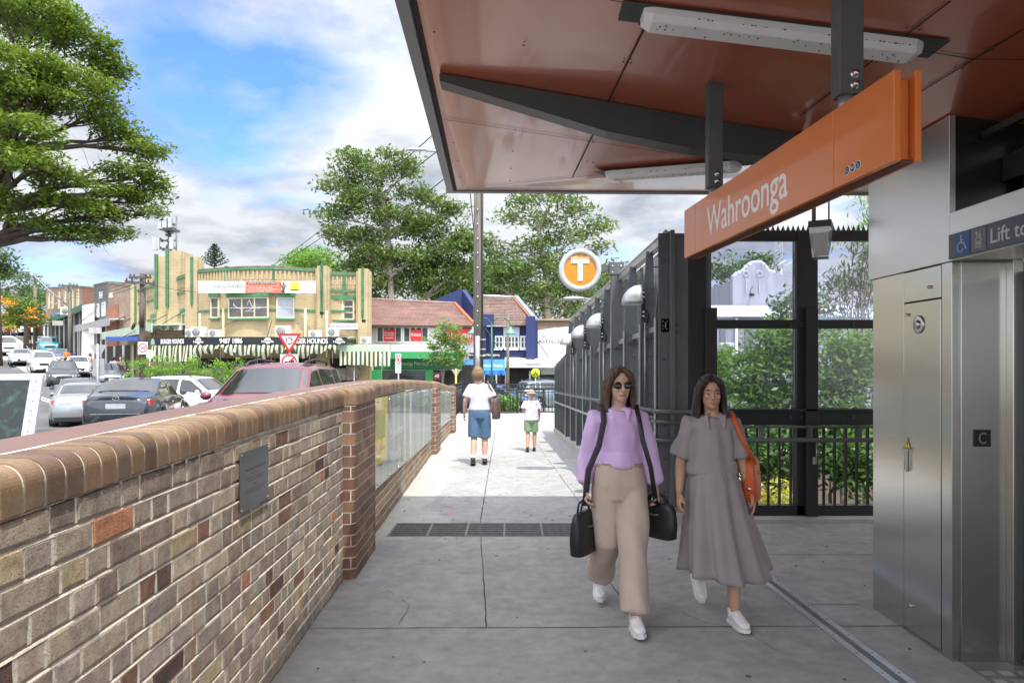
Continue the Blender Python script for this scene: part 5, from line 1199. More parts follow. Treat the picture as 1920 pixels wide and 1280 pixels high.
# simple arms-raised figure on the banner
q = MB(); D = 37.72
def bp_(px, py): return (XP(px, D), D, ZP(py, D))
q.tube([bp_(530, 548), bp_(531, 543), bp_(531.5, 538), bp_(531, 534.5)], [.10, .07, .10, .09], 8, flat=.15, side=(1, 0, 0)); q.ell(bp_(531.5, 531.5), (.055, .01, .07), 10, 6)
q.tube([bp_(529, 535.5), bp_(524.5, 532.5), bp_(529.5, 530)], [.025, .018, .015], 6, flat=.4); q.tube([bp_(534, 535.5), bp_(538.5, 533.5), bp_(533, 530)], [.025, .018, .015], 6, flat=.4); q.build('figure_print', mat('banner_figure', (.14, .10, .09), .6), BN)
# figure outline drawn on the window
q = MB(); D = 37.72
for pts in ([(436, 569), (438, 573), (444, 577), (452, 578)], [(497, 569), (494, 573), (489, 577), (480, 578)], [(462, 572), (464, 566), (466, 562), (468, 566), (470, 572), (474, 576), (468, 580), (458, 583), (476, 583)]):
    q.tube([(XP(a, D), D + .10, ZP(b_, D)) for a, b_ in pts], .012, 5)
q.build('window_drawing', letter_w, BH)
flat_sign('shop_sign', 'white sign reading Tailoring and Alterations under the right window', 617, 671, 606, 617, 38.95, mat('sign_white', (.66, .68, .74), .5), txt='TAILORING & ALTERATIONS', tm=mat('navy_lettering', (.05, .07, .18), .5), th=.32, tw=.92)
# --- AC units
ACN = [0]
acbox = mat('ac_case', (.68, .68, .65), .5, 0, .06, 6)
def ac(px, py, D, w_=.8, h=.55, label='', rz=0):
    x, z = XP(px, D), ZP(py, D); t = thing('air_conditioner', label, 'air conditioner', (x, D, z), rz, group='air conditioner units on the shop awnings and walls'); s_ = MW[t.name]
    q = MB(s_); q.box(-w_ / 2, w_ / 2, -.14, .14, .04, h); q.build('case', acbox, t, bevel=.012)
    q = MB(s_); q.cyl((-w_ * .12, -.141, h * .52), (-w_ * .12, -.15, h * .52), h * .40, n=20); q.build('fan_grille', mat('ac_grille', (.20, .20, .20), .6), t)
    q = MB(s_)
    for r_ in (.15, .27, .38):
        q.tube([(-w_ * .12 + h * r_ * math.cos(k * math.pi / 10), -.152, h * .52 + h * r_ * math.sin(k * math.pi / 10)) for k in range(21)], .005, 4, cap=False)
    q.build('fan_ring', acbox, t)
    q = MB(s_); q.box(-w_ * .4, -w_ * .3, -.12, .12, 0, .039); q.box(w_ * .3, w_ * .4, -.12, .12, 0, .039); q.build('foot', dark, t)
for a in ((373, 633, 37.4, .75, .55, 'larger of the air conditioners left on the black awning'), (358, 633, 37.6, .5, .45, 'leftmost small air conditioner at the end of the black awning'), (403, 633, 37.2, .62, .42, 'third air conditioner along the black awning, below the left window'),
          (531, 633, 37.2, .75, .62, 'air conditioner on the black awning behind the red triangle sign'), (591, 633, 37.4, .62, .38, 'air conditioner on the black awning right of the triangle sign'), (625, 632, 37.6, .58, .48, 'air conditioner under the tailoring sign'),
          (311, 620, 40.0, .45, .36, 'left of two small boxes on the pale green side awning'), (335, 620, 39.6, .4, .40, 'right of two small boxes on the pale green side awning'),
          (686, 645, 38.2, .52, .38, 'air conditioner at the right end of the cream building'), (999, 671, 46.2, .62, .52, 'air conditioner on the white awning beside the navy building')): ac(*a)
# --- antenna on tower
t = thing('phone_mast', 'grey mobile phone mast with panel antennas behind the cream towers', 'antenna', V3(320, 46) + Vector((0, 0, 6)))
q = MB(); D = 46; q.cyl((XP(318, D), D, 5.5), (XP(318, D), D, ZP(412, D)), .12, n=8); q.cyl((XP(330, D), D, 6.0), (XP(331, D), D, ZP(405, D)), .05, n=8); q.build('mast', midsteel, t)
q = MB(); q.box(XP(308, D), XP(332, D), D - .4, D + .4, ZP(434, D), ZP(430, D)); q.box(XP(300, D), XP(330, D), D - .1, D + .1, ZP(452, D), ZP(450, D)); q.box(XP(300, D), XP(330, D), D - .1, D + .1, ZP(467, D), ZP(465, D)); q.build('cross_bracket', midsteel, t)
for (px, p0, p1, w_) in ((317, 410, 430, .22), (308, 415, 432, .16), (325, 412, 430, .16), (329, 448, 470, .14), (298, 449, 472, .16), (304, 450, 470, .10)):
    q = MB(); q.box(XP(px, D) - w_, XP(px, D) + w_, D - .6, D - .45, ZP(p1, D), ZP(p0, D)); q.build('panel_antenna', paleal, t, bevel=.02)
q = MB()
for i in range(26): x = XP(rnd.uniform(299, 330), D); z = ZP(rnd.choice((433, 451, 466, 440, 420)) + rnd.uniform(-4, 4), D); q.box(x - .05, x + .05, D - .3, D - .1, z - .08, z + .08)
q.build('fitting', dark2, t)

# --- white shop with red-brown roof
VS = thing('tiled_roof_shop', 'white upstairs shop with long red-brown tiled roof and red window posters', 'building', V3(780, 44) + Vector((0, 0, -1)))
D = 43.5; z_e = ZP(610, D)
def tile_mat(name, c1, c2):
    m = brick_mat(name, c1, c2, tuple(x * .45 for x in c1), bw=.22, bh=.30, ms=.02, bump=.03, rough=.85, dirt=.3); return m
tiles = tile_mat('terracotta_tiles', (.40, .26, .22), (.32, .205, .175)); tiles2 = tile_mat('brown_tiles', (.36, .26, .22), (.28, .20, .17))
q = MB(); q.box(XP(692, D), XP(892, D), D, D + 7, -1.4, z_e); q.build('wall', mat('white_wall', (.62, .63, .64), .7, 0, .08, 1), VS)
def roof_quad(mb, a, b_, c_, d_): mb.quad(a, b_, c_, d_)
q = MB(); R0, R1 = Vector((XP(690, D - .5), D - .5, ZP(609, D - .5))), Vector((XP(893, D - .5), D - .5, ZP(613, D - .5))); R2, R3 = Vector((XP(853, 48), 48, ZP(570, 48))), Vector((XP(690, 48), 48, ZP(562, 48)))
q.add([R0, R1, R2, R3], [(0, 1, 2, 3)]); q.add([R1, Vector((R1.x, 52, R1.z)), R2], [(0, 1, 2)]); q.add([R0, R3, Vector((R3.x, 53, z_e))], [(0, 1, 2)])
# tile courses as real steps
rf = MB(); n_ = 26
for i in range(n_):
    f0, f1 = i / n_, (i + 1) / n_; a, b_ = R0.lerp(R3, f0), R1.lerp(R2, f0); c_, d_ = R1.lerp(R2, f1), R0.lerp(R3, f1); up = Vector((0, -.02, .05)); rf.quad(a + up, b_ + up, c_ + Vector((0, 0, .012)), d_ + Vector((0, 0, .012))); rf.quad(a, b_, b_ + up, a + up)
rf.build('roof', tiles, VS); q.build('roof_base', tiles, VS)
q = MB(); q.tube([R1 + Vector((0, 0, .05)), R2 + Vector((0, 0, .06))], .11, 8); q.build('hip_tile', mat('orange_ridge', (.42, .13, .06), .8, 0, .2, 4), VS)
q = MB(); q.tube([R3 + Vector((0, 0, .05)), R2 + Vector((0, 0, .05))], .10, 8); q.build('ridge_tile', tiles2, VS)
q = MB(); q.box(R0.x, R1.x, R0.y - .08, R0.y, R0.z - .16, R0.z - .02); q.box(R0.x, R1.x, R0.y, D, R0.z - .16, R0.z - .12); q.build('gutter', mat('gutter_dark', (.06, .03, .025), .5), VS)
redp = mat('poster_red', (.62, .035, .04), .5)
for (pa, pb_) in ((708, 752), (758, 802), (826, 866)):
    w_ = (pb_ - pa) / F * D; c = XP((pa + pb_) / 2, D); wn = window(VS, (c, D - .01, ZP(640, D)), (1, 0, 0), w_, (640 - 615) / F * D, 4, 1, white, winglass, sill=False)
    f0, f1 = (.27, .76) if pa < 800 else (.0, 1.0)
    q = MB(); q.box(c - w_ / 2 + w_ * f0, c - w_ / 2 + w_ * f1, D - .09, D - .06, ZP(640, D) + .01, ZP(618, D)); q.build('red_poster', redp, wn)
    if pa == 708:
        for k, s_ in enumerate(('Motivation', 'that fits your', 'routine')): text('lettering', s_, frame((c, D - .091, ZP(624 + k * 4.5, D)), (1, 0, 0)), .10, .60 - .1 * (k == 2), letter_w, wn, .004, .01)
    else: text('lettering', 'Vision', frame((c, D - .091, ZP(627, D)), (1, 0, 0)), .22, .62 if pa < 800 else 1.0, letter_w, wn, .004, .01)
flat_sign('shop_sign', 'red sign reading Vision at the right end of the tiled roof shop', 858, 886, 616, 642, 43.2, redp, txt='VISI', th=.3, tw=.8)
q = MB(); q.box(XP(733, 40), XP(866, 40), 40.0, 43.5, ZP(660, 40), ZP(647, 40)); q.build('white_awning', offwhite, VS, bevel=.02)
grn = mat('pharmacy_green', (.03, .30, .09), .5, 0, .05, 2); grn2 = mat('pharmacy_dark_green', (.015, .14, .045), .5, 0, .05, 2)
q = MB(); q.box(XP(733, 40) , XP(866, 40), 39.92, 39.995, ZP(672, 40), ZP(659, 40)); q.build('green_fascia', grn, VS)
q = MB(); q.box(XP(700, 41), XP(866, 41), 41, 41.1, ZP(691, 41), ZP(672, 41)); gs = q.build('green_sign', grn2, VS)
text('lettering', 'Wahroonga Pharmacy', frame((XP(772, 41), 40.99, ZP(682, 41)), (1, 0, 0)), .30, 1.95, mat('pharm_letters', (.40, .55, .40), .5), gs, .01)
q = MB(); q.box(XP(700, 41), XP(866, 41), 41.02, 41.12, ZP(694, 41), ZP(692, 41)); q.box(XP(696, 41), XP(716, 41), 41.0, 41.1, -1.1, ZP(694, 41)); q.box(XP(798, 41), XP(812, 41), 41.0, 41.1, -1.1, ZP(694, 41)); q.build('shop_frame', grn, VS)
q = MB(); q.box(XP(716, 41), XP(798, 41), 41.1, 41.14, -1.1, ZP(694, 41)); q.build('shop_window', mat('shop_glass', (.03, .045, .04), .08, 0, .4, 1.5, spec=.8), VS)
q = MB(); q.box(XP(700, 42), XP(892, 42), 42, 42.2, -1.4, 1.6); q.build('shop_recess', shopdark, VS)
flat_sign('price_poster', 'dark red poster with the number 40 beside the pharmacy', 812, 826, 697, 712, 40.8, mat('poster_maroon', (.18, .02, .03), .5), txt='40', th=.4, tw=.6, cat='poster')
t = thing('pharmacy_emblem', 'small green heart shaped emblem on the pharmacy awning edge', 'emblem', V3(746, 39.8) + Vector((0, 0, 1.9)))
q = MB(frame((XP(746, 39.8), 39.8, ZP(664, 39.8)), (1, 0, 0))); q.prism([(-.14, 0, .08), (-.07, 0, .13), (0, 0, .08), (.07, 0, .13), (.14, 0, .08), (0, 0, -.12)], (0, -.02, 0)); q.build('heart', mat('emblem_teal', (.02, .35, .25), .5), t, fix=True)

# --- navy building
NB = thing('navy_building', 'navy blue gabled building with brown tiled roof and white sash windows', 'building', V3(930, 46) + Vector((0, 0, -1)))
navy = mat('navy_wall', (.017, .028, .115), .6, 0, .1, 1, fine=.04); D = 46
q = MB(); q.box(XP(888, D), XP(1002, D), D, D + 8, -1.6, ZP(612, D)); q.build('wall', navy, NB)
# left party gable
q = MB(); gp = [(XP(800, 51), ZP(572, 51)), (XP(866, 51), ZP(543, 51)), (XP(893, 51), ZP(566, 51)), (XP(893, 51), -1), (XP(800, 51), -1)]
q.prism([(x, 50.2, z) for x, z in gp], (0, .35, 0)); q.build('left_gable', navy, NB, fix=True)
q = MB(); A_, B_ = V3(866, 50.3), V3(897, 46.3); A_.z, B_.z = ZP(543, 50.3), ZP(588, 46.3); q.hexa([A_ - Vector((0, 0, 6)), B_ - Vector((0, 0, 5)), B_ + Vector((.3, 0, -5)), A_ + Vector((.3, 0, -6)), A_, B_, B_ + Vector((.3, 0, 0)), A_ + Vector((.3, 0, 0))]); q.build('gable_return', navy, NB, fix=True)
A_, B_, C_, D_ = V3(905, 45.4), V3(1000, 45.4), V3(962, 50.5), V3(893, 50.5); A_.z = ZP(610, 45.4); B_.z = ZP(610, 45.4); C_.z = ZP(559, 50.5); D_.z = ZP(556, 50.5)
rf = MB(); n_ = 18
for i in range(n_):
    f0, f1 = i / n_, (i + 1) / n_; a, b_ = A_.lerp(D_, f0), B_.lerp(C_, f0); c_, d_ = B_.lerp(C_, f1), A_.lerp(D_, f1); up = Vector((0, -.03, .09)); rf.quad(a + up, b_ + up, c_ + Vector((0, 0, .012)), d_ + Vector((0, 0, .012))); rf.quad(a, b_, b_ + up, a + up)
rf.build('roof', tiles2, NB)
q = MB(); q.tube([C_ + Vector((0, 0, .08)), D_ + Vector((0, 0, .08))], .10, 8); q.build('ridge_tile', paleal, NB)
q = MB(); E0, E1 = C_ + Vector((.05, .1, .15)), B_ + Vector((.05, .3, .35)); q.hexa([E0 - Vector((0, 0, 5)), E1 - Vector((0, 0, 4)), E1 + Vector((.25, 0, -4)), E0 + Vector((.25, 0, -5)), E0, E1, E1 + Vector((.25, 0, 0)), E0 + Vector((.25, 0, 0))]); q.build('right_gable', navy, NB, fix=True)
q = MB(); q.hexa([E0 + Vector((-.12, 0, -.06)), E1 + Vector((-.12, 0, -.06)), E1 + Vector((-.02, 0, -.06)), E0 + Vector((-.02, 0, -.06)), E0 + Vector((-.12, 0, .02)), E1 + Vector((-.12, 0, .02)), E1 + Vector((-.02, 0, .02)), E0 + Vector((-.02, 0, .02))]); q.build('verge_flashing', MATS['orange_ridge'], NB, fix=True)
q = MB(); q.hexa([E0 + Vector((0, 0, .0)), E1, E1 + Vector((.27, 0, 0)), E0 + Vector((.27, 0, 0)), E0 + Vector((0, 0, .08)), E1 + Vector((0, 0, .08)), E1 + Vector((.27, 0, .08)), E0 + Vector((.27, 0, .08))]); q.build('gable_capping', mat('blue_grey_cap', (.20, .23, .32), .6), NB, fix=True)
q = MB(); q.box(XP(986, D), XP(1003, D), 45.2, 46.1, -1, ZP(594, D)); q.box(XP(903, D), XP(912, D), 45.5, 46.1, -1, ZP(606, D)); q.box(XP(888, 45.6), XP(926, 45.6), 45.2, 45.6, ZP(610, 45.6), ZP(589, 45.6)); q.build('pier', navy, NB)
for px, w_, c_ in ((936, .36, 2), (959, .82, 4), (983, .36, 2)): window(NB, (XP(px, D), D - .02, ZP(651, D)), (1, 0, 0), w_, (651 - 632) / F * D, c_, 2, white, winglass, fw=.09)
q = MB(); q.box(XP(944, 45.9), XP(974, 45.9), 45.85, 45.92, ZP(629, 45.9), ZP(613, 45.9)); q.build('upper_sign', mat('sign_pale_blue', (.45, .55, .62), .5, 0, .1, 6), NB)
q = MB(); q.box(XP(880, 43.5), XP(945, 43.5), 43.4, 43.5, ZP(672, 43.5), ZP(661, 43.5)); ns = q.build('dark_fascia', black, NB)
text('lettering', 'Wahroonga Village Newsagency', frame((XP(905, 43.4), 43.39, ZP(665.5, 43.4)), (1, 0, 0)), .17, 2.1, letter_w, ns, .008, .01)
q = MB(); q.hexa([V3(868, 42.6) + Vector((0, 0, 1.25)), V3(947, 42.6) + Vector((0, 0, 1.25)), V3(947, 43.4) + Vector((0, 0, 1.9)), V3(868, 43.4) + Vector((0, 0, 1.9)), V3(868, 42.6) + Vector((0, 0, 1.27)), V3(947, 42.6) + Vector((0, 0, 1.27)), V3(947, 43.4) + Vector((0, 0, 1.93)), V3(868, 43.4) + Vector((0, 0, 1.93))]); bw_ = q.build('blue_awning', mat('awning_blue', (.02, .17, .55), .6, 0, .12, 2), NB, fix=True)
text('lettering', 'Daily Telegraph   The Sunday Telegraph', frame((XP(908, 42.7), 42.78, 1.52), (1, 0, 0), (0, .63, 1)), .20, 2.2, letter_w, bw_, .006, .01)
q = MB(); n_ = 30
for i in range(n_):
    a, b_ = V3(868 + 79 * i / n_, 42.58), V3(868 + 79 * (i + 1) / n_, 42.58); za, zb = 1.0 + .05 * math.sin(i * 1.9), 1.0 + .05 * math.sin((i + 1) * 1.9); q.quad(a + Vector((0, .05 * math.sin(i), za)), b_ + Vector((0, .05 * math.sin(i + 1), zb)), b_ + Vector((0, 0, 1.25)), a + Vector((0, 0, 1.25)))
q.build('awning_skirt', MATS['awning_blue'], bw_)
q = MB(); q.box(XP(878, 45), XP(1002, 45), 45.0, 45.5, -1.6, 1.9); q.build('shop_recess', shopdark, NB)
q = MB()
for px in (906, 929, 947, 992): q.box(XP(px, 44.8), XP(px + 3, 44.8), 44.7, 44.9, -1.4, 1.2)
q.build('shop_pillar', offwhite, NB)
q = MB(); q.box(XP(866, 44.6), XP(882, 44.6), 44.5, 44.6, -.9, .9); q.box(XP(914, 44.6), XP(926, 44.6), 44.5, 44.6, -.9, .9); q.build('shop_window', MATS['shop_glass'], NB)

# --- white building
WB = thing('white_shop', 'plain white shop building with black letters and a white awning', 'building', V3(1050, 46) + Vector((0, 0, -1))); D = 47
wwh = mat('white_render', (.70, .72, .74), .7, 0, .06, .7)
q = MB(); pts = [(XP(1003, D), -1.4)] + [(XP(1003 + 130 * i / 10, D), ZP(620 - 8 * math.sin(math.pi * i / 12), D)) for i in range(11)] + [(XP(1133, D), -1.4)]
q.prism([(x, D, z) for x, z in pts], (0, 6, 0)); q.build('wall', wwh, WB, fix=True)
text('lettering', 'AVENUE LUXE', frame((XP(1045, D), D - .01, ZP(640, D)), (1, 0, 0)), .26, 2.55, mat('grey_black_letters', (.06, .06, .06), .5), WB, .01)
text('lettering', 'G', frame((XP(1019, D), D - .01, ZP(629, D)), (1, 0, 0)), .2, None, MATS['grey_black_letters'], WB, .01)
q = MB(); Da = 44; q.box(XP(947, Da), XP(1120, Da), Da, Da + .1, ZP(689, Da), ZP(678, Da)); q.hexa([V3(947, Da) + Vector((0, .11, ZP(679, Da))), V3(1120, Da) + Vector((0, .11, ZP(679, Da))), V3(1120, 47) + Vector((0, -.01, ZP(672, 47))), V3(947, 47) + Vector((0, -1.1, ZP(672, 47))), V3(947, Da) + Vector((0, .11, ZP(677, Da))), V3(1120, Da) + Vector((0, .11, ZP(677, Da))), V3(1120, 47) + Vector((0, -.01, ZP(670, 47))), V3(947, 47) + Vector((0, -1.1, ZP(670, 47)))]); aw_ = q.build('awning', offwhite, WB, fix=True)
text('lettering', 'MISSING SPOON', frame((XP(1000, Da), Da - .005, ZP(683, Da)), (1, 0, 0)), .13, .85, MATS['grey_black_letters'], aw_, .006)
q = MB(); q.box(XP(1003, 46), XP(1120, 46), 46.0, 46.9, -1.6, ZP(690, 46)); q.build('shop_recess', shopdark, WB)
q = MB(); q.box(XP(992, 45.4), XP(1014, 45.4), 45.3, 45.5, ZP(695, 45.4), ZP(689, 45.4)); q.box(XP(1014, 45.8), XP(1060, 45.8), 45.7, 45.95, ZP(702, 45.8), ZP(689, 45.8)); q.box(XP(994, 45.8), XP(998, 45.8), 45.7, 45.9, -1.4, 1.2); q.box(XP(1008, 45.8), XP(1012, 45.8), 45.7, 45.9, -1.4, 1.2); q.build('shop_pillar', offwhite, WB)
q = MB(); q.box(XP(1013, 45.9), XP(1060, 45.9), 45.8, 45.9, ZP(717, 45.9), ZP(703, 45.9)); q.build('shop_window', MATS['shop_glass'], WB)
t = thing('brown_roof_building', 'brown flat roofed building behind the white shop', 'building', V3(1035, 58))
q = MB(); q.box(XP(1003, 58), XP(1180, 58), 58, 64, -1, ZP(598, 58)); q.build('wall', mat('brown_render', (.20, .14, .10), .8, 0, .2, 1), t); q = MB(); q.box(XP(1002, 58), XP(1182, 58), 57.8, 64.2, ZP(601, 58), ZP(597.5, 58)); q.build('roof', mat('brown_roof_edge', (.30, .23, .17), .7), t)

# --- left street buildings
def prow(pa, Da, pb_, Db, zt, nm, label, m, back=8, extra=None):
    A_, B_ = V3(pa, Da), V3(pb_, Db); t = thing(nm, label, 'building', tuple((A_ + B_) / 2 + Vector((0, 0, g((A_.x + B_.x) / 2, (Da + Db) / 2)))))
    tt_ = (B_ - A_).normalized(); nn_ = Vector((tt_.y, -tt_.x, 0)); z0 = -1.0
    q = MB(); q.hexa([A_ + Vector((0, 0, z0)), B_ + Vector((0, 0, z0)), B_ - nn_ * back + Vector((0, 0, z0)), A_ - nn_ * back + Vector((0, 0, z0)), A_ + Vector((0, 0, zt[0])), B_ + Vector((0, 0, zt[1])), B_ - nn_ * back + Vector((0, 0, zt[1])), A_ - nn_ * back + Vector((0, 0, zt[0]))]); q.build('wall', m, t, fix=True)
    q = MB(); q.hexa([p + Vector((0, 0, dz)) for dz, zz in ((0, 0),) for p in (A_ + nn_ * .06 + Vector((0, 0, zt[0])), B_ + nn_ * .06 + Vector((0, 0, zt[1])), B_ - nn_ * back + Vector((0, 0, zt[1])), A_ - nn_ * back + Vector((0, 0, zt[0])))] + [p + Vector((0, 0, .12)) for p in (A_ + nn_ * .06 + Vector((0, 0, zt[0])), B_ + nn_ * .06 + Vector((0, 0, zt[1])), B_ - nn_ * back + Vector((0, 0, zt[1])), A_ - nn_ * back + Vector((0, 0, zt[0])))]); q.build('parapet_cap', stain, t, fix=True)
    return t, A_, B_, tt_, nn_
def shopf(t, A_, B_, tt_, nn_, z0, z1, n_, m=shopdark):
    L_ = (B_ - A_).length; q = MB(); q.hexa([A_ + nn_ * .02 + Vector((0, 0, z0)), B_ + nn_ * .02 + Vector((0, 0, z0)), B_ + nn_ * .1 + Vector((0, 0, z0)), A_ + nn_ * .1 + Vector((0, 0, z0)), A_ + nn_ * .02 + Vector((0, 0, z1)), B_ + nn_ * .02 + Vector((0, 0, z1)), B_ + nn_ * .1 + Vector((0, 0, z1)), A_ + nn_ * .1 + Vector((0, 0, z1))]); q.build('shopfront', m, t, fix=True)
    q = MB(frame(A_ + nn_ * .1, tt_))
    for i in range(n_ + 1): q.box(L_ * i / n_ - .08, L_ * i / n_ + .08, -.1, 0, z0, z1)
    q.build('shop_pillar', offwhite, t)
greyw = mat('dark_grey_render', (.10, .115, .12), .6, 0, .15, 1)
t, A_, B_, tt_, nn_ = prow(176, 60, 203, 56, (ZP(536, 60), ZP(530, 56)), 'grey_building', 'dark grey narrow building with white letters and wide windows', greyw)
text('lettering', 'McGrath', frame((A_ + B_) / 2 + nn_ * .01 + Vector((0, 0, ZP(553, 58))), tt_), .55, 1.2, letter_w, t, .02)
for i, f in enumerate((.3, .72)): window(t, A_.lerp(B_, f) + nn_ * .02 + Vector((0, 0, ZP(592, 58))), tt_, .85, .95, 2, 1, white, winglass2, sill=False)
shopf(t, A_, B_, tt_, nn_, -.6, ZP(612, 57), 3)
t, A_, B_, tt_, nn_ = prow(203, 56, 254, 49.5, (ZP(533, 56), ZP(538, 49.5)), 'brown_brick_building', 'plain brown brick side wall between the grey and cream buildings', brownb)
q = MB(frame(A_, tt_)); q.box(0, 3.6, -.12, -.003, 3.0, ZP(570, 53)); q.build('red_brick_bay', redb, t); q = MB(frame(A_, tt_)); q.box(1.2, 1.5, -.2, -.003, ZP(553, 53), ZP(550, 53) + .2); q.build('alarm_box', white, t)
shopf(t, A_, B_, tt_, nn_, -.6, 3.0, 3)
t, A_, B_, tt_, nn_ = prow(86, 88, 153, 66, (ZP(540, 88), ZP(539, 66)), 'long_brick_building', 'long brown brick building with tall narrow windows up the hill', brownb)
for f in (.12, .25, .45, .62, .80, .93): window(t, A_.lerp(B_, f) + nn_ * .02 + Vector((0, 0, A_.lerp(B_, f).z + ZP(578, 66 + 22 * (1 - f)))), tt_, 1.0, 1.7, 2, 1, creamp, winglass2, sill=False)
shopf(t, A_, B_, tt_, nn_, 1.0, ZP(598, 76), 8)
t, A_, B_, tt_, nn_ = prow(150, 67, 178, 62, (ZP(538, 67), ZP(541, 62)), 'red_brick_building', 'red brick building end beside the dark grey building', redb)
shopf(t, A_, B_, tt_, nn_, .5, ZP(606, 64), 2)
t = thing('white_annex', 'low white upper wall between the red brick and grey buildings', 'building', V3(164, 58)); q = MB(); q.hexa([V3(152, 59.5), V3(177, 58.5), V3(177, 62), V3(152, 62), V3(154, 59.5) + Vector((0, 0, ZP(572, 59))), V3(177, 58.5) + Vector((0, 0, ZP(568, 58.5))), V3(177, 62) + Vector((0, 0, 6)), V3(154, 62) + Vector((0, 0, 6))]); q.build('wall', white, t, fix=True)
dg = mat('awning_dark_green', (.03, .13, .085), .6, 0, .1, 2)
simple_awning('hill_awning', 'dark green awning farthest up the hill street', V3(84, 82), V3(154, 60), ZP(600, 74), ZP(591, 74), 3, dg, group='awnings of the hill street shops')
simple_awning('hill_awning', 'grey and white awning below the dark grey building', V3(138, 62), V3(204, 51.5), ZP(617, 57), ZP(604, 57), 3.2, mat('awning_grey', (.32, .32, .33), .6), white, group='awnings of the hill street shops')
flat_sign('shop_sign', 'blank grey sign box hanging under the hill street awning', 166, 190, 614, 625, 51, mat('sign_grey', (.42, .42, .42), .6))
flat_sign('shop_sign', 'beige blank sign panel at the end of the dark green awning', 98, 118, 601, 610, 66, mat('sign_beige', (.40, .38, .32), .6))
flat_sign('shop_sign', 'small upright dark shop sign at the far left edge', 0, 11, 590, 612, 80, black)
t = thing('water_tank', 'small bright blue tank on the dark green awning', 'tank', V3(110, 72)); q = MB(); q.cyl(V3(110, 72) + Vector((0, 0, ZP(591, 72))), V3(110, 72) + Vector((0, 0, ZP(587, 72))), .3, n=16); q.build('tank', mat('tank_blue', (.02, .25, .6), .5), t)
ac(126, 591, 66, 1.1, .75, 'white air conditioner on the dark green awning up the hill')

# --- white gabled hall seen through the glass on the right
CHH = thing('white_hall', 'old white rendered hall with curved gable seen through the glass screen', 'building', V3(1430, 28) + Vector((0, 0, -3)))
hall = mat('hall_render', (.42, .42, .46), .85, 0, .16, .7, col2=(.30, .30, .34), c2s=1.2, stretch=(2, 2, .35), bump=.01, bs=6)
D = 28
gpts = [(1374, 900), (1374, 522), (1382, 515), (1390, 512), (1397, 507), (1402, 500), (1410, 495), (1422, 493), (1430, 495), (1436, 501), (1440, 508), (1447, 511), (1454, 513), (1454, 900)]
q = MB(); q.prism([(XP(a, D), D, ZP(b_, D)) for a, b_ in gpts], (0, .4, 0)); q.build('gable_wall', hall, CHH, fix=True)
q = MB(); pts = gpts[1:-1]; 
for a, b_ in zip(pts, pts[1:]): q.tube([(XP(a[0], D), D + .1, ZP(a[1], D) + .04), (XP(b_[0], D), D + .1, ZP(b_[1], D) + .04)], .09, 6)
q.build('gable_capping', mat('hall_capping', (.62, .62, .66), .8, 0, .2, 3), CHH)
q = MB(); q.hexa([V3(1334, 33) + Vector((0, 0, -4)), V3(1374, 28.1) + Vector((0, 0, -4)), V3(1374, 28.6) + Vector((0, 0, -4)), V3(1334, 33.5) + Vector((0, 0, -4)), V3(1334, 33) + Vector((0, 0, ZP(541, 33))), V3(1374, 28.1) + Vector((0, 0, ZP(524, 28))), V3(1374, 28.6) + Vector((0, 0, ZP(524, 28))), V3(1334, 33.5) + Vector((0, 0, ZP(541, 33)))]); q.build('side_wall', hall, CHH, fix=True)
q = MB(); q.box(XP(1454, 28.1), 18, 28.1, 28.5, -4, ZP(514, 28)); q.build('long_wall', brick_mat('white_painted_brick', (.48, .48, .53), (.43, .43, .48), (.36, .36, .40), dirt=.25, bump=.01), CHH)
q = MB()
for px in (1399, 1424):
    for k in range(9): q.ell((XP(px, 27.95), 27.95, ZP(524 + k * 3.0, 28)), (.028, .03, .025), 8, 5)
    q.tube([(XP(px, 27.98) + .10 * math.cos(a * .35), 27.96, ZP(513, 28) + .10 * math.sin(a * .35)) for a in range(19)], .018, 6)
q.build('stud_ornament', mat('ornament', (.58, .58, .62), .8), CHH)
q = MB(); q.cyl((XP(1412, 27.7), 27.7, ZP(554, 28)), (XP(1412, 27.7), 28, ZP(552, 28)), .06, n=10); q.tube([(XP(1412, 27.8), 27.8, ZP(538, 28)), (XP(1406, 27.8), 27.8, ZP(547, 28)), (XP(1411, 27.8), 27.8, ZP(553, 28))], .015, 6); q.build('flood_lamp', black, CHH)
q = MB(); D = 26.2
for i in range(60): x = XP(1340, D) + i * .105; q.prism([(x, D, ZP(594, D)), (x + .052, D, ZP(594, D) + .035), (x + .105, D, ZP(594, D)), (x + .105, D, ZP(594, D) - .01), (x + .052, D, ZP(594, D) + .025), (x, D, ZP(594, D) - .01)], (0, 1.75, .55))
q.build('corrugated_porch_roof', mat('corrugated', (.66, .67, .70), .5, .1, .15, 3), CHH, fix=True)
q = MB(); q.box(XP(1335, 26.4), XP(1600, 26.4), 26.4, 26.6, -4, ZP(596, 26.4)); q.build('porch_wall', hall, CHH)
q = MB(); q.box(XP(1397, 26.35), XP(1412, 26.35), 26.33, 26.39, ZP(651, 26.3), ZP(617, 26.3)); q.box(XP(1350, 26.35), XP(1360, 26.35), 26.33, 26.39, ZP(651, 26.3), ZP(610, 26.3)); q.build('porch_window', winglass2, CHH)
q = MB(); q.cyl((XP(1381, 26.3), 26.3, -4), (XP(1381, 26.3), 26.3, ZP(596, 26.3)), .05, n=8); q.build('downpipe', white, CHH)
ac(1362, 668, 26.0, .5, .5, 'air conditioner on the porch wall of the white hall')
t = thing('blue_fence', 'picket fence with a blue board beside the white hall', 'fence', V3(1365, 22)); q = MB(); q.box(XP(1355, 22), XP(1385, 22), 22, 22.05, ZP(702, 22), ZP(685, 22)); q.build('blue_board', mat('board_blue', (.02, .12, .45), .5), t)
q = MB()
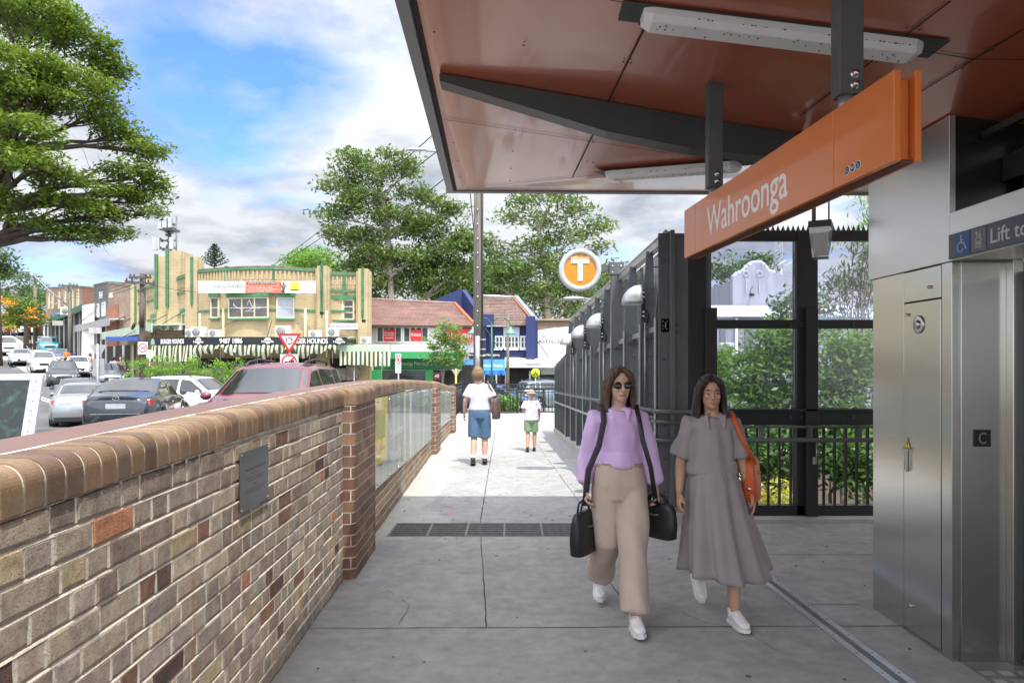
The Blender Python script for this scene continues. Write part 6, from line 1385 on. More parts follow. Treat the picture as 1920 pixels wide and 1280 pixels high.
for i in range(9): x = XP(1352 + i * 4.4, 22.1); q.box(x - .02, x + .02, 22.1, 22.13, -2, ZP(703, 22))
q.build('pickets', white, t)
# lattice tower and dish
t = thing('lattice_mast', 'thin white lattice radio mast behind the hall roof', 'mast', V3(1459, 33) + Vector((0, 0, 3))); D = 33; q = MB()
for dx in (-.16, .16):
    for dy in (-.1, .1): q.cyl((XP(1459, D) + dx, D + dy, 3), (XP(1459, D) + dx * .9, D + dy, 12), .018, n=5)
z = 3
k = 0
while z < 12: q.cyl((XP(1459, D) - .16, D - .1, z), (XP(1459, D) + .16, D - .1, z + .3), .011, n=4); q.cyl((XP(1459, D) + .16, D - .1, z), (XP(1459, D) - .16, D - .1, z + .3), .011, n=4); z += .3
q.build('lattice', mat('mast_white', (.62, .62, .62), .5), t)
t = thing('satellite_dish', 'white satellite dish on the white hall roof', 'dish', V3(1466, 28.5) + Vector((0, 0, 5.2))); D = 28.5; c = Vector((XP(1465, D), D, ZP(493, D))); Mr = Matrix.Rotation(R(-35), 3, 'Y'); q = MB()
q.rings([[c + Mr @ Vector((r_ * math.cos(a), r_ * .7 * math.sin(a), h_)) for a in [2 * math.pi * i / 20 for i in range(20)]] for r_, h_ in ((.02, -.06), (.12, -.045), (.22, .0), (.22, .01), (.12, -.035), (.02, -.05))], cap=False); q.build('reflector', white, t)
q = MB(); q.tube([c + Mr @ Vector((0, 0, -.05)), c + Vector((.12, 0, -.22))], .02, 6); q.tube([c + Vector((.0, 0, -.2)), c + Vector((.42, -.1, .05))], .012, 6); q.ell(c + Vector((.42, -.1, .06)), (.04, .03, .05)); q.cyl(c + Vector((.0, 0, -.2)), c + Vector((.0, 0, -.9)), .03, n=6); q.build('arm', white, t)
# ================= TREES AND PLANTS =================
bark_g = mat('gum_bark', (.42, .37, .31), .85, 0, .3, 1.0, col2=(.24, .19, .15), stretch=(2, 2, .5), bump=.02, bs=5)
bark_d = mat('dark_bark', (.09, .07, .055), .9, 0, .3, 2, bump=.02, bs=8)
bark_t = mat('twig_bark', (.16, .135, .11), .9, 0, .2, 2)
L_fig = leaf_mat('fig_leaves', (.045, .095, .012), (.20, .275, .03), .5, .35)
L_gum = leaf_mat('gum_leaves', (.055, .105, .025), (.19, .26, .065), .5, .30)
L_gum2 = leaf_mat('gum_leaves_deep', (.035, .08, .022), (.12, .19, .045), .5, .30)
L_bri = leaf_mat('bright_leaves', (.07, .18, .02), (.22, .38, .05), .5, .35)
L_oak = leaf_mat('silky_oak_leaves', (.05, .11, .02), (.16, .25, .04), .55, .3)
L_org = leaf_mat('orange_blossom', (.65, .22, .02), (.75, .38, .03), .6, .3)
L_pine = leaf_mat('pine_needles', (.025, .06, .035), (.05, .10, .055), .7, .1)
L_gar = leaf_mat('garden_leaves', (.06, .14, .025), (.24, .36, .07), .4, .35)
L_gard = leaf_mat('garden_leaves_dark', (.035, .09, .025), (.11, .20, .045), .4, .3)
L_yel = leaf_mat('yellow_leaves', (.35, .36, .04), (.5, .45, .05), .5, .3)
def leaves(name, clumps, mt, parent, size, seed=0, aspect=.42, up=.5, droop=0):
    """clumps: array rows (x,y,z, spread_xy, spread_z, n). one mesh of small pointed leaf faces"""
    rg = np.random.default_rng(seed); C = []; V = []
    for (x, y, z, sx, sz, n) in clumps:
        n = int(n); p = rg.normal(0, 1, (n, 3)); p /= np.maximum(1, np.linalg.norm(p, axis=1, keepdims=True) / 1.7); p *= (sx, sx, sz)
        C.append(p + (x, y, z)); V.append(np.full(n, rg.random() * .55) + rg.random(n) * .45)
    C = np.concatenate(C); V = np.concatenate(V); n = len(C)
    nrm = rg.normal(0, 1, (n, 3)); nrm[:, 2] = abs(nrm[:, 2]) + up; nrm /= np.linalg.norm(nrm, axis=1, keepdims=True)
    d = rg.normal(0, 1, (n, 3)); d[:, 2] -= droop; d -= nrm * (d * nrm).sum(1, keepdims=True); d /= np.linalg.norm(d, axis=1, keepdims=True)
    e = np.cross(nrm, d); s = size * rg.uniform(.6, 1.35, (n, 1))
    P0 = C - d * s; P1 = C + e * s * aspect - d * s * .1; P2 = C + d * s - nrm * s * .15; P3 = C - e * s * aspect - d * s * .1
    vs = np.stack([P0, P1, P2, P3], 1).reshape(-1, 3)
    if parent is not None: vs = vs - np.array(MW[parent.name].translation)
    me = bpy.data.meshes.new(name); me.vertices.add(4 * n); me.vertices.foreach_set('co', vs.ravel()); me.loops.add(4 * n); me.loops.foreach_set('vertex_index', np.arange(4 * n)); me.polygons.add(n)
    me.polygons.foreach_set('loop_start', np.arange(0, 4 * n, 4)); me.update(calc_edges=True)
    at = me.attributes.new('Var', 'FLOAT', 'POINT'); at.data.foreach_set('value', np.repeat(V, 4))
    me.materials.append(mt); o = bpy.data.objects.new(name, me); COL.objects.link(o)
    if parent is not None: o.parent = parent; MW[o.name] = MW[parent.name]
    return o
def lobes_to_clumps(lobes, per, cs, n, rg, shell=.62, flat=.6, low=.25):
    out = []
    for (x, y, z, rx, ry, rz) in lobes:
        k = max(5, int(per * rx * max(rz, rx * .45)))
        for _ in range(k):
            v = rg.normal(0, 1, 3); v /= np.linalg.norm(v)
            if v[2] < 0 and rg.random() > low: v[2] = -v[2]
            r = shell + (1 - shell) * rg.random(); out.append((x + v[0] * rx * r, y + v[1] * ry * r, z + v[2] * rz * r, cs * rg.uniform(.7, 1.3), cs * flat * rg.uniform(.7, 1.3), n * rg.uniform(.7, 1.3)))
    return out
def limb(mb, a, b_, r0, r1, rg, wob=.12, n=7, sag=0.0):
    a, b_ = Vector(a), Vector(b_); L_ = (b_ - a).length; pts = []; o = Vector((0, 0, 0))
    for i in range(n + 1):
        f = i / n; o += Vector(rg.normal(0, 1, 3)) * wob * L_ / n * (1 if 0 < i < n else 0); pts.append(a.lerp(b_, f) + o * math.sin(math.pi * f) + Vector((0, 0, sag * L_ * math.sin(math.pi * f))))
    mb.tube(pts, [r0 + (r1 - r0) * i / n for i in range(n + 1)], 6); return pts
def px_lobes(D, rows, dr=1.0):
    """rows: (px,py,rpx,rpy[,dD]) as seen, turned into lobes at their own depth"""
    out = []
    for r in rows:
        d = D + (r[4] if len(r) > 4 else 0); out.append((XP(r[0], d), d, ZP(r[1], d), r[2] / F * d, r[2] / F * d * dr, r[3] / F * d))
    return out
def tree(name, label, D, base, trunk_pts, lobes, leafm, barkm, per, cs, n, size, seed, r0=.4, group=None, twigs=5, low=.25, shell=.62, aspect=.42, droop=0, flat=.6, cat='tree', sag=.12, up=.5, tw=.012):
    rg = np.random.default_rng(seed); t = thing(name, label, cat, base, group=group)
    q = MB(); tp = [Vector(p) for p in trunk_pts]; q.tube(tp, [r0 * (1 - .6 * i / max(1, len(tp) - 1)) for i in range(len(tp))], 10); k = len(tp)
    for lb in lobes:
        c = Vector(lb[:3]); 
        best = min(range(k), key=lambda i: (tp[i] - c).length + (2.0 if tp[i].z > c.z - lb[5] * .2 else 0)); s_ = tp[best]; rr = r0 * (1 - .6 * best / max(1, k - 1)) * .5
        e = c + Vector((0, 0, -lb[5] * .25)); pts = limb(q, s_, e, rr, rr * .25, rg, .10, 8, sag)
        for _ in range(twigs):
            v = Vector(rg.normal(0, 1, 3)); v.z = abs(v.z) * .6; v.normalize(); w_ = Vector((c.x + v.x * lb[3] * .9, c.y + v.y * lb[4] * .9, c.z + v.z * lb[5] * .75)); j = int(rg.integers(len(pts) // 2, len(pts)))
            p2 = limb(q, pts[j], w_, rr * .30, tw, rg, .14, 5, .05)
            if twigs > 3:
                for __ in range(2): v2 = Vector(rg.normal(0, 1, 3)); limb(q, p2[3], p2[3] + v2 * lb[3] * .3, tw * 1.2, tw * .5, rg, .1, 3)
    q.build('trunk', barkm, t)
    cl = lobes_to_clumps(lobes, per, cs, n, rg, shell, flat, low); leaves('crown', cl, leafm, t, size, seed, aspect, up, droop)
    return t
# big fig tree at the left
lobs = px_lobes(16, [(-30, 40, 120, 60), (70, 40, 90, 55, -.5), (150, 90, 60, 48), (40, 130, 90, 42, -1.5), (130, 165, 85, 38, -.6), (205, 150, 38, 55, .4), (-10, 200, 90, 40, -1), (60, 190, 100, 35, -1.2), (185, 215, 55, 28, .2), (215, 255, 52, 26, .3), (270, 285, 42, 28, .4),
    (30, 250, 78, 34, -2), (-30, 290, 90, 34, -2), (60, 310, 60, 24, -2.2), (110, 340, 60, 26, -1.2), (250, 330, 55, 22, .3), (290, 360, 28, 30, .6), (230, 375, 50, 24, .2), (180, 405, 60, 26, -.2), (110, 380, 50, 22, -.8), (150, 445, 55, 20, -.2), (210, 440, 36, 18, 0), (50, 420, 38, 22, -1), (-20, 380, 50, 34, -1.5), (270, 400, 34, 18, .3)])
bx0 = XP(-150, 16)
tree('fig_tree', 'huge dark green spreading fig tree overhanging the road at the left edge', 16, (bx0, 16.5, g(bx0, 16.5)), [(bx0, 16.5, -.3), (bx0 + .2, 16.3, 2.5), (XP(-60, 16), 16, ZP(470, 16)), (XP(0, 16), 15.8, ZP(400, 16)), (XP(40, 16), 15.6, ZP(300, 16)), (XP(20, 16), 15.6, ZP(170, 16))],
     lobs, L_fig, mat('fig_bark', (.075, .055, .045), .9, 0, .3, 2, bump=.01, bs=8), 190, .17, 30, .058, 11, r0=.30, twigs=9, low=.22, shell=.55, flat=.5, sag=.05, up=.8, tw=.005)
# hanging bare twigs under the fig
# gum trees in the middle
def zz(py, D): return ZP(py, D)
D = 62
lob = px_lobes(D, [(660, 300, 34, 18), (700, 330, 45, 26), (640, 355, 40, 26), (760, 320, 30, 30), (690, 385, 60, 30), (625, 405, 34, 22), (780, 370, 34, 24), (740, 420, 60, 32), (650, 450, 45, 26), (800, 430, 48, 26), (850, 400, 26, 20), (700, 480, 50, 28), (770, 490, 55, 28), (845, 470, 44, 28), (660, 510, 28, 20), (720, 535, 36, 20), (810, 540, 45, 26), (860, 520, 36, 24), (730, 290, 14, 12), (645, 320, 24, 14), (868, 450, 30, 26), (815, 380, 26, 16)], .9)
tree('gum_tree', 'tallest pale trunked gum tree behind the tiled roof shop', D, V3(735, D) + Vector((0, 0, -1)), [(XP(742, D), D, -1), (XP(738, D), D, 4), (XP(732, D), D, zz(520, D)), (XP(728, D), D, zz(450, D)), (XP(718, D), D, zz(380, D)), (XP(705, D), D, zz(320, D))], lob, L_gum, bark_g, 12, .55, 44, .19, 21, r0=.34, group='tall gum trees behind the shops', twigs=6, low=.35, droop=.8, shell=.5)
for i, (px, D_, seed) in enumerate(((690, 66, 5), (812, 64, 6))):
    lob = px_lobes(D_, [(px - 25, 520, 34, 30), (px + 15, 500, 36, 28), (px + 35, 545, 28, 26), (px - 5, 560, 34, 22), (px, 455, 30, 24)])
    tree('gum_tree', ('slender gum tree with pale trunk left of the tallest gum', 'dense gum tree directly above the navy gable')[i], D_, V3(px, D_) + Vector((0, 0, -1)), [(XP(px, D_), D_, -1), (XP(px + 3, D_), D_, 5), (XP(px - 2, D_), D_, zz(500, D_))], lob, L_gum2, bark_g, 12, .62, 38, .20, seed, r0=.25, group='tall gum trees behind the shops', twigs=4, droop=.6)
D = 60
lob = px_lobes(D, [(985, 385, 34, 20), (1040, 375, 40, 18), (1090, 400, 40, 24), (1130, 430, 26, 22), (1020, 425, 40, 22), (960, 410, 26, 16), (1080, 445, 45, 22), (1125, 470, 22, 14), (1000, 470, 40, 26), (935, 480, 30, 22), (1050, 500, 50, 28), (975, 520, 50, 28), (930, 530, 32, 24), (1020, 560, 55, 28), (1075, 550, 40, 28), (940, 575, 40, 22), (1110, 520, 34, 26), (905, 450, 20, 16), (1090, 590, 34, 18)], .9)
tree('gum_tree', 'broad gum tree right of the utility pole with sky through its limbs', D, V3(1030, D) + Vector((0, 0, -1)), [(XP(1036, D), D, -1), (XP(1030, D), D, 4), (XP(1022, D), D, zz(500, D)), (XP(1010, D), D, zz(430, D)), (XP(1030, D), D, zz(385, D))], lob, L_gum, bark_g, 8.5, .62, 38, .20, 22, r0=.34, group='tall gum trees behind the shops', twigs=6, low=.35, droop=.6, shell=.5)
for i, (px, py, D_, w_, sd) in enumerate(((1160, 520, 70, 40, 31), (590, 490, 70, 42, 32), (560, 486, 72, 20, 33))):
    lob = px_lobes(D_, [(px, py, w_, w_ * .6), (px - w_ * .5, py + w_ * .5, w_ * .7, w_ * .5), (px + w_ * .5, py + w_ * .5, w_ * .7, w_ * .5), (px, py + w_, w_, w_ * .6)])
    tree('round_tree', ('leafy tree behind the top of the screen fence', 'bright green round tree above the cream building parapet', 'small dense tree top behind the cream parapet')[i], D_, V3(px, D_), [(XP(px, D_), D_, -1), (XP(px, D_), D_, zz(py + w_, D_))], lob, (L_gum2, L_bri, L_bri)[i], bark_d, 8, .6, 40, .2, sd, r0=.3, twigs=3)
# tree mass joining the gums at the back
for i, (px, D_) in enumerate(((905, 72), (1060, 74), (870, 70), (960, 69))):
    lob = px_lobes(D_, [(px - 30, 560, 36, 34), (px + 30, 555, 36, 34), (px, 520, 40, 30), (px - 10, 590, 50, 24), (px + 25, 500, 24, 20)])
    tree('bushy_tree', ('bushy tree behind the utility pole', 'bushy tree behind the round T sign', 'bushy tree over the navy gable ridge', 'bushy tree above the brown tiled roof')[i], D_, V3(px, D_), [(XP(px, D_), D_, -1), (XP(px, D_), D_, zz(540, D_))], lob, L_gum2, bark_g, 7, .7, 34, .22, 40 + i, r0=.3, twigs=3, group='bushy trees between the gums')
# street tree by the pharmacy
D = 34
lob = px_lobes(D, [(835, 620, 26, 16), (818, 640, 24, 16), (855, 640, 24, 16), (838, 655, 36, 18), (820, 668, 22, 14), (858, 665, 22, 14), (840, 680, 26, 12)])
tree('street_tree', 'small leafy street tree in front of the pharmacy', D, V3(829, D) + Vector((0, 0, -.7)), [(XP(829, D), D, -.8), (XP(830, D), D, .9), (XP(834, D), D, 2.0)], lob, L_gar, bark_t, 40, .20, 34, .085, 51, r0=.09, twigs=5, low=.5)
# silky oak with orange flowers and trees at far left
D = 78
lob = px_lobes(D, [(20, 575, 30, 16), (55, 580, 30, 18), (10, 600, 30, 14), (45, 605, 34, 16), (70, 598, 20, 12)])
t = tree('silky_oak', 'green tree dotted with orange blossom on the hill street', D, V3(52, D) + Vector((0, 0, 2.8)), [(XP(52, D), D, 2.5), (XP(51, D), D, zz(610, D)), (XP(45, D), D, zz(590, D))], lob, L_oak, bark_d, 7, .6, 34, .2, 61, r0=.45, twigs=3)
rg = np.random.default_rng(5); leaves('blossom', lobes_to_clumps([(l[0], l[1] - .5, l[2], l[3] * 1.03, l[4] * 1.03, l[5] * 1.05) for l in lob], 4, .35, 14, rg, .9, .6, .3), L_org, t, .18, 7)
for i, (px, py, D_, w_) in enumerate(((15, 530, 95, 48), (75, 548, 100, 30), (-5, 480, 60, 30), (60, 560, 105, 40))):
    lob = px_lobes(D_, [(px, py, w_, w_ * .5), (px - w_ * .6, py + 20, w_ * .7, w_ * .4), (px + w_ * .6, py + 22, w_ * .6, w_ * .4), (px, py + 40, w_, w_ * .5)])
    b0_ = g(XP(px, D_), D_)
    tree('hill_tree', ('large olive green tree at the top of the hill street', 'olive green tree beside the hill street power pole', 'dark tree at the left edge below the fig', 'far tree filling the end of the hill street')[i], D_, (XP(px, D_), D_, b0_), [(XP(px, D_), D_, b0_), (XP(px, D_), D_, zz(py + 10, D_))], lob, (L_gum2, L_oak, L_gum2, L_gum2)[i], bark_d, 5 if D_ > 70 else 9, .6, 34, .22, 70 + i, r0=.4, twigs=3, group='trees at the top of the hill street')
# norfolk pine
D = 85; t = thing('norfolk_pine', 'distant norfolk pine with tiered branches behind the cream parapet', 'tree', V3(402, D)); q = MB(); q.cyl((XP(402, D), D, 5), (XP(402, D), D, zz(455, D)), .18, .04); 
cl = []; rg = np.random.default_rng(3)
for k in range(9):
    z = zz(460 + k * 5.0, D); L_ = (3 + k * 3.0) / F * D
    for a in range(7):
        an = a * .9 + k * .45; d = Vector((math.cos(an), math.sin(an), .42)); e = Vector((XP(402, D), D, z)) + d * L_; q.cyl((XP(402, D), D, z), e, .05, .02, n=4)
        for f in np.linspace(.15, 1, 7): p = Vector((XP(402, D), D, z)) + d * (L_ * f); cl.append((p.x, p.y, p.z, .06, .05, 4))
q.build('trunk', bark_d, t); leaves('crown', cl, L_pine, t, .13, 9)
# hedge in front of the shops
def hedge(name, label, pts, w_, h, seed, mt=L_bri, n=30, size=.06, per=None, group=None):
    rg = np.random.default_rng(seed); V = [Vector(p) for p in pts]; base = V[0]; t = thing(name, label, 'hedge', tuple(base), group=group); cl = []; q = MB()
    for a, b_ in zip(V, V[1:]):
        L_ = (b_ - a).length; k = int(L_ * w_ * h * (per or 26)) + 4
        for _ in range(k):
            f = rg.random(); p = a.lerp(b_, f); u = rg.uniform(-1, 1); zf = rg.random() ** .6
            cl.append((p.x + u * w_ / 2, p.y + rg.uniform(-1, 1) * w_ / 2, p.z + zf * h * (1 + .12 * math.sin(f * 9)), .11, .10, n))
        for i in range(int(L_ / .25)):
            p = a.lerp(b_, (i + .5) / (L_ / .25)); q.tube([p, p + Vector((rg.normal() * .08, rg.normal() * .08, h * .8))], [.02, .006], 5)
    q.build('stems', bark_d, t); leaves('foliage', cl, mt, t, size, seed); return t
hedge('hedge', 'long clipped bright green hedge in front of the burger shop', [V3(250, 31.5) + Vector((0, 0, -.45)), V3(330, 31) + Vector((0, 0, -.5)), V3(440, 30) + Vector((0, 0, -.6))], .9, 2.15, 81, group=None)
hedge('shrub', 'small lime green bush at the far right end behind the red car', [V3(632, 31) + Vector((0, 0, -.6)), V3(642, 31) + Vector((0, 0, -.6))], .5, 1.0, 82)
hedge('shrub', 'round green shrub at the left end of the hedge', [V3(232, 34) + Vector((0, 0, -.2)), V3(246, 34) + Vector((0, 0, -.3))], .5, 1.0, 83, L_gar)
hedge('strappy_plant', 'bright green strappy plants inside the black railing', [V3(925, 30) + Vector((0, 0, -.5)), V3(962, 30) + Vector((0, 0, -.5))], 1.0, .75, 84, L_bri, size=.10)
# garden seen through the glass on the right
def bush(name, label, D_, rows, mt, seed, per=185, size=.065, cs=.2, n=36, group='garden shrubs behind the glass screen', bark=bark_d, tw=3, aspect=.42, droop=0, r0=.06, base=-3.6, cat='shrub', low=.5, shell=.45):
    lob = px_lobes(D_, rows, .8); px = rows[0][0]
    return tree(name, label, D_, (XP(px, D_), D_, base), [(XP(px, D_), D_, base), (XP(px + 6, D_), D_, base + 1.8), (XP(px - 4, D_), D_, base + 3.4)], lob, mt, bark, per, cs, n, size, seed, r0=r0, group=group, twigs=tw, low=low, shell=shell, aspect=aspect, droop=droop, cat=cat)
bush('garden_shrub', 'tall shrub with pale new leaves behind the left glass panel', 13, [(1450, 640, 50, 34), (1420, 690, 50, 40), (1480, 690, 40, 40), (1400, 740, 40, 36), (1460, 750, 50, 34), (1500, 640, 22, 30), (1430, 800, 45, 40)], L_gar, 91)
bush('garden_shrub', 'bushy green shrub behind the right glass panel', 12, [(1580, 660, 44, 34), (1550, 720, 40, 40), (1610, 710, 36, 44), (1580, 770, 50, 36), (1630, 650, 30, 34), (1600, 830, 50, 44), (1545, 800, 30, 40)], L_gar, 92)
bush('garden_tree', 'pointed young tree in front of the hall wall', 19, [(1488, 575, 26, 26), (1475, 605, 34, 22), (1530, 580, 30, 28), (1500, 560, 16, 22), (1540, 610, 36, 24)], L_gard, 93, size=.085, per=60, cs=.26, cat='tree', r0=.12)
bush('drooping_gum', 'grey green drooping gum at the right of the glass screen', 17, [(1620, 470, 24, 26), (1600, 505, 26, 22), (1590, 545, 30, 22), (1625, 540, 26, 26), (1575, 530, 16, 14), (1615, 590, 34, 26), (1640, 500, 26, 34)], L_gum2, 94, size=.10, aspect=.18, droop=3.0, per=42, cs=.26, n=40, cat='tree', r0=.12)
bush('pale_gum', 'pale leafed gum branch above the glass screen by the lift', 15, [(1640, 400, 26, 24), (1632, 440, 20, 24), (1655, 370, 30, 20), (1650, 420, 24, 24)], L_gar, 95, size=.085, aspect=.2, droop=3.0, per=45, cs=.22, cat='tree', r0=.10)
bush('garden_shrub', 'dark green shrub low behind the left baluster rail', 10.5, [(1400, 850, 45, 34), (1450, 880, 40, 30), (1480, 830, 34, 34), (1360, 800, 40, 44), (1360, 880, 40, 34)], L_gard, 96)
bush('garden_shrub', 'green shrub low behind the right baluster rail', 10.2, [(1560, 870, 40, 34), (1610, 900, 40, 30), (1600, 850, 34, 28), (1640, 880, 30, 34)], L_gard, 97)
bush('garden_shrub', 'yellow leafed bush low behind the left baluster rail', 9.6, [(1462, 935, 14, 12), (1440, 950, 9, 7)], L_yel, 98, size=.045)
bush('garden_shrub', 'bright green bush beside the corner of the screen fence', 17, [(1350, 670, 20, 20), (1345, 700, 18, 22), (1352, 735, 22, 22)], L_bri, 99)
bush('far_tree', 'grey green tree behind the side wall of the white hall', 44, [(1350, 500, 30, 22), (1345, 525, 26, 24), (1365, 515, 26, 16)], L_gum2, 100, size=.16, per=9, cs=.45, cat='tree', group=None)
bush('far_tree', 'round dark green tree behind the hall gable', 46, [(1415, 488, 26, 12), (1440, 492, 20, 14), (1400, 500, 24, 12), (1378, 512, 22, 12)], L_gard, 101, size=.16, per=9, cs=.45, cat='tree', group=None)
gs_ = MB(); gx = [1.8 + .6 * i for i in range(30)]; gy = [8.1 + .8 * i for i in range(24)]
gs_.add([(x, y, g(x, y) + .05) for x in gx for y in gy], [(i * 24 + j, (i + 1) * 24 + j, (i + 1) * 24 + j + 1, i * 24 + j + 1) for i in range(29) for j in range(23)], 0, True); struct(gs_, 'garden_soil', mat('soil', (.06, .045, .03), .95, 0, .3, 2, bump=.02, bs=10))
gc = np.random.default_rng(8); cl = []
for _ in range(900): x, y = gc.uniform(2.2, 9), gc.uniform(8.6, 20); cl.append((x, y, g(x, y) + gc.uniform(.1, 1.5), .35, .25, 30))
tag(leaves('ground_cover', cl, L_gard, None, .08, 12), kind='stuff')
# ================= VEHICLES =================
def paint(name, c, metal=.35, rough=.3): return mat('car_paint_' + name, c, rough, metal, .03, 2, coat=1.0, spec=.6)
tint = mat('car_window', (.015, .018, .022), .04, 0, 0, 1, spec=1.0, coat=.6)
headl = mat('headlamp', (.62, .65, .70), .12, .3, .1, 20, coat=1); taill = mat('tail_lamp', (.42, .012, .012), .2, 0, .1, 20, coat=1); platem = mat('number_plate', (.55, .56, .60), .5, 0, .05, 5)
rimm = mat('wheel_rim', (.36, .37, .39), .3, .85, .1, 8); trimb = mat('black_trim', (.02, .02, .022), .5)
def interp(pts, x):
    if x <= pts[0][0]: return pts[0][1]
    for (a, za), (b_, zb) in zip(pts, pts[1:]):
        if x <= b_: f = (x - a) / (b_ - a); return za + (zb - za) * f
    return pts[-1][1]
KIND = {   # x from rear (-) to front (+), top line; glass spans; wheel x; L, W, H
 'sedan': dict(L=4.6, W=1.80, H=1.43, top=[(-2.3, .86), (-2.22, 1.02), (-1.62, 1.08), (-1.5, 1.10), (-.80, 1.37), (-.2, 1.43), (.25, 1.40), (1.02, 1.0), (1.15, .96), (2.0, .82), (2.22, .70), (2.3, .5)], belt=[(-2.3, .93), (1.1, .90)], rear=(-1.5, -.82), front=(.28, 1.02), side=(-1.25, -.28, -.18, .85), wh=(-1.35, 1.38), wr=.33),
 'suv': dict(L=4.7, W=1.86, H=1.69, top=[(-2.35, .9), (-2.28, 1.2), (-2.12, 1.32), (-1.92, 1.60), (-1.6, 1.66), (-.4, 1.69), (.2, 1.64), (.95, 1.14), (1.1, 1.08), (2.05, .95), (2.27, .80), (2.35, .55)], belt=[(-2.35, 1.10), (1.1, 1.02)], rear=(-2.24, -1.95), front=(.25, .95), side=(-1.95, -1.28, -1.18, -.30, -.2, .8), wh=(-1.38, 1.42), wr=.36),
 'hatch': dict(L=4.1, W=1.74, H=1.50, top=[(-2.05, .85), (-1.98, 1.08), (-1.85, 1.15), (-1.45, 1.42), (-.5, 1.50), (.15, 1.46), (.95, 1.05), (1.1, .99), (1.8, .86), (1.98, .72), (2.05, .5)], belt=[(-2.05, 1.0), (1.1, .94)], rear=(-1.86, -1.46), front=(.2, .95), side=(-1.5, -.95, -.88, -.22, -.12, .82), wh=(-1.2, 1.28), wr=.31),
 'ute': dict(L=5.2, W=1.86, H=1.78, top=[(-2.6, 1.0), (-2.55, 1.1), (-.95, 1.10), (-.85, 1.12), (-.72, 1.68), (-.4, 1.76), (.25, 1.74), (.95, 1.22), (1.1, 1.16), (2.3, 1.08), (2.52, .95), (2.6, .6)], belt=[(-2.6, 1.09), (1.1, 1.08)], rear=(-.84, -.72), front=(.3, .95), side=(-.62, .05, .12, .8), wh=(-1.6, 1.62), wr=.38),
 'van': dict(L=4.9, W=1.92, H=1.98, top=[(-2.45, 1.0), (-2.4, 1.7), (-2.25, 1.92), (-1.2, 1.98), (.8, 1.95), (1.1, 1.86), (1.85, 1.20), (2.0, 1.12), (2.35, .98), (2.45, .6)], belt=[(-2.45, 1.12), (1.9, 1.08)], rear=(-2.42, -2.3), front=(1.12, 1.84), side=(-1.9, -.6, -.5, .5, .6, 1.6), wh=(-1.5, 1.6), wr=.34)}
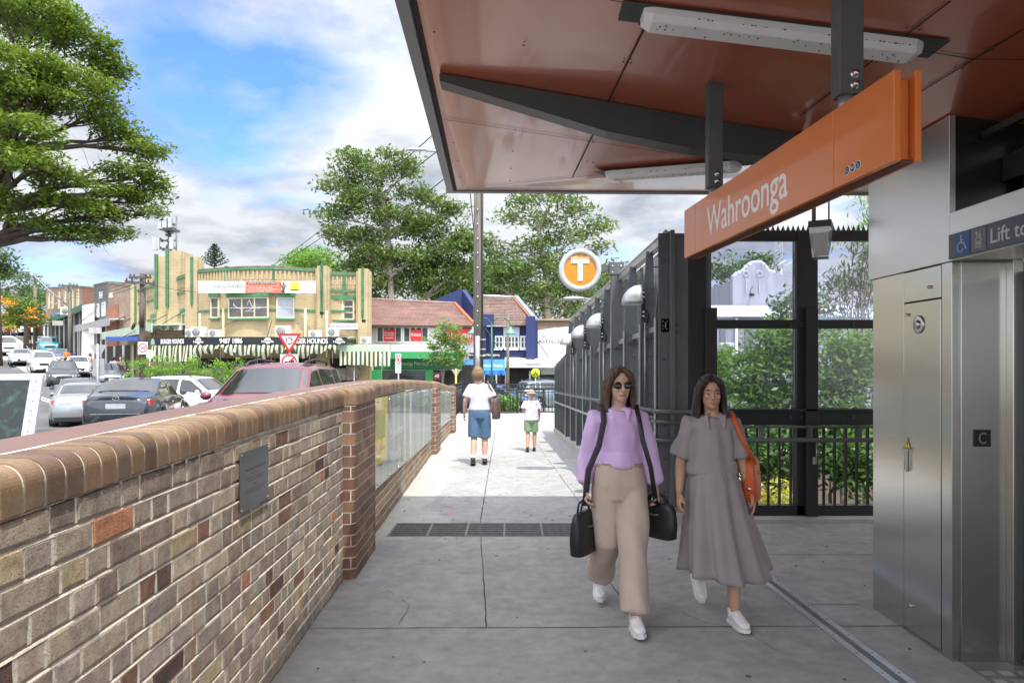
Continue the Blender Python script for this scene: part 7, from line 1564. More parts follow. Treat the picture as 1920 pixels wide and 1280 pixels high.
def car(kind, label, pm_, px, D_, head, z=None, group=None, cat='car', sc_=1.0, grille=trimb, extras=None, x=None):
    K = KIND[kind]; L_, W, H = K['L'], K['W'], K['H']; X = XP(px, D_) if x is None else x; zz_ = g(X, D_) + .03 if z is None else z
    name = {'ute': 'pickup_truck', 'van': 'parked_van'}.get(kind, 'car'); t = thing(name, label, cat, (X, D_, zz_), R(head), group); MW[t.name] = Matrix.Translation((X, D_, zz_)) @ Matrix.Rotation(R(head), 4, 'Z') @ Matrix.Scale(sc_, 4); t.scale = (sc_,) * 3
    M_ = MW[t.name]; top = K['top']; belt = K['belt']
    cab0, cab1 = K['rear'][0], K['front'][1]
    def hw(x): f = abs(x) / (L_ / 2); return W / 2 * (1 - .20 * max(0, f - .72) ** 1.3 / .28 ** 1.3 - .02 * f)
    def arch(x):
        z0 = .24
        for w_ in K['wh']:
            d = abs(x - w_)
            if d < K['wr'] + .06: z0 = max(z0, K['wr'] + math.sqrt(max(0, (K['wr'] + .06) ** 2 - d * d)) * .98)
        if abs(x) > L_ / 2 - .25: z0 = max(z0, .24 + (abs(x) - L_ / 2 + .25) * .4)
        return z0
    def sect(x):
        zt = interp(top, x); zb = min(interp(belt, x), zt - .02 if zt - .02 < interp(belt, x) else interp(belt, x)); w_ = hw(x); zs = min(arch(x), zb - .08); h_ = max(0, zt - zb - .06)
        wr_ = w_ - .09 - h_ * .36
        return [(w_ - .05, zs), (w_ - .005, zs + (zb - zs) * .15), (w_, zs + (zb - zs) * .45), (w_ - .012, zs + (zb - zs) * .78), (w_ - .045, zb - .015), (w_ - .075, zb + .012), (wr_ + (.03 if h_ else .0), zt - .045 - .02 * (h_ > 0)), (wr_ - .09, zt - .008), (wr_ * .5, zt + .012), (0, zt + .018)]
    ns = 58; xs_ = [-L_ / 2 + L_ * i / ns for i in range(ns + 1)]; rg_ = []
    for x_ in xs_:
        s_ = sect(x_); rg_.append([Vector((x_, y, z_)) for y, z_ in s_] + [Vector((x_, -y, z_)) for y, z_ in s_[:-1]][::-1])
    q = MB(M_); n_ = len(rg_[0]); vs = [p for r_ in rg_ for p in r_]
    fs = [(i * n_ + j, i * n_ + j + 1, (i + 1) * n_ + j + 1, (i + 1) * n_ + j) for i in range(ns) for j in range(n_ - 1)] + [tuple(range(n_)), tuple(range(ns * n_, ns * n_ + n_))[::-1]]
    q.add(vs, fs, 0, True); body = q.build('body', pm_, t, fix=True)
    q = MB(M_); q.box(-L_ / 2 + .25, L_ / 2 - .25, -W / 2 + .10, W / 2 - .10, .20, .55); q.build('underbody', trimb, t)
    # windows as slightly proud panes
    def S(x_, side, f):
        s_ = sect(x_); a, b_ = s_[5], s_[6]; return Vector((x_, side * (a[0] + (b_[0] - a[0]) * f + .006), a[1] + (b_[1] - a[1]) * f))
    sd = K['side']
    for side in (1, -1):
        for a, b_ in zip(sd[::2], sd[1::2]):
            q = MB(M_); m_ = 9; pts = [[S(a + (b_ - a) * i / m_, side, f) for f in (.10, .5, .93)] for i in range(m_ + 1)]
            q.add([p for r_ in pts for p in r_], [(i * 3 + j, i * 3 + j + 1, i * 3 + j + 4, i * 3 + j + 3) for i in range(m_) for j in range(2)], 0, True); q.build('side_window', tint, t)
    for nm, (a, b_) in (('rear_window', K['rear']), ('windscreen', K['front'])):
        q = MB(M_); m_ = 8; d = (b_ - a); a2, b2 = a + d * .06, b_ - d * .04; pts = []
        sg = -1 if nm == 'rear_window' else 1
        for i in range(m_ + 1):
            x_ = a2 + (b2 - a2) * i / m_; s_ = sect(x_); w7, w9 = s_[6], s_[9]; row = []
            for u in (-1, -.75, -.4, 0, .4, .75, 1): yy = u * (s_[6][0] - .05); au = abs(yy); zz2 = interp(sorted([(s_[9][0], s_[9][1]), (s_[8][0], s_[8][1]), (s_[7][0], s_[7][1]), (s_[6][0], s_[6][1])]), au); row.append(Vector((x_ + sg * .008, yy, zz2 + .008)))
            pts.append(row)
        q.add([p for r_ in pts for p in r_], [(i * 7 + j, i * 7 + j + 1, i * 7 + j + 8, i * 7 + j + 7) for i in range(m_) for j in range(6)], 0, True); q.build(nm, tint, t)
    # wheels
    for wx_ in K['wh']:
        for side in (1, -1):
            yy = side * (W / 2 - .13); q = MB(M_); r_ = K['wr']; pr_ = [(r_ - .10, -.10), (r_ - .02, -.115), (r_, -.08), (r_, .08), (r_ - .02, .115), (r_ - .10, .10)]
            q.rings([[Vector((wx_ + a * math.cos(k * math.pi / 10), yy + o, r_ + a * math.sin(k * math.pi / 10))) for k in range(20)] for a, o in pr_], cap=True); wh = q.build('wheel', rubber, t, fix=True)
            q = MB(M_); c = Vector((wx_, yy + side * .105, r_)); q.rings([[c + Vector((a * math.cos(k * math.pi / 10), side * o, a * math.sin(k * math.pi / 10))) for k in range(20)] for a, o in ((r_ - .09, .0), (r_ - .11, -.03))], cap=False)
            for k in range(5):
                an = k * 2 * math.pi / 5 + .3; e = c + Vector((math.cos(an), 0, math.sin(an))) * (r_ - .095); q.tube([c, e], [.035, .028], 6)
            q.cyl(c - Vector((0, side * .03, 0)), c + Vector((0, side * .01, 0)), .055, n=10); q.build('rim', rimm, wh)
    xf, xr = L_ / 2, -L_ / 2
    zl = interp(top, xf - .18) - .12
    for side in (1, -1):
        q = MB(M_); y0, y1 = side * (W / 2 - .52), side * (hw(xf - .2) + .004); x_ = xf
        q.hexa([(x_ - .07, y0, zl - .11), (x_ + .008, y0, zl - .10), (x_ - .16, y1, zl - .05), (x_ - .34, y1, zl - .03), (x_ - .12, y0, zl + .02), (x_ - .03, y0, zl + .01), (x_ - .19, y1, zl + .06), (x_ - .38, y1, zl + .06)]); q.build('headlight', headl, t, fix=True, bevel=.015)
        zt2 = interp(top, xr + .1) - .10; q = MB(M_); zt2 = min(zt2, 1.05) - .10
        q.hexa([(xr - .005, side * (W / 2 - .48), zt2 - .08), (xr + .06, side * (W / 2 - .48), zt2 - .08), (xr + .36, side * (hw(xr + .3) + .006), zt2 - .02), (xr + .10, side * (hw(xr + .1) + .010), zt2 - .05), (xr + .015, side * (W / 2 - .48), zt2 + .06), (xr + .09, side * (W / 2 - .48), zt2 + .06), (xr + .38, side * (hw(xr + .3) + .006), zt2 + .09), (xr + .13, side * (hw(xr + .1) + .010), zt2 + .12)]); q.build('tail_light', taill, t, fix=True, bevel=.012)
        xm = K['front'][1] - .22; q = MB(M_); q.ell((xm, side * (W / 2 + .09), interp(belt, xm) + .09), (.07, .10, .075), 10, 7); mir = q.build('mirror', pm_ if pm_ else trimb, t)
        q = MB(M_); q.box(xm - .075, xm - .062, side * (W / 2 + .03), side * (W / 2 + .15), interp(belt, xm) + .045, interp(belt, xm) + .135); q.build('mirror_glass', winglass, mir)
        q = MB(M_)
        for xd in ((sd[1] + sd[2]) / 2 - .02, sd[2] - .0 if len(sd) < 5 else (sd[3] + sd[4]) / 2): q.box(xd - .18, xd - .02, side * (hw(xd) - .005), side * (hw(xd) + .022), interp(belt, xd) - .13, interp(belt, xd) - .10)
        q.build('door_handle', pm_, t)
    zg = zl - .02
    q = MB(M_); q.hexa([(xf - .05, -.46, zg - .22), (xf - .05, .46, zg - .22), (xf + .012, .40, zg - .22), (xf + .012, -.40, zg - .22), (xf - .08, -.42, zg - .03), (xf - .08, .42, zg - .03), (xf + .0, .42, zg - .04), (xf + .0, -.42, zg - .04)]); q.build('grille', grille, t, fix=True)
    q = MB(M_); q.box(xf - .04, xf + .015, -.62, .62, .27, .38); q.build('lower_intake', trimb, t, bevel=.01)
    q = MB(M_); q.box(xf + .0, xf + .022, -.19, .19, .42, .53); q.build('number_plate', platem, t)
    q = MB(M_); q.box(xr - .012, xr + .01, -.22, .22, (.72 if kind == 'sedan' else .70), (.84 if kind == 'sedan' else .82)); q.build('number_plate', platem, t)
    q = MB(M_); q.box(xr - .015, xr + .05, -W / 2 + .2, W / 2 - .2, .26, .40); q.build('rear_bumper', trimb, t, bevel=.01)
    if kind in ('suv',) or (extras and 'rails' in extras):
        q = MB(M_)
        for side in (1, -1):
            yy = side * (W / 2 - .40); q.tube([(-1.55, yy, interp(top, -1.55) - .02), (-1.4, yy, interp(top, -1.4) + .06), (-.6, yy, H + .075), (.0, yy, interp(top, 0) + .06), (.15, yy, interp(top, .15) - .02)], .022, 8)
        q.build('roof_rail', trimb, t)
    if extras and 'emblem' in extras:
        q = MB(M_); q.tube([(xr - .012 + .03, .075 * math.cos(a * .35), .97 + .05 * math.sin(a * .35)) for a in range(19)], .007, 5); q.cyl((xr + .012, -.03, .99), (xr + .012, .045, .95), .006, n=5); q.build('emblem', chrome, t)
        q = MB(M_); q.box(xr - .018, xr + .01, -W / 2 + .35, W / 2 - .35, .585, .60); q.build('chrome_strip', chrome, t)
    if extras and 'rack' in extras:
        q = MB(M_)
        for x_ in (-.95, -2.5):
            q.tube([(x_, -.80, 1.1), (x_, -.80, 1.85), (x_, .80, 1.85), (x_, .80, 1.1)], .025, 6)
        for y in (-.8, .8): q.cyl((-2.5, y, 1.85), (.6, y, 1.85), .025, n=6)
        q.build('ladder_rack', galv, t)
    return t
pw_ = paint('white', (.74, .75, .76), 0, .3); ps = paint('silver', (.42, .44, .45), .7, .3); pn = paint('navy_grey', (.03, .036, .052), .5, .28); pk_ = paint('black', (.016, .02, .03), .4, .25); pr_ = paint('maroon', (.17, .022, .045), .35, .28)
pb_ = paint('blue', (.02, .07, .22), .4, .3); pt_ = paint('turquoise', (.03, .30, .42), .2, .35); pg_ = paint('grey_blue', (.16, .22, .26), .6, .3); pgm = paint('gunmetal', (.14, .15, .16), .7, .3)
# heading: 0 = car front towards +X, 90 = away from the camera
car('sedan', 'dark blue grey sedan seen from behind just over the brick coping', pn, 260, 19.6, 105, z=-.16, extras=('emblem',))
car('sedan', 'silver sedan seen from behind on the left, braking', ps, 158, 24.6, 118, z=-.42)
car('sedan', 'dark sedan mostly hidden in front of the silver sedan', pn, 150, 30.5, 124, z=-.38)
car('suv', 'maroon wagon with roof rails facing the camera beside the wall', pr_, 520, 13.3, 270, z=-.03)
car('suv', 'black off-roader facing downhill with its lamps towards the camera', pk_, 118, 46, -56, group='cars queued down the hill street')
car('ute', 'white pickup truck with a ladder rack in the queue', pw_, 80, 55.5, -52, group='cars queued down the hill street', extras=('rack',), cat='pickup truck')
car('sedan', 'white sedan with a black grille behind the pickup truck', pw_, 40, 61, -52, group='cars queued down the hill street')
car('van', 'white van at the left edge in the queue', pw_, 14, 71, -52, group='cars queued down the hill street', cat='van')
car('hatch', 'white hatchback with red headlamp film in the queue', pw_, 147, 51.5, -60, group='cars queued down the hill street')
car('sedan', 'low silver grey sports sedan behind the triangular sign back', pgm, 204, 42.5, -56, sc_=.96)
car('hatch', 'blue hatchback between the white cars', pb_, 116, 62, -54, group='cars queued down the hill street')
car('ute', 'turquoise work truck with a rack parked up the hill', pt_, 90, 74, -54, extras=('rack',), cat='pickup truck')
car('suv', 'dark car at the crest of the hill street', pk_, 12, 98, -50, group='cars parked at the crest of the hill')
car('van', 'white van parked at the crest of the hill street', pw_, 40, 104, -40, group='cars parked at the crest of the hill', cat='van')
car('sedan', 'white sedan roof seen behind the dark blue grey sedan', pw_, 262, 26.5, 20, z=-.38)
car('suv', 'white off-roader parked side on in front of the hedge', pw_, 372, 27.5, -14, z=-.50)
car('suv', 'grey blue wagon seen from behind on the right behind the fence', pg_, 1035, 42, 28, z=-.98)
car('hatch', 'dark hatchback behind the black railing', pb_, 938, 38, -20, z=-.95)
# ================= STREET FURNITURE =================
signw = mat('sign_sheet_white', (.70, .72, .72), .4, 0, .05, 5); signr = mat('sign_red', (.55, .012, .02), .4, 0, .05, 5); signg = mat('sign_back_grey', (.33, .34, .35), .5, .3, .1, 4); signy = mat('sign_yellow_green', (.62, .74, .02), .4)
def rtri(c, w_, h, y, r=.0):  # downward triangle
    x, z = c; return [(x - w_ / 2, y, z + h / 2), (x, y, z - h / 2), (x + w_ / 2, y, z + h / 2)]
def arc_sym(mb, c, r, y, mtw, d=.006, n=3):
    x, z = c
    for k in range(n):
        a0 = k * 2 * math.pi / n + .5; pts = [(x + r * math.cos(a0 + i * .2), y, z + r * math.sin(a0 + i * .2)) for i in range(8)]; mb.tube(pts, r * .16, 6, flat=.4, side=(0, 0, 1)); e = Vector(pts[0]); t_ = Vector((math.sin(a0), 0, -math.cos(a0))); nn_ = Vector((math.cos(a0), 0, math.sin(a0)))
        mb.prism([e + nn_ * r * .35, e - nn_ * r * .35, e + t_ * r * .55], (0, -.004, 0))
# roundabout give way + no trucks
D = 27; gz = g(XP(543, D), D); t = thing('roundabout_sign', 'red and white triangular roundabout sign with no trucks sign below', 'road sign', (XP(543, D), D, gz))
q = MB(); q.cyl((XP(543, D), D, gz), (XP(543, D), D, ZP(628, D)), .035, n=10); q.build('post', galv, t)
w_, h_ = 46 / F * D, 38 / F * D; c = (XP(543, D), ZP(644, D)); q = MB(); q.prism(rtri(c, w_, h_, D - .05), (0, .006, 0)); tr = q.build('triangle', signr, t, fix=True, bevel=0)
q = MB(); q.prism(rtri((c[0], c[1] + .04), w_ * .66, h_ * .66, D - .054), (0, .003, 0)); q.build('white_field', signw, tr, fix=True)
q = MB(); arc_sym(q, (c[0], c[1] + .10), .115, D - .058, None); q.build('arrow_ring', letter_k, tr, fix=True)
q = MB(); q.box(XP(526, D), XP(560, D), D - .05, D - .044, ZP(697, D), ZP(664, D)); sq = q.build('square_plate', signw, t)
q = MB(); cx, cz2 = XP(543, D), ZP(679, D); q.tube([(cx + .27 * math.cos(a * math.pi / 16), D - .054, cz2 + .27 * math.sin(a * math.pi / 16)) for a in range(33)], .035, 6, flat=.2, side=(0, 1, 0), cap=False) if False else q.rings([[Vector((cx + r_ * math.cos(a * math.pi / 16), D - .0535, cz2 + r_ * math.sin(a * math.pi / 16))) for a in range(32)] for r_ in (.30, .235)], cap=False, sm=False); q.hexa([(cx + .16, D - .057, cz2 + .21), (cx + .21, D - .057, cz2 + .16), (cx + .21, D - .054, cz2 + .16), (cx + .16, D - .054, cz2 + .21), (cx - .21, D - .057, cz2 - .16), (cx - .16, D - .057, cz2 - .21), (cx - .16, D - .054, cz2 - .21), (cx - .21, D - .054, cz2 - .16)]); q.build('red_ring', signr, sq)
q = MB(); q.box(cx - .02, cx + .19, D - .0525, D - .051, cz2 - .05, cz2 + .08); q.box(cx - .17, cx - .04, D - .0525, D - .051, cz2 - .05, cz2 + .04); q.cyl((cx - .11, D - .053, cz2 - .07), (cx - .11, D - .051, cz2 - .07), .03, n=10); q.cyl((cx + .12, D - .053, cz2 - .07), (cx + .12, D - .051, cz2 - .07), .03, n=10); q.build('truck_symbol', letter_k, sq)
# triangle sign backs
def back_tri(px, py, wpx, D_, label, plate=None, yellow=False):
    x = XP(px, D_); gz = g(x, D_); t = thing('sign_back', label, 'road sign', (x, D_, gz)); w_ = wpx / F * D_; q = MB(); q.prism(rtri((x, ZP(py, D_)), w_, w_ * .88, D_ + .05), (0, .006, 0)); q.build('triangle', signg, t, fix=True)
    q = MB(); q.cyl((x, D_, gz), (x, D_, ZP(py, D_) + w_ * .5), .035, n=10); q.build('post', mat('post_yellow', (.60, .50, .04), .5) if yellow else galv, t)
    if plate: q = MB(); q.box(XP(plate[0], D_), XP(plate[1], D_), D_ + .05, D_ + .056, ZP(plate[3], D_), ZP(plate[2], D_)); q.build('plate', signg, t)
back_tri(183, 660, 31, 24, 'grey back of a triangular sign with a rectangular plate, among the cars', plate=(172, 194, 672, 705))
back_tri(855, 700, 18, 27, 'grey back of a triangular sign on a yellow post beyond the wall end', yellow=True)
# speed sign on timber pole and notice
def pole(px, D_, ptop, r, label, m, arms=(), armw=1.2, name='power_pole', group=None, x=None, zb=None, cat='power pole', lean=0):
    x = XP(px, D_); gz = g(x, D_) - .1 if zb is None else zb; zt = ZP(ptop, D_); t = thing(name, label, cat, (x, D_, gz), group=group)
    q = MB(); q.cyl((x, D_, gz), (x + lean, D_, zt), r, r * .72, n=14); q.build('pole', m, t)
    for py, aw, tilt in arms:
        z = ZP(py, D_); q = MB(); q.hexa([(x - aw, D_ - r - .10, z - .06 + tilt), (x + aw, D_ - r - .10, z - .06 - tilt), (x + aw, D_ - r, z - .06 - tilt), (x - aw, D_ - r, z - .06 + tilt), (x - aw, D_ - r - .10, z + .06 + tilt), (x + aw, D_ - r - .10, z + .06 - tilt), (x + aw, D_ - r, z + .06 - tilt), (x - aw, D_ - r, z + .06 + tilt)]); ar = q.build('crossarm', timber2, t, fix=True)
        for f in (-.9, -.55, .55, .9): q = MB(); zi = z + .06 - tilt * f; q.tube([(x + aw * f, D_ - r - .05, zi), (x + aw * f, D_ - r - .05, zi + .06), (x + aw * f, D_ - r - .05, zi + .16)], [.03, .05, .03], 8); q.build('insulator', mat('insulator_brown', (.10, .06, .04), .3), ar)
        q = MB(); q.cyl((x - aw * .5, D_ - r - .03, z + tilt * .5), (x, D_ - r, z - aw * .5), .02, n=5); q.cyl((x + aw * .5, D_ - r - .03, z - tilt * .5), (x, D_ - r, z - aw * .5), .02, n=5); q.build('brace', galv, ar)
    return t, Vector((x, D_, 0))
t1, p1 = pole(267, 36, 513, .17, 'dark timber power pole with two crossarms at the burger shop corner', timber2, arms=((521, .55, 0), (531, .75, .06)))
q = MB(); q.cyl((p1.x + .06, 35.82, ZP(612, 36)), (p1.x + .06, 35.82, ZP(580, 36)), .12, n=10); q.build('cable_box', mat('dark_brown_box', (.04, .025, .02), .6), t1)
q = MB(); q.tube([(p1.x - .3, 35.8, ZP(605, 36)), (p1.x - .34, 35.8, ZP(612, 36)), (p1.x - .42, 35.8, ZP(618, 36))], [.05, .09, .05], 6); q.build('hanging_cover', blackp, t1)
t2, p2 = pole(131, 62, 530, .19, 'timber power pole with one short crossarm on the hill street', timber, arms=((536, .85, 0),))
q = MB(); q.tube([(p2.x - .15, 61.8, ZP(572, 62)), (XP(108, 62), 61, ZP(548, 62)), (XP(85, 62), 60.5, ZP(520, 62)), (XP(74, 62), 60.3, ZP(514, 62))], [.07, .05, .035, .03], 8); q.ell((XP(71, 62), 60.2, ZP(513.5, 62)), (.35, .12, .08)); q.build('lamp_arm', galv, t2)
q = MB(); q.tube([(p2.x, 61.8, ZP(560, 62)), (XP(116, 62), 61, ZP(572, 62)), (XP(109, 62), 60.6, ZP(567, 62))], .03, 6); q.build('lower_arm', galv, t2)
t3, p3 = pole(66, 80, 513, .22, 'timber power pole with stacked crossarms higher up the hill street', timber, arms=((519, 1.0, .05), (526, .8, 0)))
D = 26; t4, p4 = pole(897, D, 120, .20, 'tall weathered grey timber utility pole rising behind the walkway', timber, zb=-.6)
q = MB(); 
for k in range(16): q.cyl((p4.x - .02, D - .18, ZP(395 + k * 27, D)), (p4.x - .02, D - .23, ZP(395 + k * 27, D)), .03, n=8)
q.build('bolt', chrome, t4)
q = MB(); q.cyl((p4.x + .14, D - .12, -.4), (p4.x + .14, D - .12, 13), .045, n=8); q.build('conduit', mat('conduit_black', (.03, .03, .03), .5), t4)
q = MB(); q.cyl((p4.x - .02, D - .2, ZP(718, D)), (p4.x - .02, D - .2, ZP(630, D)), .09, n=12); q.build('cable_guard', galv, t4)
q = MB()
for py in (637, 655, 667): q.cyl((p4.x, D - .2, ZP(py, D)), (p4.x + .28, D - .3, ZP(py, D)), .018, n=6)
q.build('step_bolt', galv, t4)
q = MB(); q.tube([(p4.x, D, ZP(310, D)), (XP(850, D), D - .2, ZP(293, D)), (XP(820, D), D - .3, ZP(288, D)), (XP(800, D), D - .35, ZP(288, D))], .045, 8); ar = q.build('lamp_arm', galv, t4)
q = MB(); q.ell((XP(783, D), D - .35, ZP(286, D)), (.38, .12, .07)); q.build('lamp_head', paleal, ar)
t = thing('speed_sign', 'white speed limit sign with 50 in a red ring on the timber pole', 'road sign', (XP(267, 35.7), 35.7, ZP(663, 35.7))); D = 35.7; cx, cz2 = XP(267, D), ZP(652, D)
q = MB(); q.box(XP(258.5, D), XP(277, D), D, D + .006, ZP(664, D), ZP(641, D)); q.build('plate', signw, t); q = MB(); q.rings([[Vector((cx + .02 + r_ * math.cos(a * math.pi / 16), D - .003, cz2 + r_ * math.sin(a * math.pi / 16))) for a in range(32)] for r_ in (.225, .175)], cap=False, sm=False); q.build('red_ring', signr, t)
text('lettering', '50', frame((cx + .02, D - .002, cz2), (1, 0, 0)), .16, .24, letter_k, t, .002, .02)
t = thing('notice_board', 'small white notice plate on a thin post beside the speed sign', 'sign', (XP(281, 35.4), 35.4, g(XP(281, 35.4), 35.4))); D = 35.4; q = MB(); q.box(XP(274.5, D), XP(287, D), D, D + .01, ZP(671, D), ZP(656, D)); q.build('plate', signw, t); q = MB(); q.cyl((XP(280, D), D + .03, -.4), (XP(280, D), D + .03, ZP(656, D)), .02, n=6); q.build('post', galv, t)
# no turn sign near wall
D = 24; x = XP(747, D); t = thing('parking_sign', 'narrow white no right turn sign on a thin post over the brick coping', 'road sign', (x, D, -.4)); q = MB(); q.cyl((x, D, -.4), (x, D, ZP(664, D)), .025, n=8); q.build('post', galv, t)
q = MB(); q.box(x - .095, x + .095, D - .04, D - .034, ZP(699, D), ZP(663, D)); pl = q.build('plate', signw, t)
q = MB(); cz2 = ZP(674, D); q.rings([[Vector((x + r_ * math.cos(a * math.pi / 12), D - .043, cz2 + .17 * 1.0 * r_ / .09 * math.sin(a * math.pi / 12))) for a in range(24)] for r_ in (.088, .068)], cap=False, sm=False); q.hexa([(x - .06, D - .046, cz2 + .12), (x - .04, D - .046, cz2 + .14), (x - .04, D - .044, cz2 + .14), (x - .06, D - .044, cz2 + .12), (x + .04, D - .046, cz2 - .14), (x + .06, D - .046, cz2 - .12), (x + .06, D - .044, cz2 - .12), (x + .04, D - .044, cz2 - .14)]); q.build('red_ring', signr, pl)
q = MB(); q.box(x - .03, x + .035, D - .0435, D - .042, cz2 - .05, cz2 + .05); q.build('symbol', letter_k, pl); text('lettering', 'BUSES\nEXCEPTED', frame((x, D - .041, ZP(692, D)), (1, 0, 0)), .11, .14, letter_k, pl, .002)
# pedestrian crossing discs
for px, py, D_, r_, lb_ in ((20, 605, 78, .5, 'round yellow green pedestrian crossing sign at the top left street'), (1004, 699, 38, .24, 'round yellow green pedestrian crossing sign on the right street')):
    x = XP(px, D_); gz = g(x, D_); t = thing('crossing_sign', lb_, 'road sign', (x, D_, gz)); q = MB(); q.cyl((x, D_, ZP(py, D_)), (x, D_ - .02, ZP(py, D_)), r_, n=28); q.build('disc', signy, t); q = MB(); q.cyl((x, D_ + .04, gz), (x, D_ + .04, ZP(py, D_)), .035, n=8); q.build('post', galv, t)
    q = MB(); s_ = r_; z = ZP(py, D_); q.tube([(x - .45 * s_, D_ - .03, z - .5 * s_), (x - .05 * s_, D_ - .03, z + .25 * s_)], .09 * s_, 6); q.tube([(x + .45 * s_, D_ - .03, z - .5 * s_), (x + .05 * s_, D_ - .03, z + .25 * s_)], .09 * s_, 6); q.ell((x, D_ - .03, z + .5 * s_), (.12 * s_, .02, .12 * s_)); q.build('walking_symbol', letter_k, t)
# heritage lamp
D = 32; x = XP(927, D); t = thing('heritage_lamp', 'dark green street lamp with two curled arms in front of the navy building', 'street lamp', (x, D, -.7)); hg = mat('heritage_green', (.02, .10, .07), .4)
q = MB(); q.cyl((x - .12, D, -.7), (x - .12, D, ZP(606, D)), .05, .04, n=10); q.build('post', hg, t)
for s_ in (1, -1):
    q = MB(); cxx = x - .12; q.tube([(cxx, D, ZP(615, D))] + [(cxx + s_ * (.42 - .42 * math.cos(a)), D, ZP(612, D) + .40 * math.sin(a)) for a in [math.pi * k / 8 for k in range(9)]], .022, 6); e = cxx + s_ * .84
    ar = q.build('arm', hg, t); q = MB(); q.tube([(e, D, ZP(612, D)), (e, D, ZP(617, D)), (e, D, ZP(624, D)), (e, D, ZP(626, D))], [.04, .07, .24, .26], 14); q.build('shade', mat('lamp_shade_green', (.12, .28, .22), .4), ar)
D = 36; t, _ = pole(952, D, 583, .09, 'slim grey timber pole in front of the navy building', timber, zb=-1.1, name='slim_pole', cat='pole')
# street lamp head behind the fence
D = 24; t = thing('street_lamp', 'pale street lamp head reaching out from behind the screen fence', 'street lamp', (XP(1140, D), D, -3)); q = MB(); q.ell((XP(1076, D), D, ZP(559, D)), (.38, .13, .06)); q.build('lamp_head', paleal, t); q = MB(); q.tube([(XP(1095, D), D, ZP(560, D)), (XP(1120, D), D, ZP(562, D)), (XP(1138, D), D, ZP(575, D)), (XP(1140, D), D, -3)], [.03, .04, .05, .07], 8); q.build('arm', galv, t)
# overhead wires
def wire(pts, label, r=.012, sag=.5, group='overhead power wires'):
    a, b_ = Vector(pts[0]), Vector(pts[1]); o = [a.lerp(b_, i / 16) + Vector((0, 0, -sag * 4 * (i / 16) * (1 - i / 16))) for i in range(17)]; q = MB(); q.tube(o, r, 5); w_ = q.build('power_wire', wire_m); root_mesh(w_, a); tag(w_, label, 'wire', group)
top4 = P(897, 150, 26)
wire((P(440, 540, 60), P(815, 250, 26.2)), 'uppermost wire running down left of the utility pole', .020)
wire((P(430, 545, 60), P(818, 285, 26.2)), 'second wire down left of the utility pole', .020)
wire((P(520, 540, 60), P(840, 330, 26.2)), 'lowest wire down left of the utility pole', .020)
wire((P(985, 350, 26), P(1210, 640, 40)), 'pair of wires crossing behind the round T sign', .014, .2); wire((P(995, 350, 26), P(1216, 640, 40)), 'pair of wires crossing behind the round T sign', .014, .2)
wire((P(881, 355, 26), P(893, 470, 26)), 'short loop of cable beside the top of the utility pole', .02, .1)
for k in range(3): wire((P(258 + 6 * k, 522 + k * 5, 35.9), P(132, 545 + k * 6, 61.9)), 'wires between the two nearer hill street power poles', .016, .35)
wire((P(276, 532, 35.9), P(392, 548, 38)), 'wire from the dark timber pole to the white banner', .012, .1)
for i, (a, b_) in enumerate((((352, 579, 40.5), (262, 632, 38)), ((322, 585, 43), (230, 632, 41)), ((510, 600, 37.8), (501, 632, 36.5)), ((447, 600, 37.8), (374, 632, 36.5)))):
    wire((P(*a), P(*b_)), ('stay rod from the side window down to the pale green side awning', 'stay rod from the twin towers down to the pale green side awning', 'stay rod from the dark wall anchor to the black fascia', 'stay wire across the front below the banner')[i], .02 if i < 3 else .01, 0, 'stay rods of the shop awnings')
for a, b_ in (((898 + 3, 600, 44), (940, 661, 43.3)), ((1008, 640, 46.8), (1030, 672, 44.2))): wire((P(*a), P(*b_)), ('white stay rod in front of the navy wall' if a[0] < 1000 else 'dark stay rod in front of the white shop'), .025, 0, 'stay rods of the shop awnings')
for a, b_ in (((156, 578, 58), (120, 602, 54)), ((176, 585, 57), (150, 604, 53.5)), ((236, 592, 52), (205, 607, 49)), ((246, 596, 50), (222, 610, 46))): wire((P(*a), P(*b_)), 'pale stay rod ' + {156: 'from the white annex to the dark green awning', 176: 'under the dark grey building sign', 236: 'left of two above the pale green side awning', 246: 'right of two above the pale green side awning'}[a[0]], .035, 0, 'stay rods of the shop awnings')
# black palisade railing at the end of the path
def palis(pts, label, h=1.05, step=.12, group='black palisade railings beyond the path'):
    a, b_ = Vector(pts[0]), Vector(pts[1]); t = thing('palisade_railing', label, 'railing', tuple(a), group=group); L_ = (b_ - a).length; tt_ = (b_ - a).normalized(); n_ = int(L_ / step)
    for z in (h, .12, h * .88):
        q = MB(); q.tube([a + Vector((0, 0, z)), b_ + Vector((0, 0, z))], .022 if z == h else .014, 6); q.build('rail', black, t)
    for i in range(min(n_, 99) + 1): p = a + tt_ * (i * step); q = MB(); q.cyl(p + Vector((0, 0, .1)), p + Vector((0, 0, h)), .009, n=5); q.build('bar', black, t)
    for p in (a, b_): q = MB(); q.box(p.x - .035, p.x + .035, p.y - .035, p.y + .035, p.z - .3, p.z + h + .05); q.build('post', black, t)
palis(((-1.75, 18.0, 0), (-1.68, 24.0, -.02)), 'black railing running on from the end of the brick wall')
palis(((-1.66, 24.3, -.05), (1.95, 23.2, -.05)), 'black railing straight across the end of the path', 1.02)
palis(((.2, 27.5, -.3), (4.6, 26.8, -.3)), 'black railing on the far side of the street island', 1.0)
palis(((-3.2, 29.5, -.5), (1.3, 29.3, -.5)), 'black railing behind the strappy plants', 1.1)
q = MB(); t = thing('street_bin', 'dark street cabinet on the pavement behind the railing', 'cabinet', (XP(930, 36), 36, -.9)); q.box(XP(923, 36), XP(930, 36), 36, 36.5, -.9, ZP(713, 36)); q.build('body', black, t, bevel=.03)
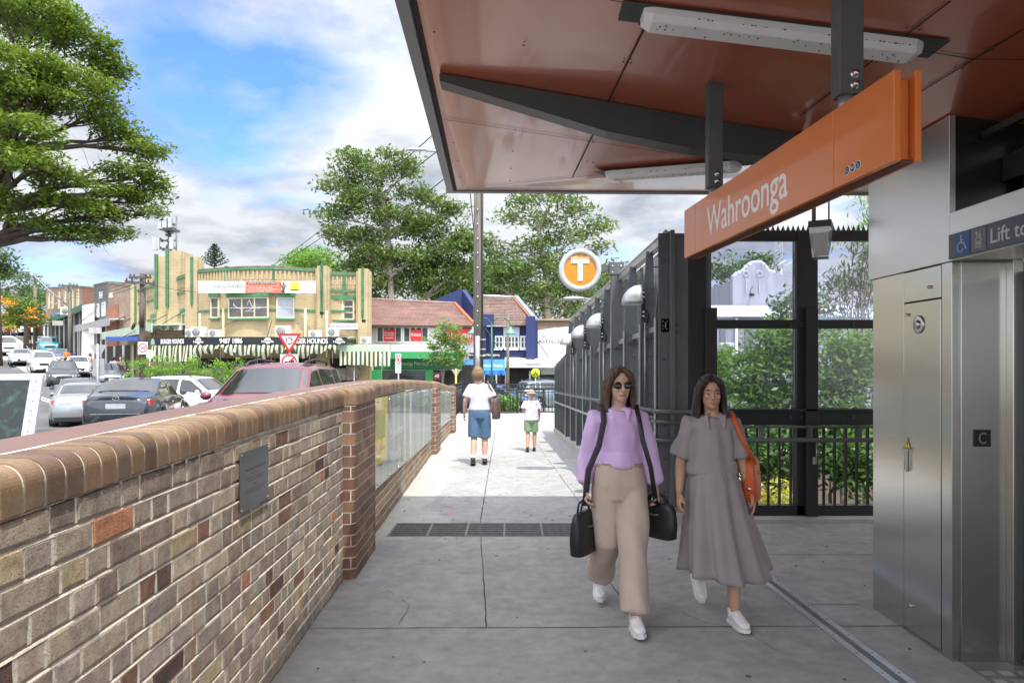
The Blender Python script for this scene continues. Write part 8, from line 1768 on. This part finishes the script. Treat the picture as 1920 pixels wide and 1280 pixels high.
# roadside display board at bottom left
D = 9.4; t = thing('display_board', 'leaning white framed display board with a dark leafy picture at the left edge', 'board', (XP(15, D), D, 0)); 
f_ = frame((XP(0, D), D, .15), (1, .12, 0), (-.14, .28, 1))
q = MB(f_); W0, W1, Hh = -1.3, .33, 1.42; q.box(W0, W1, 0, .06, 0, .30); q.box(.17, W1, 0, .06, .301, Hh); q.box(W0, .169, 0, .06, Hh - .09, Hh); q.build('frame', mat('board_frame', (.40, .42, .46), .5, .2, .1, 4), t, bevel=.006)
q = MB(f_); q.box(W0, .169, .012, .05, .301, Hh - .091); q.build('picture', mat('board_picture', (.006, .012, .012), .12, 0, .3, 3, col2=(.03, .09, .06), c2=(.5, .75), c2s=7), t)
q = MB(f_)
for k in range(3): q.add([(.05 - .3 * k, -.10, -.06), (.40 - .3 * k, -.10, -.06), (.26 - .3 * k, .06, .10), (.12 - .3 * k, .06, .10)], [(0, 1, 2, 3)])
q.tube([(W1 - .05, .03, 0), (W1 + .12, -.05, -.12)], .05, 6); q.build('foot', mat('board_foot', (.45, .46, .5), .5, .2), t)
q = MB(f_)
for k in range(9): q.cyl((W1 - .08, -.001, .2 + k * .14), (W1 - .08, -.006, .2 + k * .14), .008, n=6)
q.build('rivet', dark, t)
# ================= PEOPLE =================
skin = mat('skin', (.56, .35, .26), .55, 0, .06, 12); skin_tan = mat('skin_tan', (.50, .28, .18), .5, 0, .06, 12)
hair_b = mat('brown_hair', (.085, .045, .027), .5, 0, .4, 30, stretch=(6, 6, 1), bump=.003, bs=60); hair_d = mat('dark_hair', (.022, .014, .012), .42, 0, .2, 20, stretch=(6, 6, 1), bump=.003, bs=60); hair_l = mat('light_brown_hair', (.20, .125, .065), .55, 0, .25, 20, stretch=(6, 6, 1), bump=.003, bs=60)
hat_m = mat('beige_hat', (.36, .30, .23), .85, 0, .1, 10)
lav = mat('lavender_cotton', (.66, .47, .76), .85, 0, .06, 6, bump=.001, bs=200); khaki = mat('khaki_cotton', (.52, .42, .35), .9, 0, .06, 6, bump=.001, bs=200); greyd = mat('taupe_dress_cloth', (.30, .27, .27), .85, 0, .06, 6, bump=.001, bs=200)
tee = mat('white_tee', (.62, .60, .72), .9, 0, .05, 6); denim = mat('denim', (.085, .16, .27), .9, 0, .15, 12, bump=.001, bs=150); shoe_w = mat('white_leather', (.78, .77, .78), .45, 0, .04, 10); shoe_k = mat('black_leather', (.03, .028, .02), .45)
leather_k = mat('black_leather_bag', (.018, .018, .022), .45, 0, .15, 20); leather_o = mat('orange_leather', (.55, .10, .02), .45, 0, .1, 10); leather_b = mat('mauve_brown_leather', (.13, .075, .075), .45, 0, .15, 10); sock = mat('white_sock', (.75, .75, .75), .9); eye_m = mat('eye_dark', (.03, .02, .015), .15); lip_m = mat('lip', (.42, .12, .11), .45)
green_s = mat('green_shorts', (.24, .34, .20), .9)
def remesh(mb, vox, sm=6, amp=0, fr=8, seed=0, st=(1, 1, .35)):
    me = bpy.data.meshes.new('tmp'); me.from_pydata(mb.v, [], mb.f); o = bpy.data.objects.new('tmp', me); COL.objects.link(o)
    m = o.modifiers.new('r', 'REMESH'); m.mode = 'VOXEL'; m.voxel_size = vox; m.use_smooth_shade = True
    if sm: k = o.modifiers.new('s', 'SMOOTH'); k.iterations = sm; k.factor = .5
    bpy.context.view_layer.update(); r = bpy.data.meshes.new_from_object(o.evaluated_get(bpy.context.evaluated_depsgraph_get())); bpy.data.objects.remove(o)
    if amp:
        n_ = len(r.vertices); co = np.empty(n_ * 3); r.vertices.foreach_get('co', co); no = np.empty(n_ * 3); r.vertices.foreach_get('normal', no); co = co.reshape(-1, 3); no = no.reshape(-1, 3)
        d = np.array([noise.noise((c[0] * fr * st[0] + seed, c[1] * fr * st[1], c[2] * fr * st[2] + c[0] * 3)) * .8 + .25 for c in co]) * amp; co += no * d[:, None]; r.vertices.foreach_set('co', co.ravel())
    r.polygons.foreach_set('use_smooth', [True] * len(r.polygons)); r.update(); return r
def place(me, name, m, par, M):
    me.name = name; me.transform(M); return _mput(me, name, m, par)
def _mput(me, name, m, par):
    me.materials.append(m); return _raw(me, name, par)
def hand(mb, wrist, d, palm, side, curl=.5, s=1.0):
    """d: finger direction, palm: direction the palm faces, side: towards the thumb"""
    w = Vector(wrist); d = Vector(d).normalized(); palm = Vector(palm); palm = (palm - d * palm.dot(d)).normalized(); side = Vector(side); side = (side - d * side.dot(d) - palm * side.dot(palm)).normalized()
    mb.tube([w - d * .03 * s, w, w + d * .035 * s, w + d * .075 * s, w + d * .09 * s], [.024 * s, .025 * s, .036 * s, .039 * s, .034 * s], 12, flat=[.85, .75, .42, .38, .34], side=side)
    for k, (off, L_) in enumerate(((.029, .068), (.010, .077), (-.010, .071), (-.028, .056))):
        p = w + side * off * s + d * .082 * s; pts = [p - d * .02 * s, p]; dd = d.copy()
        for j, f in enumerate((.45, .32, .23)):
            dd = (dd * math.cos(curl * (.55 + .35 * j)) + palm * math.sin(curl * (.55 + .35 * j))).normalized(); p = p + dd * L_ * s * f; pts.append(p)
        mb.tube(pts, [.0095 * s, .0095 * s, .0088 * s, .008 * s, .0065 * s], 8)
    p = w + side * .026 * s + d * .02 * s; t_ = (d * .75 + side * .6 + palm * .3).normalized(); mb.tube([p - t_ * .01, p + t_ * .028 * s, p + t_ * .028 * s + (d * .9 + palm * .3 + side * .1).normalized() * .03 * s, p + t_ * .028 * s + (d * .9 + palm * .5).normalized() * .052 * s], [.014 * s, .0125 * s, .010 * s, .0075 * s], 8)
def human(label, loc, rz, J, clothes, hair, hairm, skm, group=None, vox=.006, s=1.0, glasses=False, curl=.6, male=False):
    """J: joints in metres for a 1.65 m figure facing -Y (local), x to the viewer's right"""
    t = thing('person', label, 'person', loc, rz, group); M = Matrix.Translation(loc) @ Matrix.Rotation(rz, 4, 'Z') @ Matrix.Scale(s, 4); V_ = {k: Vector(v) for k, v in J.items()}
    q = MB(); hd = V_['head']; nk = V_['neck']; pv = V_['pelvis']; ch = V_['chest']
    q.tube([pv + Vector((0, 0, -.10)), pv, pv + Vector((0, 0, .10)), pv.lerp(ch, .55), ch, ch + Vector((0, 0, .13)), nk + Vector((0, 0, -.04))], [.13, .165, .15, .12, .135, .115, .06], 18, flat=[.75, .68, .66, .68, .70, .62, .8], side=(1, 0, 0))
    q.tube([nk - Vector((0, 0, .08)), nk, hd - Vector((0, 0, .06))], [.062, .05, .052], 12)
    # head
    fy = V_.get('face', Vector((0, -1, 0))); fy.normalize(); fx_ = Vector((-fy.y, fy.x, 0)).normalized(); 
    H = lambda x, y, z: hd + fx_ * x - fy * y + Vector((0, 0, z))
    rotM = Matrix.Rotation(math.atan2(fy.x, -fy.y), 3, 'Z')
    q.ell(H(0, .012, .035), (.073, .090, .085), M=rotM); q.ell(H(0, -.018, -.025), (.060, .070, .085), M=rotM); q.ell(H(0, -.050, -.075), (.032, .036, .030), M=rotM)
    q.tube([H(0, -.083, .022), H(0, -.098, .0), H(0, -.108, -.022), H(0, -.090, -.034)], [.009, .011, .015, .010], 8); q.ell(H(0, -.083, -.055), (.026, .012, .010), M=rotM)
    for sx in (1, -1): q.ell(H(sx * .076, .01, -.005), (.010, .018, .032), 10, 8, M=rotM); q.ell(H(sx * .032, -.072, -.015), (.022, .018, .022), 10, 8, M=rotM)
    for sd in ('L', 'R'):
        sh, el, wr = V_['sh' + sd], V_['el' + sd], V_['wr' + sd]
        q.tube([ch.lerp(sh, .5) + Vector((0, 0, .06)), sh + Vector((0, 0, -.015)), sh.lerp(el, .35), el, el.lerp(wr, .3), wr], [.055, .052, .045, .036, .037, .024], 12)
        sgn = 1 if sd == 'L' else -1; d = (wr - el).normalized(); hand(q, wr + d * .01, (d + Vector((0, 0, -.25))).normalized(), Vector((-sgn, 0, 0)), Vector((0, -1, 0)), J.get('curl' + sd, (curl,))[0] if ('curl' + sd) in J else curl)
        hp, kn, an = V_['hp' + sd], V_['kn' + sd], V_['an' + sd]; q.tube([hp + Vector((0, 0, .03)), hp.lerp(kn, .3), kn, kn.lerp(an, .3), an], [.085, .082, .054, .055, .034], 14)
        tdir = Vector(J['toe' + sd]).normalized(); bb = Vector((1, 0, 0)).cross(tdir); bb = -bb if bb.z < 0 else bb; q.tube([an + bb * .02, an - bb * .03, an + tdir * .06 - bb * .035, an + tdir * .12 - bb * .04, an + tdir * .15 - bb * .043], [.033, .031, .030, .028, .015], 10, flat=[1, 1, .7, .45, .4])
    place(remesh(q, vox, 4), 'body', skm, t, M)
    if vox < .008:
        fr_ = lambda p: M @ p
        for sx in (1, -1):
            q = MB(M); q.ell(H(sx * .030, -.078, .006), (.0115, .007, .0062), 10, 8, M=rotM); q.build('eye', mat('eye_white', (.6, .58, .55), .2), t); q = MB(M); q.ell(H(sx * .030, -.0855, .006), (.006, .003, .006), 8, 6, M=rotM); q.build('iris', eye_m, t)
            q = MB(M); q.tube([H(sx * .015, -.088, .027), H(sx * .032, -.086, .031), H(sx * .048, -.076, .026)], [.003, .0038, .002], 6); q.build('eyebrow', hairm, t)
        q = MB(M); q.tube([H(-.024, -.088, -.054), H(0, -.0965, -.056), H(.024, -.088, -.054)], [.003, .0072, .003], 8, flat=.6); q.build('mouth', lip_m, t)
    if glasses:
        q = MB(M)
        for sx in (1, -1): q.ell(H(sx * .034, -.094, .006), (.028, .006, .021), 14, 8, M=rotM); q.tube([H(sx * .06, -.088, .010), H(sx * .078, -.02, .008), H(sx * .078, .01, .0)], .003, 5)
        q.cyl(H(-.012, -.098, .009), H(.012, -.098, .009), .003, n=5); q.build('sunglasses', mat('sunglass', (.01, .008, .008), .1), t)
    # hair
    q = MB(); rr = random.Random(len(label)); 
    if hair != 'cap':
        q.ell(H(0, .028, .050), (.085, .094, .086), M=rotM); q.ell(H(0, .045, .0), (.082, .078, .085), M=rotM)
        if hair in ('long', 'shoulder'):
            L_ = .34 if hair == 'long' else .24
            for k in range(26):
                a = math.pi * (k / 25) ; sx = math.cos(a); x0, y0 = .082 * sx, .02 + .068 * math.sin(a); out = 1.25 + rr.uniform(0, .35)
                q.tube([H(x0 * .7, y0 * .6, .10), H(x0 * 1.05, y0 + .0, .02), H(x0 * 1.18, y0 + .012, -.08), H(x0 * out, y0 + .02, -.08 - L_ * .45), H(x0 * out * 1.02, y0 + .01, -.08 - L_ * rr.uniform(.7, .95))], [.018, .023, .024, .021, .008], 7)
            for sx in (1, -1):
                q.tube([H(sx * .012, -.055, .115), H(sx * .06, -.066, .075), H(sx * .082, -.03, .0), H(sx * .088, -.01, -.09), H(sx * .092, -.02, -.17)], [.012, .020, .020, .020, .012], 8)
        if hair == 'short':
            q.ell(H(0, .035, .0), (.105, .10, .11), M=rotM)
        place(remesh(q, .006 if vox < .008 else .01, 2, .008, 70, 3, (1, 1, .08)), 'hair', hairm, t, M)
    else:
        q.ell(H(0, .005, .055), (.088, .098, .075), M=rotM); place(remesh(q, .01, 2), 'hat', hairm, t, M); q = MB(M); q.rings([[H((.095 + .04 * f) * math.cos(a), (.10 + .04 * f) * math.sin(a), .045 - .02 * f) for a in [2 * math.pi * i / 24 for i in range(24)]] for f in (0, 1)], cap=False); q.build('hat_brim', hairm, t)
    for (nm, fn, m_, vx, sm_, amp, fq) in clothes:
        q = MB(); fn(q, V_); place(remesh(q, vx, sm_, amp, fq, len(nm)), nm, m_, t, M)
    return t, M, V_
def top_fn(sleeve=1.0, loose=.0, hem=.06, cuff=.045):
    def f(q, V):
        pv, ch, nk = V['pelvis'], V['chest'], V['neck']
        q.tube([pv + Vector((0, 0, hem)), pv + Vector((0, 0, hem + .07)), pv.lerp(ch, .55), ch, ch + Vector((0, 0, .13)), nk + Vector((0, 0, -.045))], [.155 + loose, .150 + loose, .138 + loose, .152 + loose * .5, .135, .080], 20, flat=[.72, .72, .74, .76, .68, .95], side=(1, 0, 0))
        for sd in ('L', 'R'):
            sh, el, wr = V['sh' + sd], V['el' + sd], V['wr' + sd]; pts = [ch.lerp(sh, .4) + Vector((0, 0, .062)), sh + Vector((0, 0, -.012)), sh.lerp(el, .5), el]; rd = [.080, .064, .058 + loose * .4, .052 + loose * .5]
            if sleeve > 1: pts += [el.lerp(wr, .5), el.lerp(wr, .86), el.lerp(wr, .92)]; rd += [.052 + loose * .7, .050 + loose * .7, cuff * .8]
            else: pts = pts[:3] + [sh.lerp(el, sleeve)]; rd = rd[:3] + [.068 + loose * .4]
            q.tube(pts, rd, 14)
    return f
def pants_fn(hem=.11, wide=.115, top=.13, short=False, kw=.10):
    def f(q, V):
        pv = V['pelvis']; q.tube([pv + Vector((0, 0, -.12)), pv + Vector((0, 0, -.02)), pv + Vector((0, 0, top))], [.15, .182, .150], 18, flat=[.8, .72, .74], side=(1, 0, 0))
        for sd in ('L', 'R'):
            hp, kn, an = V['hp' + sd], V['kn' + sd], V['an' + sd]
            if short: q.tube([hp + Vector((0, 0, .02)), hp.lerp(kn, .5), hp.lerp(kn, short)], [.100, .104, .100], 16)
            else: q.tube([hp + Vector((0, 0, .02)), hp.lerp(kn, .5), kn, kn.lerp(an, .5), kn.lerp(an, hem)], [.100, .098, kw, (kw + wide) / 2, wide], 16)
    return f
def shoe(t, M, an, toe, m, sole=shoe_w, s=1.0, nm='shoe'):
    toe = Vector(toe).normalized(); up = Vector((0, 0, 1)); a = Vector(an); flat_ = Vector((toe.x, toe.y, 0)).normalized() if abs(toe.z) < .9 else Vector((0, -1, 0)); side = Vector((-flat_.y, flat_.x, 0)); b = -side.cross(toe) ; b = b if b.z > 0 else -b
    q = MB(); h = a - b * .052
    q.tube([h - toe * .055 + b * .015, h - toe * .03 + b * .028, h + toe * .04 + b * .028, h + toe * .10 + b * .014, h + toe * .155 + b * .006, h + toe * .185 + b * .0], [.028, .037, .040, .042, .038, .018], 14, flat=[1.0, 1.15, .95, .68, .55, .5], side=side); q.tube([h + b * .02 - toe * .012, h + b * .075 - toe * .018], [.040, .041], 12)
    place(remesh(q, .005, 3), nm, m, t, M)
    q = MB(M); pts = [(-.07, .026), (-.055, .036), (.03, .036), (.10, .044), (.155, .040), (.195, .016)]; ring_ = [h + toe * x + side * y for x, y in pts] + [h + toe * x - side * y for x, y in pts[::-1]]
    q.prism([p - b * .030 for p in ring_], b * .022); q.build('sole', sole, t, fix=True)
    if m is shoe_w:
        q = MB(M)
        for k in range(4): c = h + toe * (.045 + k * .018) + b * (.066 - k * .011); q.tube([c - side * .022, c + b * .004, c + side * .022], .0035, 5)
        q.build('laces', sole, t)
# --- woman in lavender shirt
J = dict(pelvis=(0, 0, .90), chest=(.0, .01, 1.18), neck=(0, .015, 1.40), head=(.005, -.005, 1.525), face=(.10, -1, 0), shR=(-.150, .01, 1.315), elR=(-.205, .06, 1.07), wrR=(-.225, -.03, .86), shL=(.150, .01, 1.315), elL=(.205, .03, 1.07), wrL=(.245, .0, .86),
         hpR=(-.085, 0, .84), knR=(-.08, -.02, .50), anR=(-.10, .30, .17), hpL=(.085, 0, .84), knL=(.07, -.16, .47), anL=(.06, -.30, .085), toeR=(-.05, -1, -.35), toeL=(.0, -1, .10), curlR=(1.35, 0), curlL=(1.35, 0))
wx0, wd0 = XP(1160, 4.72), 4.72
t, M, V_ = human('woman in a lavender shirt, beige trousers and sunglasses walking with dark bags', (wx0, wd0, 0), 0, J, [('shirt', top_fn(2, .008, .10, .05), lav, .009, 3, .026, 13), ('trousers', pants_fn(.93, .092, .12, kw=.086), khaki, .010, 3, .024, 8)], 'shoulder', hair_b, skin, vox=.0055, s=.985, glasses=True)
q = MB(); 
for sx in (1, -1): q.tube([V_['neck'] + Vector((0, -.01, -.01)), V_['neck'] + Vector((sx * .058, -.065, -.035)), V_['neck'] + Vector((sx * .045, -.115, -.10))], [.03, .026, .008], 10, flat=.35)
place(remesh(q, .006, 2), 'collar', lav, t, M)
q = MB(M); p = V_['pelvis']; q.rings([[p + Vector((.162 * math.cos(a), .122 * math.sin(a), z)) for a in [2 * math.pi * i / 28 for i in range(28)]] for z in (.085, .12)], cap=False); q.build('belt', mat('tan_belt', (.38, .26, .15), .5), t)
shoe(t, M, J['anL'], J['toeL'], shoe_w); shoe(t, M, J['anR'], J['toeR'], shoe_w)
def bag(name, label, M, c, w_, h, d, m, rz=0, strap=None, group=None, handle=.08, cat='bag'):
    base = M @ (Vector(c) - Vector((0, 0, h / 2))); t = thing(name, label, cat, tuple(base), group=group); f_ = M @ Matrix.Translation(c) @ Matrix.Rotation(rz, 4, 'Z'); q = MB(); n_ = 24; rg_ = []
    for z, k in ((-.5, .80), (-.46, .95), (-.1, 1.0), (.3, .94), (.46, .82), (.5, .60)):
        rg_.append([Vector((w_ / 2 * k * abs(math.cos(a)) ** .5 * (1 if math.cos(a) > 0 else -1), d / 2 * (k if z < .2 else k * .8) * abs(math.sin(a)) ** .6 * (1 if math.sin(a) > 0 else -1), z * h)) for a in [2 * math.pi * i / n_ for i in range(n_)]])
    q.M = f_; q.rings(rg_); bd = q.build('bag_body', m, t, fix=True); q = MB(f_); q.tube([(-w_ * .45, 0, h * .2), (0, -d * .52, h * .16), (w_ * .45, 0, h * .2)], .006, 5); q.build('zip', mat('zip_grey', (.2, .2, .2), .4), t)
    if handle:
        for dy in (-.012, .012): q = MB(f_); q.tube([(-w_ * .26, dy, h * .47), (-w_ * .2, dy, h * .5 + handle * .8), (-w_ * .08, dy * .6, h * .5 + handle), (w_ * .08, dy * .6, h * .5 + handle), (w_ * .2, dy, h * .5 + handle * .8), (w_ * .26, dy, h * .47)], .0075, 8); q.build('handle', m, t)
    if strap: q = MB(M); q.tube(strap, .016, 8, flat=.28, side=(1, 0, 0)); q.build('strap', m, t)
    return t
hR = Vector(J['wrR']) + Vector((0, -.01, -.10)); hL = Vector(J['wrL']) + Vector((0, -.01, -.10))
bag('laptop_bag', 'black laptop bag carried low in the right hand of the lavender woman', M, hR + Vector((-.005, .0, -.20)), .34, .28, .10, leather_k, rz=R(58), handle=.07, group=None)
bag('handbag', 'black handbag with long shoulder strap at the left side of the lavender woman', M, hL + Vector((.02, .03, -.13)), .30, .24, .10, leather_k, rz=R(-50), handle=.05, strap=[hL + Vector((-.0, -.03, -.03)), Vector((.19, -.13, 1.0)), Vector((.135, -.145, 1.18)), Vector((.115, -.115, 1.32)), Vector((.115, -.01, 1.400)), Vector((.12, .12, 1.28)), Vector((.19, .15, 1.0))])
q = MB(M); q.tube([(-.235, -.075, .74), (-.215, -.115, .98), (-.15, -.135, 1.14), (-.115, -.125, 1.30), (-.11, -.01, 1.402), (-.12, .12, 1.30), (-.18, .14, 1.05)], .020, 8, flat=.25, side=(1, 0, 0)); q.build('scarf', mat('dark_scarf', (.05, .04, .06), .8), t)
# --- woman in grey dress
J = dict(pelvis=(0, 0, .90), chest=(0, .01, 1.18), neck=(0, .01, 1.40), head=(-.01, -.01, 1.52), face=(-.12, -1, 0), shR=(-.145, .01, 1.315), elR=(-.20, .06, 1.07), wrR=(-.24, -.06, .86), shL=(.145, .01, 1.315), elL=(.20, -.01, 1.07), wrL=(.245, -.05, .85),
         hpR=(-.08, 0, .84), knR=(-.06, -.02, .50), anR=(-.03, .26, .20), hpL=(.08, 0, .84), knL=(.10, -.13, .47), anL=(.095, -.20, .085), toeR=(0, -1, -.6), toeL=(.10, -1, .05))
D_ = 4.72
def dress(q, V): top_fn(.92, .018, .08)(q, V)
t, M, V_ = human('woman in a belted taupe grey shirt dress and white sneakers walking beside the lavender woman', (XP(1335, D_), D_, 0), 0, J, [('dress_top', dress, greyd, .009, 3, .022, 14)], 'long', hair_d, skin_tan, vox=.0055, s=.955, curl=.5)
q = MB(M); n_ = 96; rg_ = []
for i in range(26):
    f = i / 25; z = 1.03 - f * .73; rr_ = .135 + .03 * min(1, f * 6) + .115 * f ** 1.2; ring_ = []
    for k in range(n_):
        a = 2 * math.pi * k / n_; fold = (f ** .7) * (.022 * math.sin(a * 7 + .6 * math.sin(f * 3)) + .014 * math.sin(a * 13 + 1.0) + .010 * math.sin(a * 3 + 2)); r2 = rr_ * (1 + fold / .16); sway = .045 * f * f
        ring_.append(Vector((r2 * math.cos(a) + sway * .5 + .05 * f, r2 * .86 * math.sin(a) - .055 * f, z + .025 * f * math.sin(a * 2 + .8))))
    rg_.append(ring_)
q.rings(rg_, cap=False); sk = q.build('skirt', greyd, t); md = sk.modifiers.new('s', 'SOLIDIFY'); md.thickness = .004
q = MB(M); q.rings([[Vector((.156 * math.cos(a), .122 * math.sin(a), z)) for a in [2 * math.pi * i / 28 for i in range(28)]] for z in (1.0, 1.045)], cap=False); q.tube([(.02, -.128, 1.02), (.06, -.14, .96), (.05, -.15, .86)], [.012, .014, .012], 6, flat=.3); q.build('belt', greyd, t)
q = MB()
for sx in (1, -1): q.tube([V_['neck'] + Vector((0, .01, -.005)), V_['neck'] + Vector((sx * .062, -.062, -.035)), V_['neck'] + Vector((sx * .052, -.118, -.11))], [.028, .028, .010], 10, flat=.35)
place(remesh(q, .006, 2), 'collar', greyd, t, M)
shoe(t, M, J['anL'], J['toeL'], shoe_w); shoe(t, M, J['anR'], J['toeR'], shoe_w)
q = MB(M); q.cyl(Vector(J['wrL']) + Vector((-.003, 0, .035)), Vector(J['wrL']) + Vector((.002, -.004, .015)), .031, n=16); q.build('bracelet', chrome, t)
bag('shoulder_bag', 'bright orange leather shoulder bag on the arm of the grey dress woman', M, (.285, .03, .93), .24, .30, .11, leather_o, rz=R(62), handle=.0, strap=[Vector((.28, -.05, 1.04)), Vector((.185, -.10, 1.20)), Vector((.135, -.07, 1.35)), Vector((.135, .02, 1.398)), Vector((.15, .11, 1.30)), Vector((.27, .10, 1.05))])
# --- woman walking away
J = dict(pelvis=(0, 0, .90), chest=(0, .0, 1.18), neck=(0, 0, 1.40), head=(.02, 0, 1.525), face=(-.1, -1, 0), shR=(-.15, .01, 1.315), elR=(-.24, .05, 1.08), wrR=(-.20, -.16, .97), shL=(.15, .01, 1.315), elL=(.24, .06, 1.08), wrL=(.26, -.04, .86),
         hpR=(-.09, 0, .84), knR=(-.09, -.06, .46), anR=(-.09, .02, .085), hpL=(.09, 0, .84), knL=(.09, .0, .47), anL=(.10, .17, .11), toeR=(0, -1, 0), toeL=(0, -1, -.3))
D_ = 11.75; z_ = 0
t, M, V_ = human('woman seen from behind in a white tee and blue denim shorts on the sunny path', (XP(899, D_), D_, 0), math.pi, J, [('tee', top_fn(.75, .03, .02), tee, .012, 5, .012, 14), ('denim_shorts', pants_fn(short=1.02), denim, .012, 5, .008, 10)], 'short', hair_l, skin, vox=.008, s=.97)
shoe(t, M, J['anL'], J['toeL'], shoe_k, shoe_k); shoe(t, M, J['anR'], J['toeR'], shoe_k, shoe_k)
q = MB(M)
for k in ('anL', 'anR'): a = Vector(J[k]); q.tube([a + Vector((0, 0, .0)), a + Vector((0, 0, .07))], [.045, .047], 12)
q.build('socks', sock, t)
bag('shoulder_bag', 'mauve brown shoulder bag hanging at the hip of the woman in denim shorts', M, (-.285, .02, .95), .20, .36, .11, leather_b, rz=R(68), handle=0, strap=[Vector((-.26, -.04, 1.13)), Vector((-.17, -.09, 1.33)), Vector((-.13, .0, 1.415)), Vector((-.17, .10, 1.33)), Vector((-.27, .08, 1.13))])
# --- boy
J = dict(pelvis=(0, 0, .88), chest=(0, .0, 1.14), neck=(0, 0, 1.36), head=(0, 0, 1.51), face=(0, -1, 0), shR=(-.155, .01, 1.30), elR=(-.21, -.04, 1.06), wrR=(-.22, -.14, .90), shL=(.155, .01, 1.30), elL=(.21, .04, 1.06), wrL=(.12, -.16, 1.05),
         hpR=(-.085, 0, .84), knR=(-.09, -.05, .46), anR=(-.08, .0, .085), hpL=(.085, 0, .84), knL=(.09, .0, .47), anL=(.10, .17, .11), toeR=(0, -1, 0), toeL=(0, -1, -.3))
D_ = 13.5
t, M, V_ = human('boy seen from behind in a pale hat, white tee and green shorts', (XP(996, D_), D_, 0), math.pi, J, [('tee', top_fn(.72, .045, -.06), tee, .014, 5, .012, 14), ('green_shorts', pants_fn(short=.85), green_s, .014, 5, .008, 10)], 'cap', hat_m, skin_tan, vox=.010, s=.715)
shoe(t, M, J['anL'], J['toeL'], shoe_k, shoe_k); shoe(t, M, J['anR'], J['toeR'], shoe_k, shoe_k)
# --- distant people on the pavements
def small_person(px, D_, label, topm, botm, hm, rz, gz=None, seed=0):
    J = dict(pelvis=(0, 0, .90), chest=(0, .0, 1.18), neck=(0, 0, 1.42), head=(0, 0, 1.56), face=(0, -1, 0), shR=(-.18, .01, 1.36), elR=(-.24, .03, 1.08), wrR=(-.22, -.12, .90), shL=(.18, .01, 1.36), elL=(.24, .05, 1.08), wrL=(.24, .06, .84), hpR=(-.09, 0, .84), knR=(-.09, -.10, .46), anR=(-.09, -.12, .085), hpL=(.09, 0, .84), knL=(.09, .03, .47), anL=(.10, .18, .11), toeR=(0, -1, 0), toeL=(0, -1, -.3))
    x = XP(px, D_); z = g(x, D_) + .14 if gz is None else gz
    human(label, (x, D_, z), rz, J, [('top', top_fn(.8, .02, .02), topm, .025, 3, 0, 1), ('trousers', pants_fn(.9, .07, kw=.08), botm, .025, 3, 0, 1)], 'short', hm, skin, group='people on the far pavements', vox=.016, s=1.0)
small_person(947, 43.5, 'distant person in a pale pink top bending forward outside the newsagent', mat('pale_pink_top', (.55, .42, .48), .9), denim, hair_d, 1.2, -1.0)
small_person(979, 44.5, 'distant person in a blue top in the dark doorway of the white shop', mat('blue_top', (.08, .12, .35), .9), mat('red_skirt', (.35, .12, .08), .9), hair_b, .3, -1.0)
small_person(997, 43.8, 'distant person in a grey white top by the white pillar', mat('grey_top', (.40, .38, .37), .9), mat('black_trousers', (.02, .02, .025), .9), hair_d, 2.6, -1.0)
small_person(860, 42.5, 'distant person in a white top under the blue awning', tee, denim, hair_d, 1.5, -1.0)
small_person(213, 44, 'distant person in a white shirt and black trousers below the blue shop sign', mat('white_shirt', (.6, .6, .6), .9), MATS['black_trousers'], hair_d, 3.0)
small_person(226, 43, 'distant person in blue jeans below the blue shop sign', mat('tan_top', (.3, .2, .15), .9), denim, hair_b, .2)
small_person(125, 58, 'distant person in a bright orange work shirt on the hill pavement', mat('hi_vis_orange', (.85, .16, .02), .8), MATS['black_trousers'], hair_d, .4)
small_person(170, 51, 'distant person in a pale top behind the white hatchback', mat('peach_top', (.5, .36, .32), .9), MATS['black_trousers'], hair_b, 2.0)
small_person(56, 68, 'distant person in dark clothes under the orange blossomed tree', MATS['black_trousers'], denim, hair_d, 1.0)
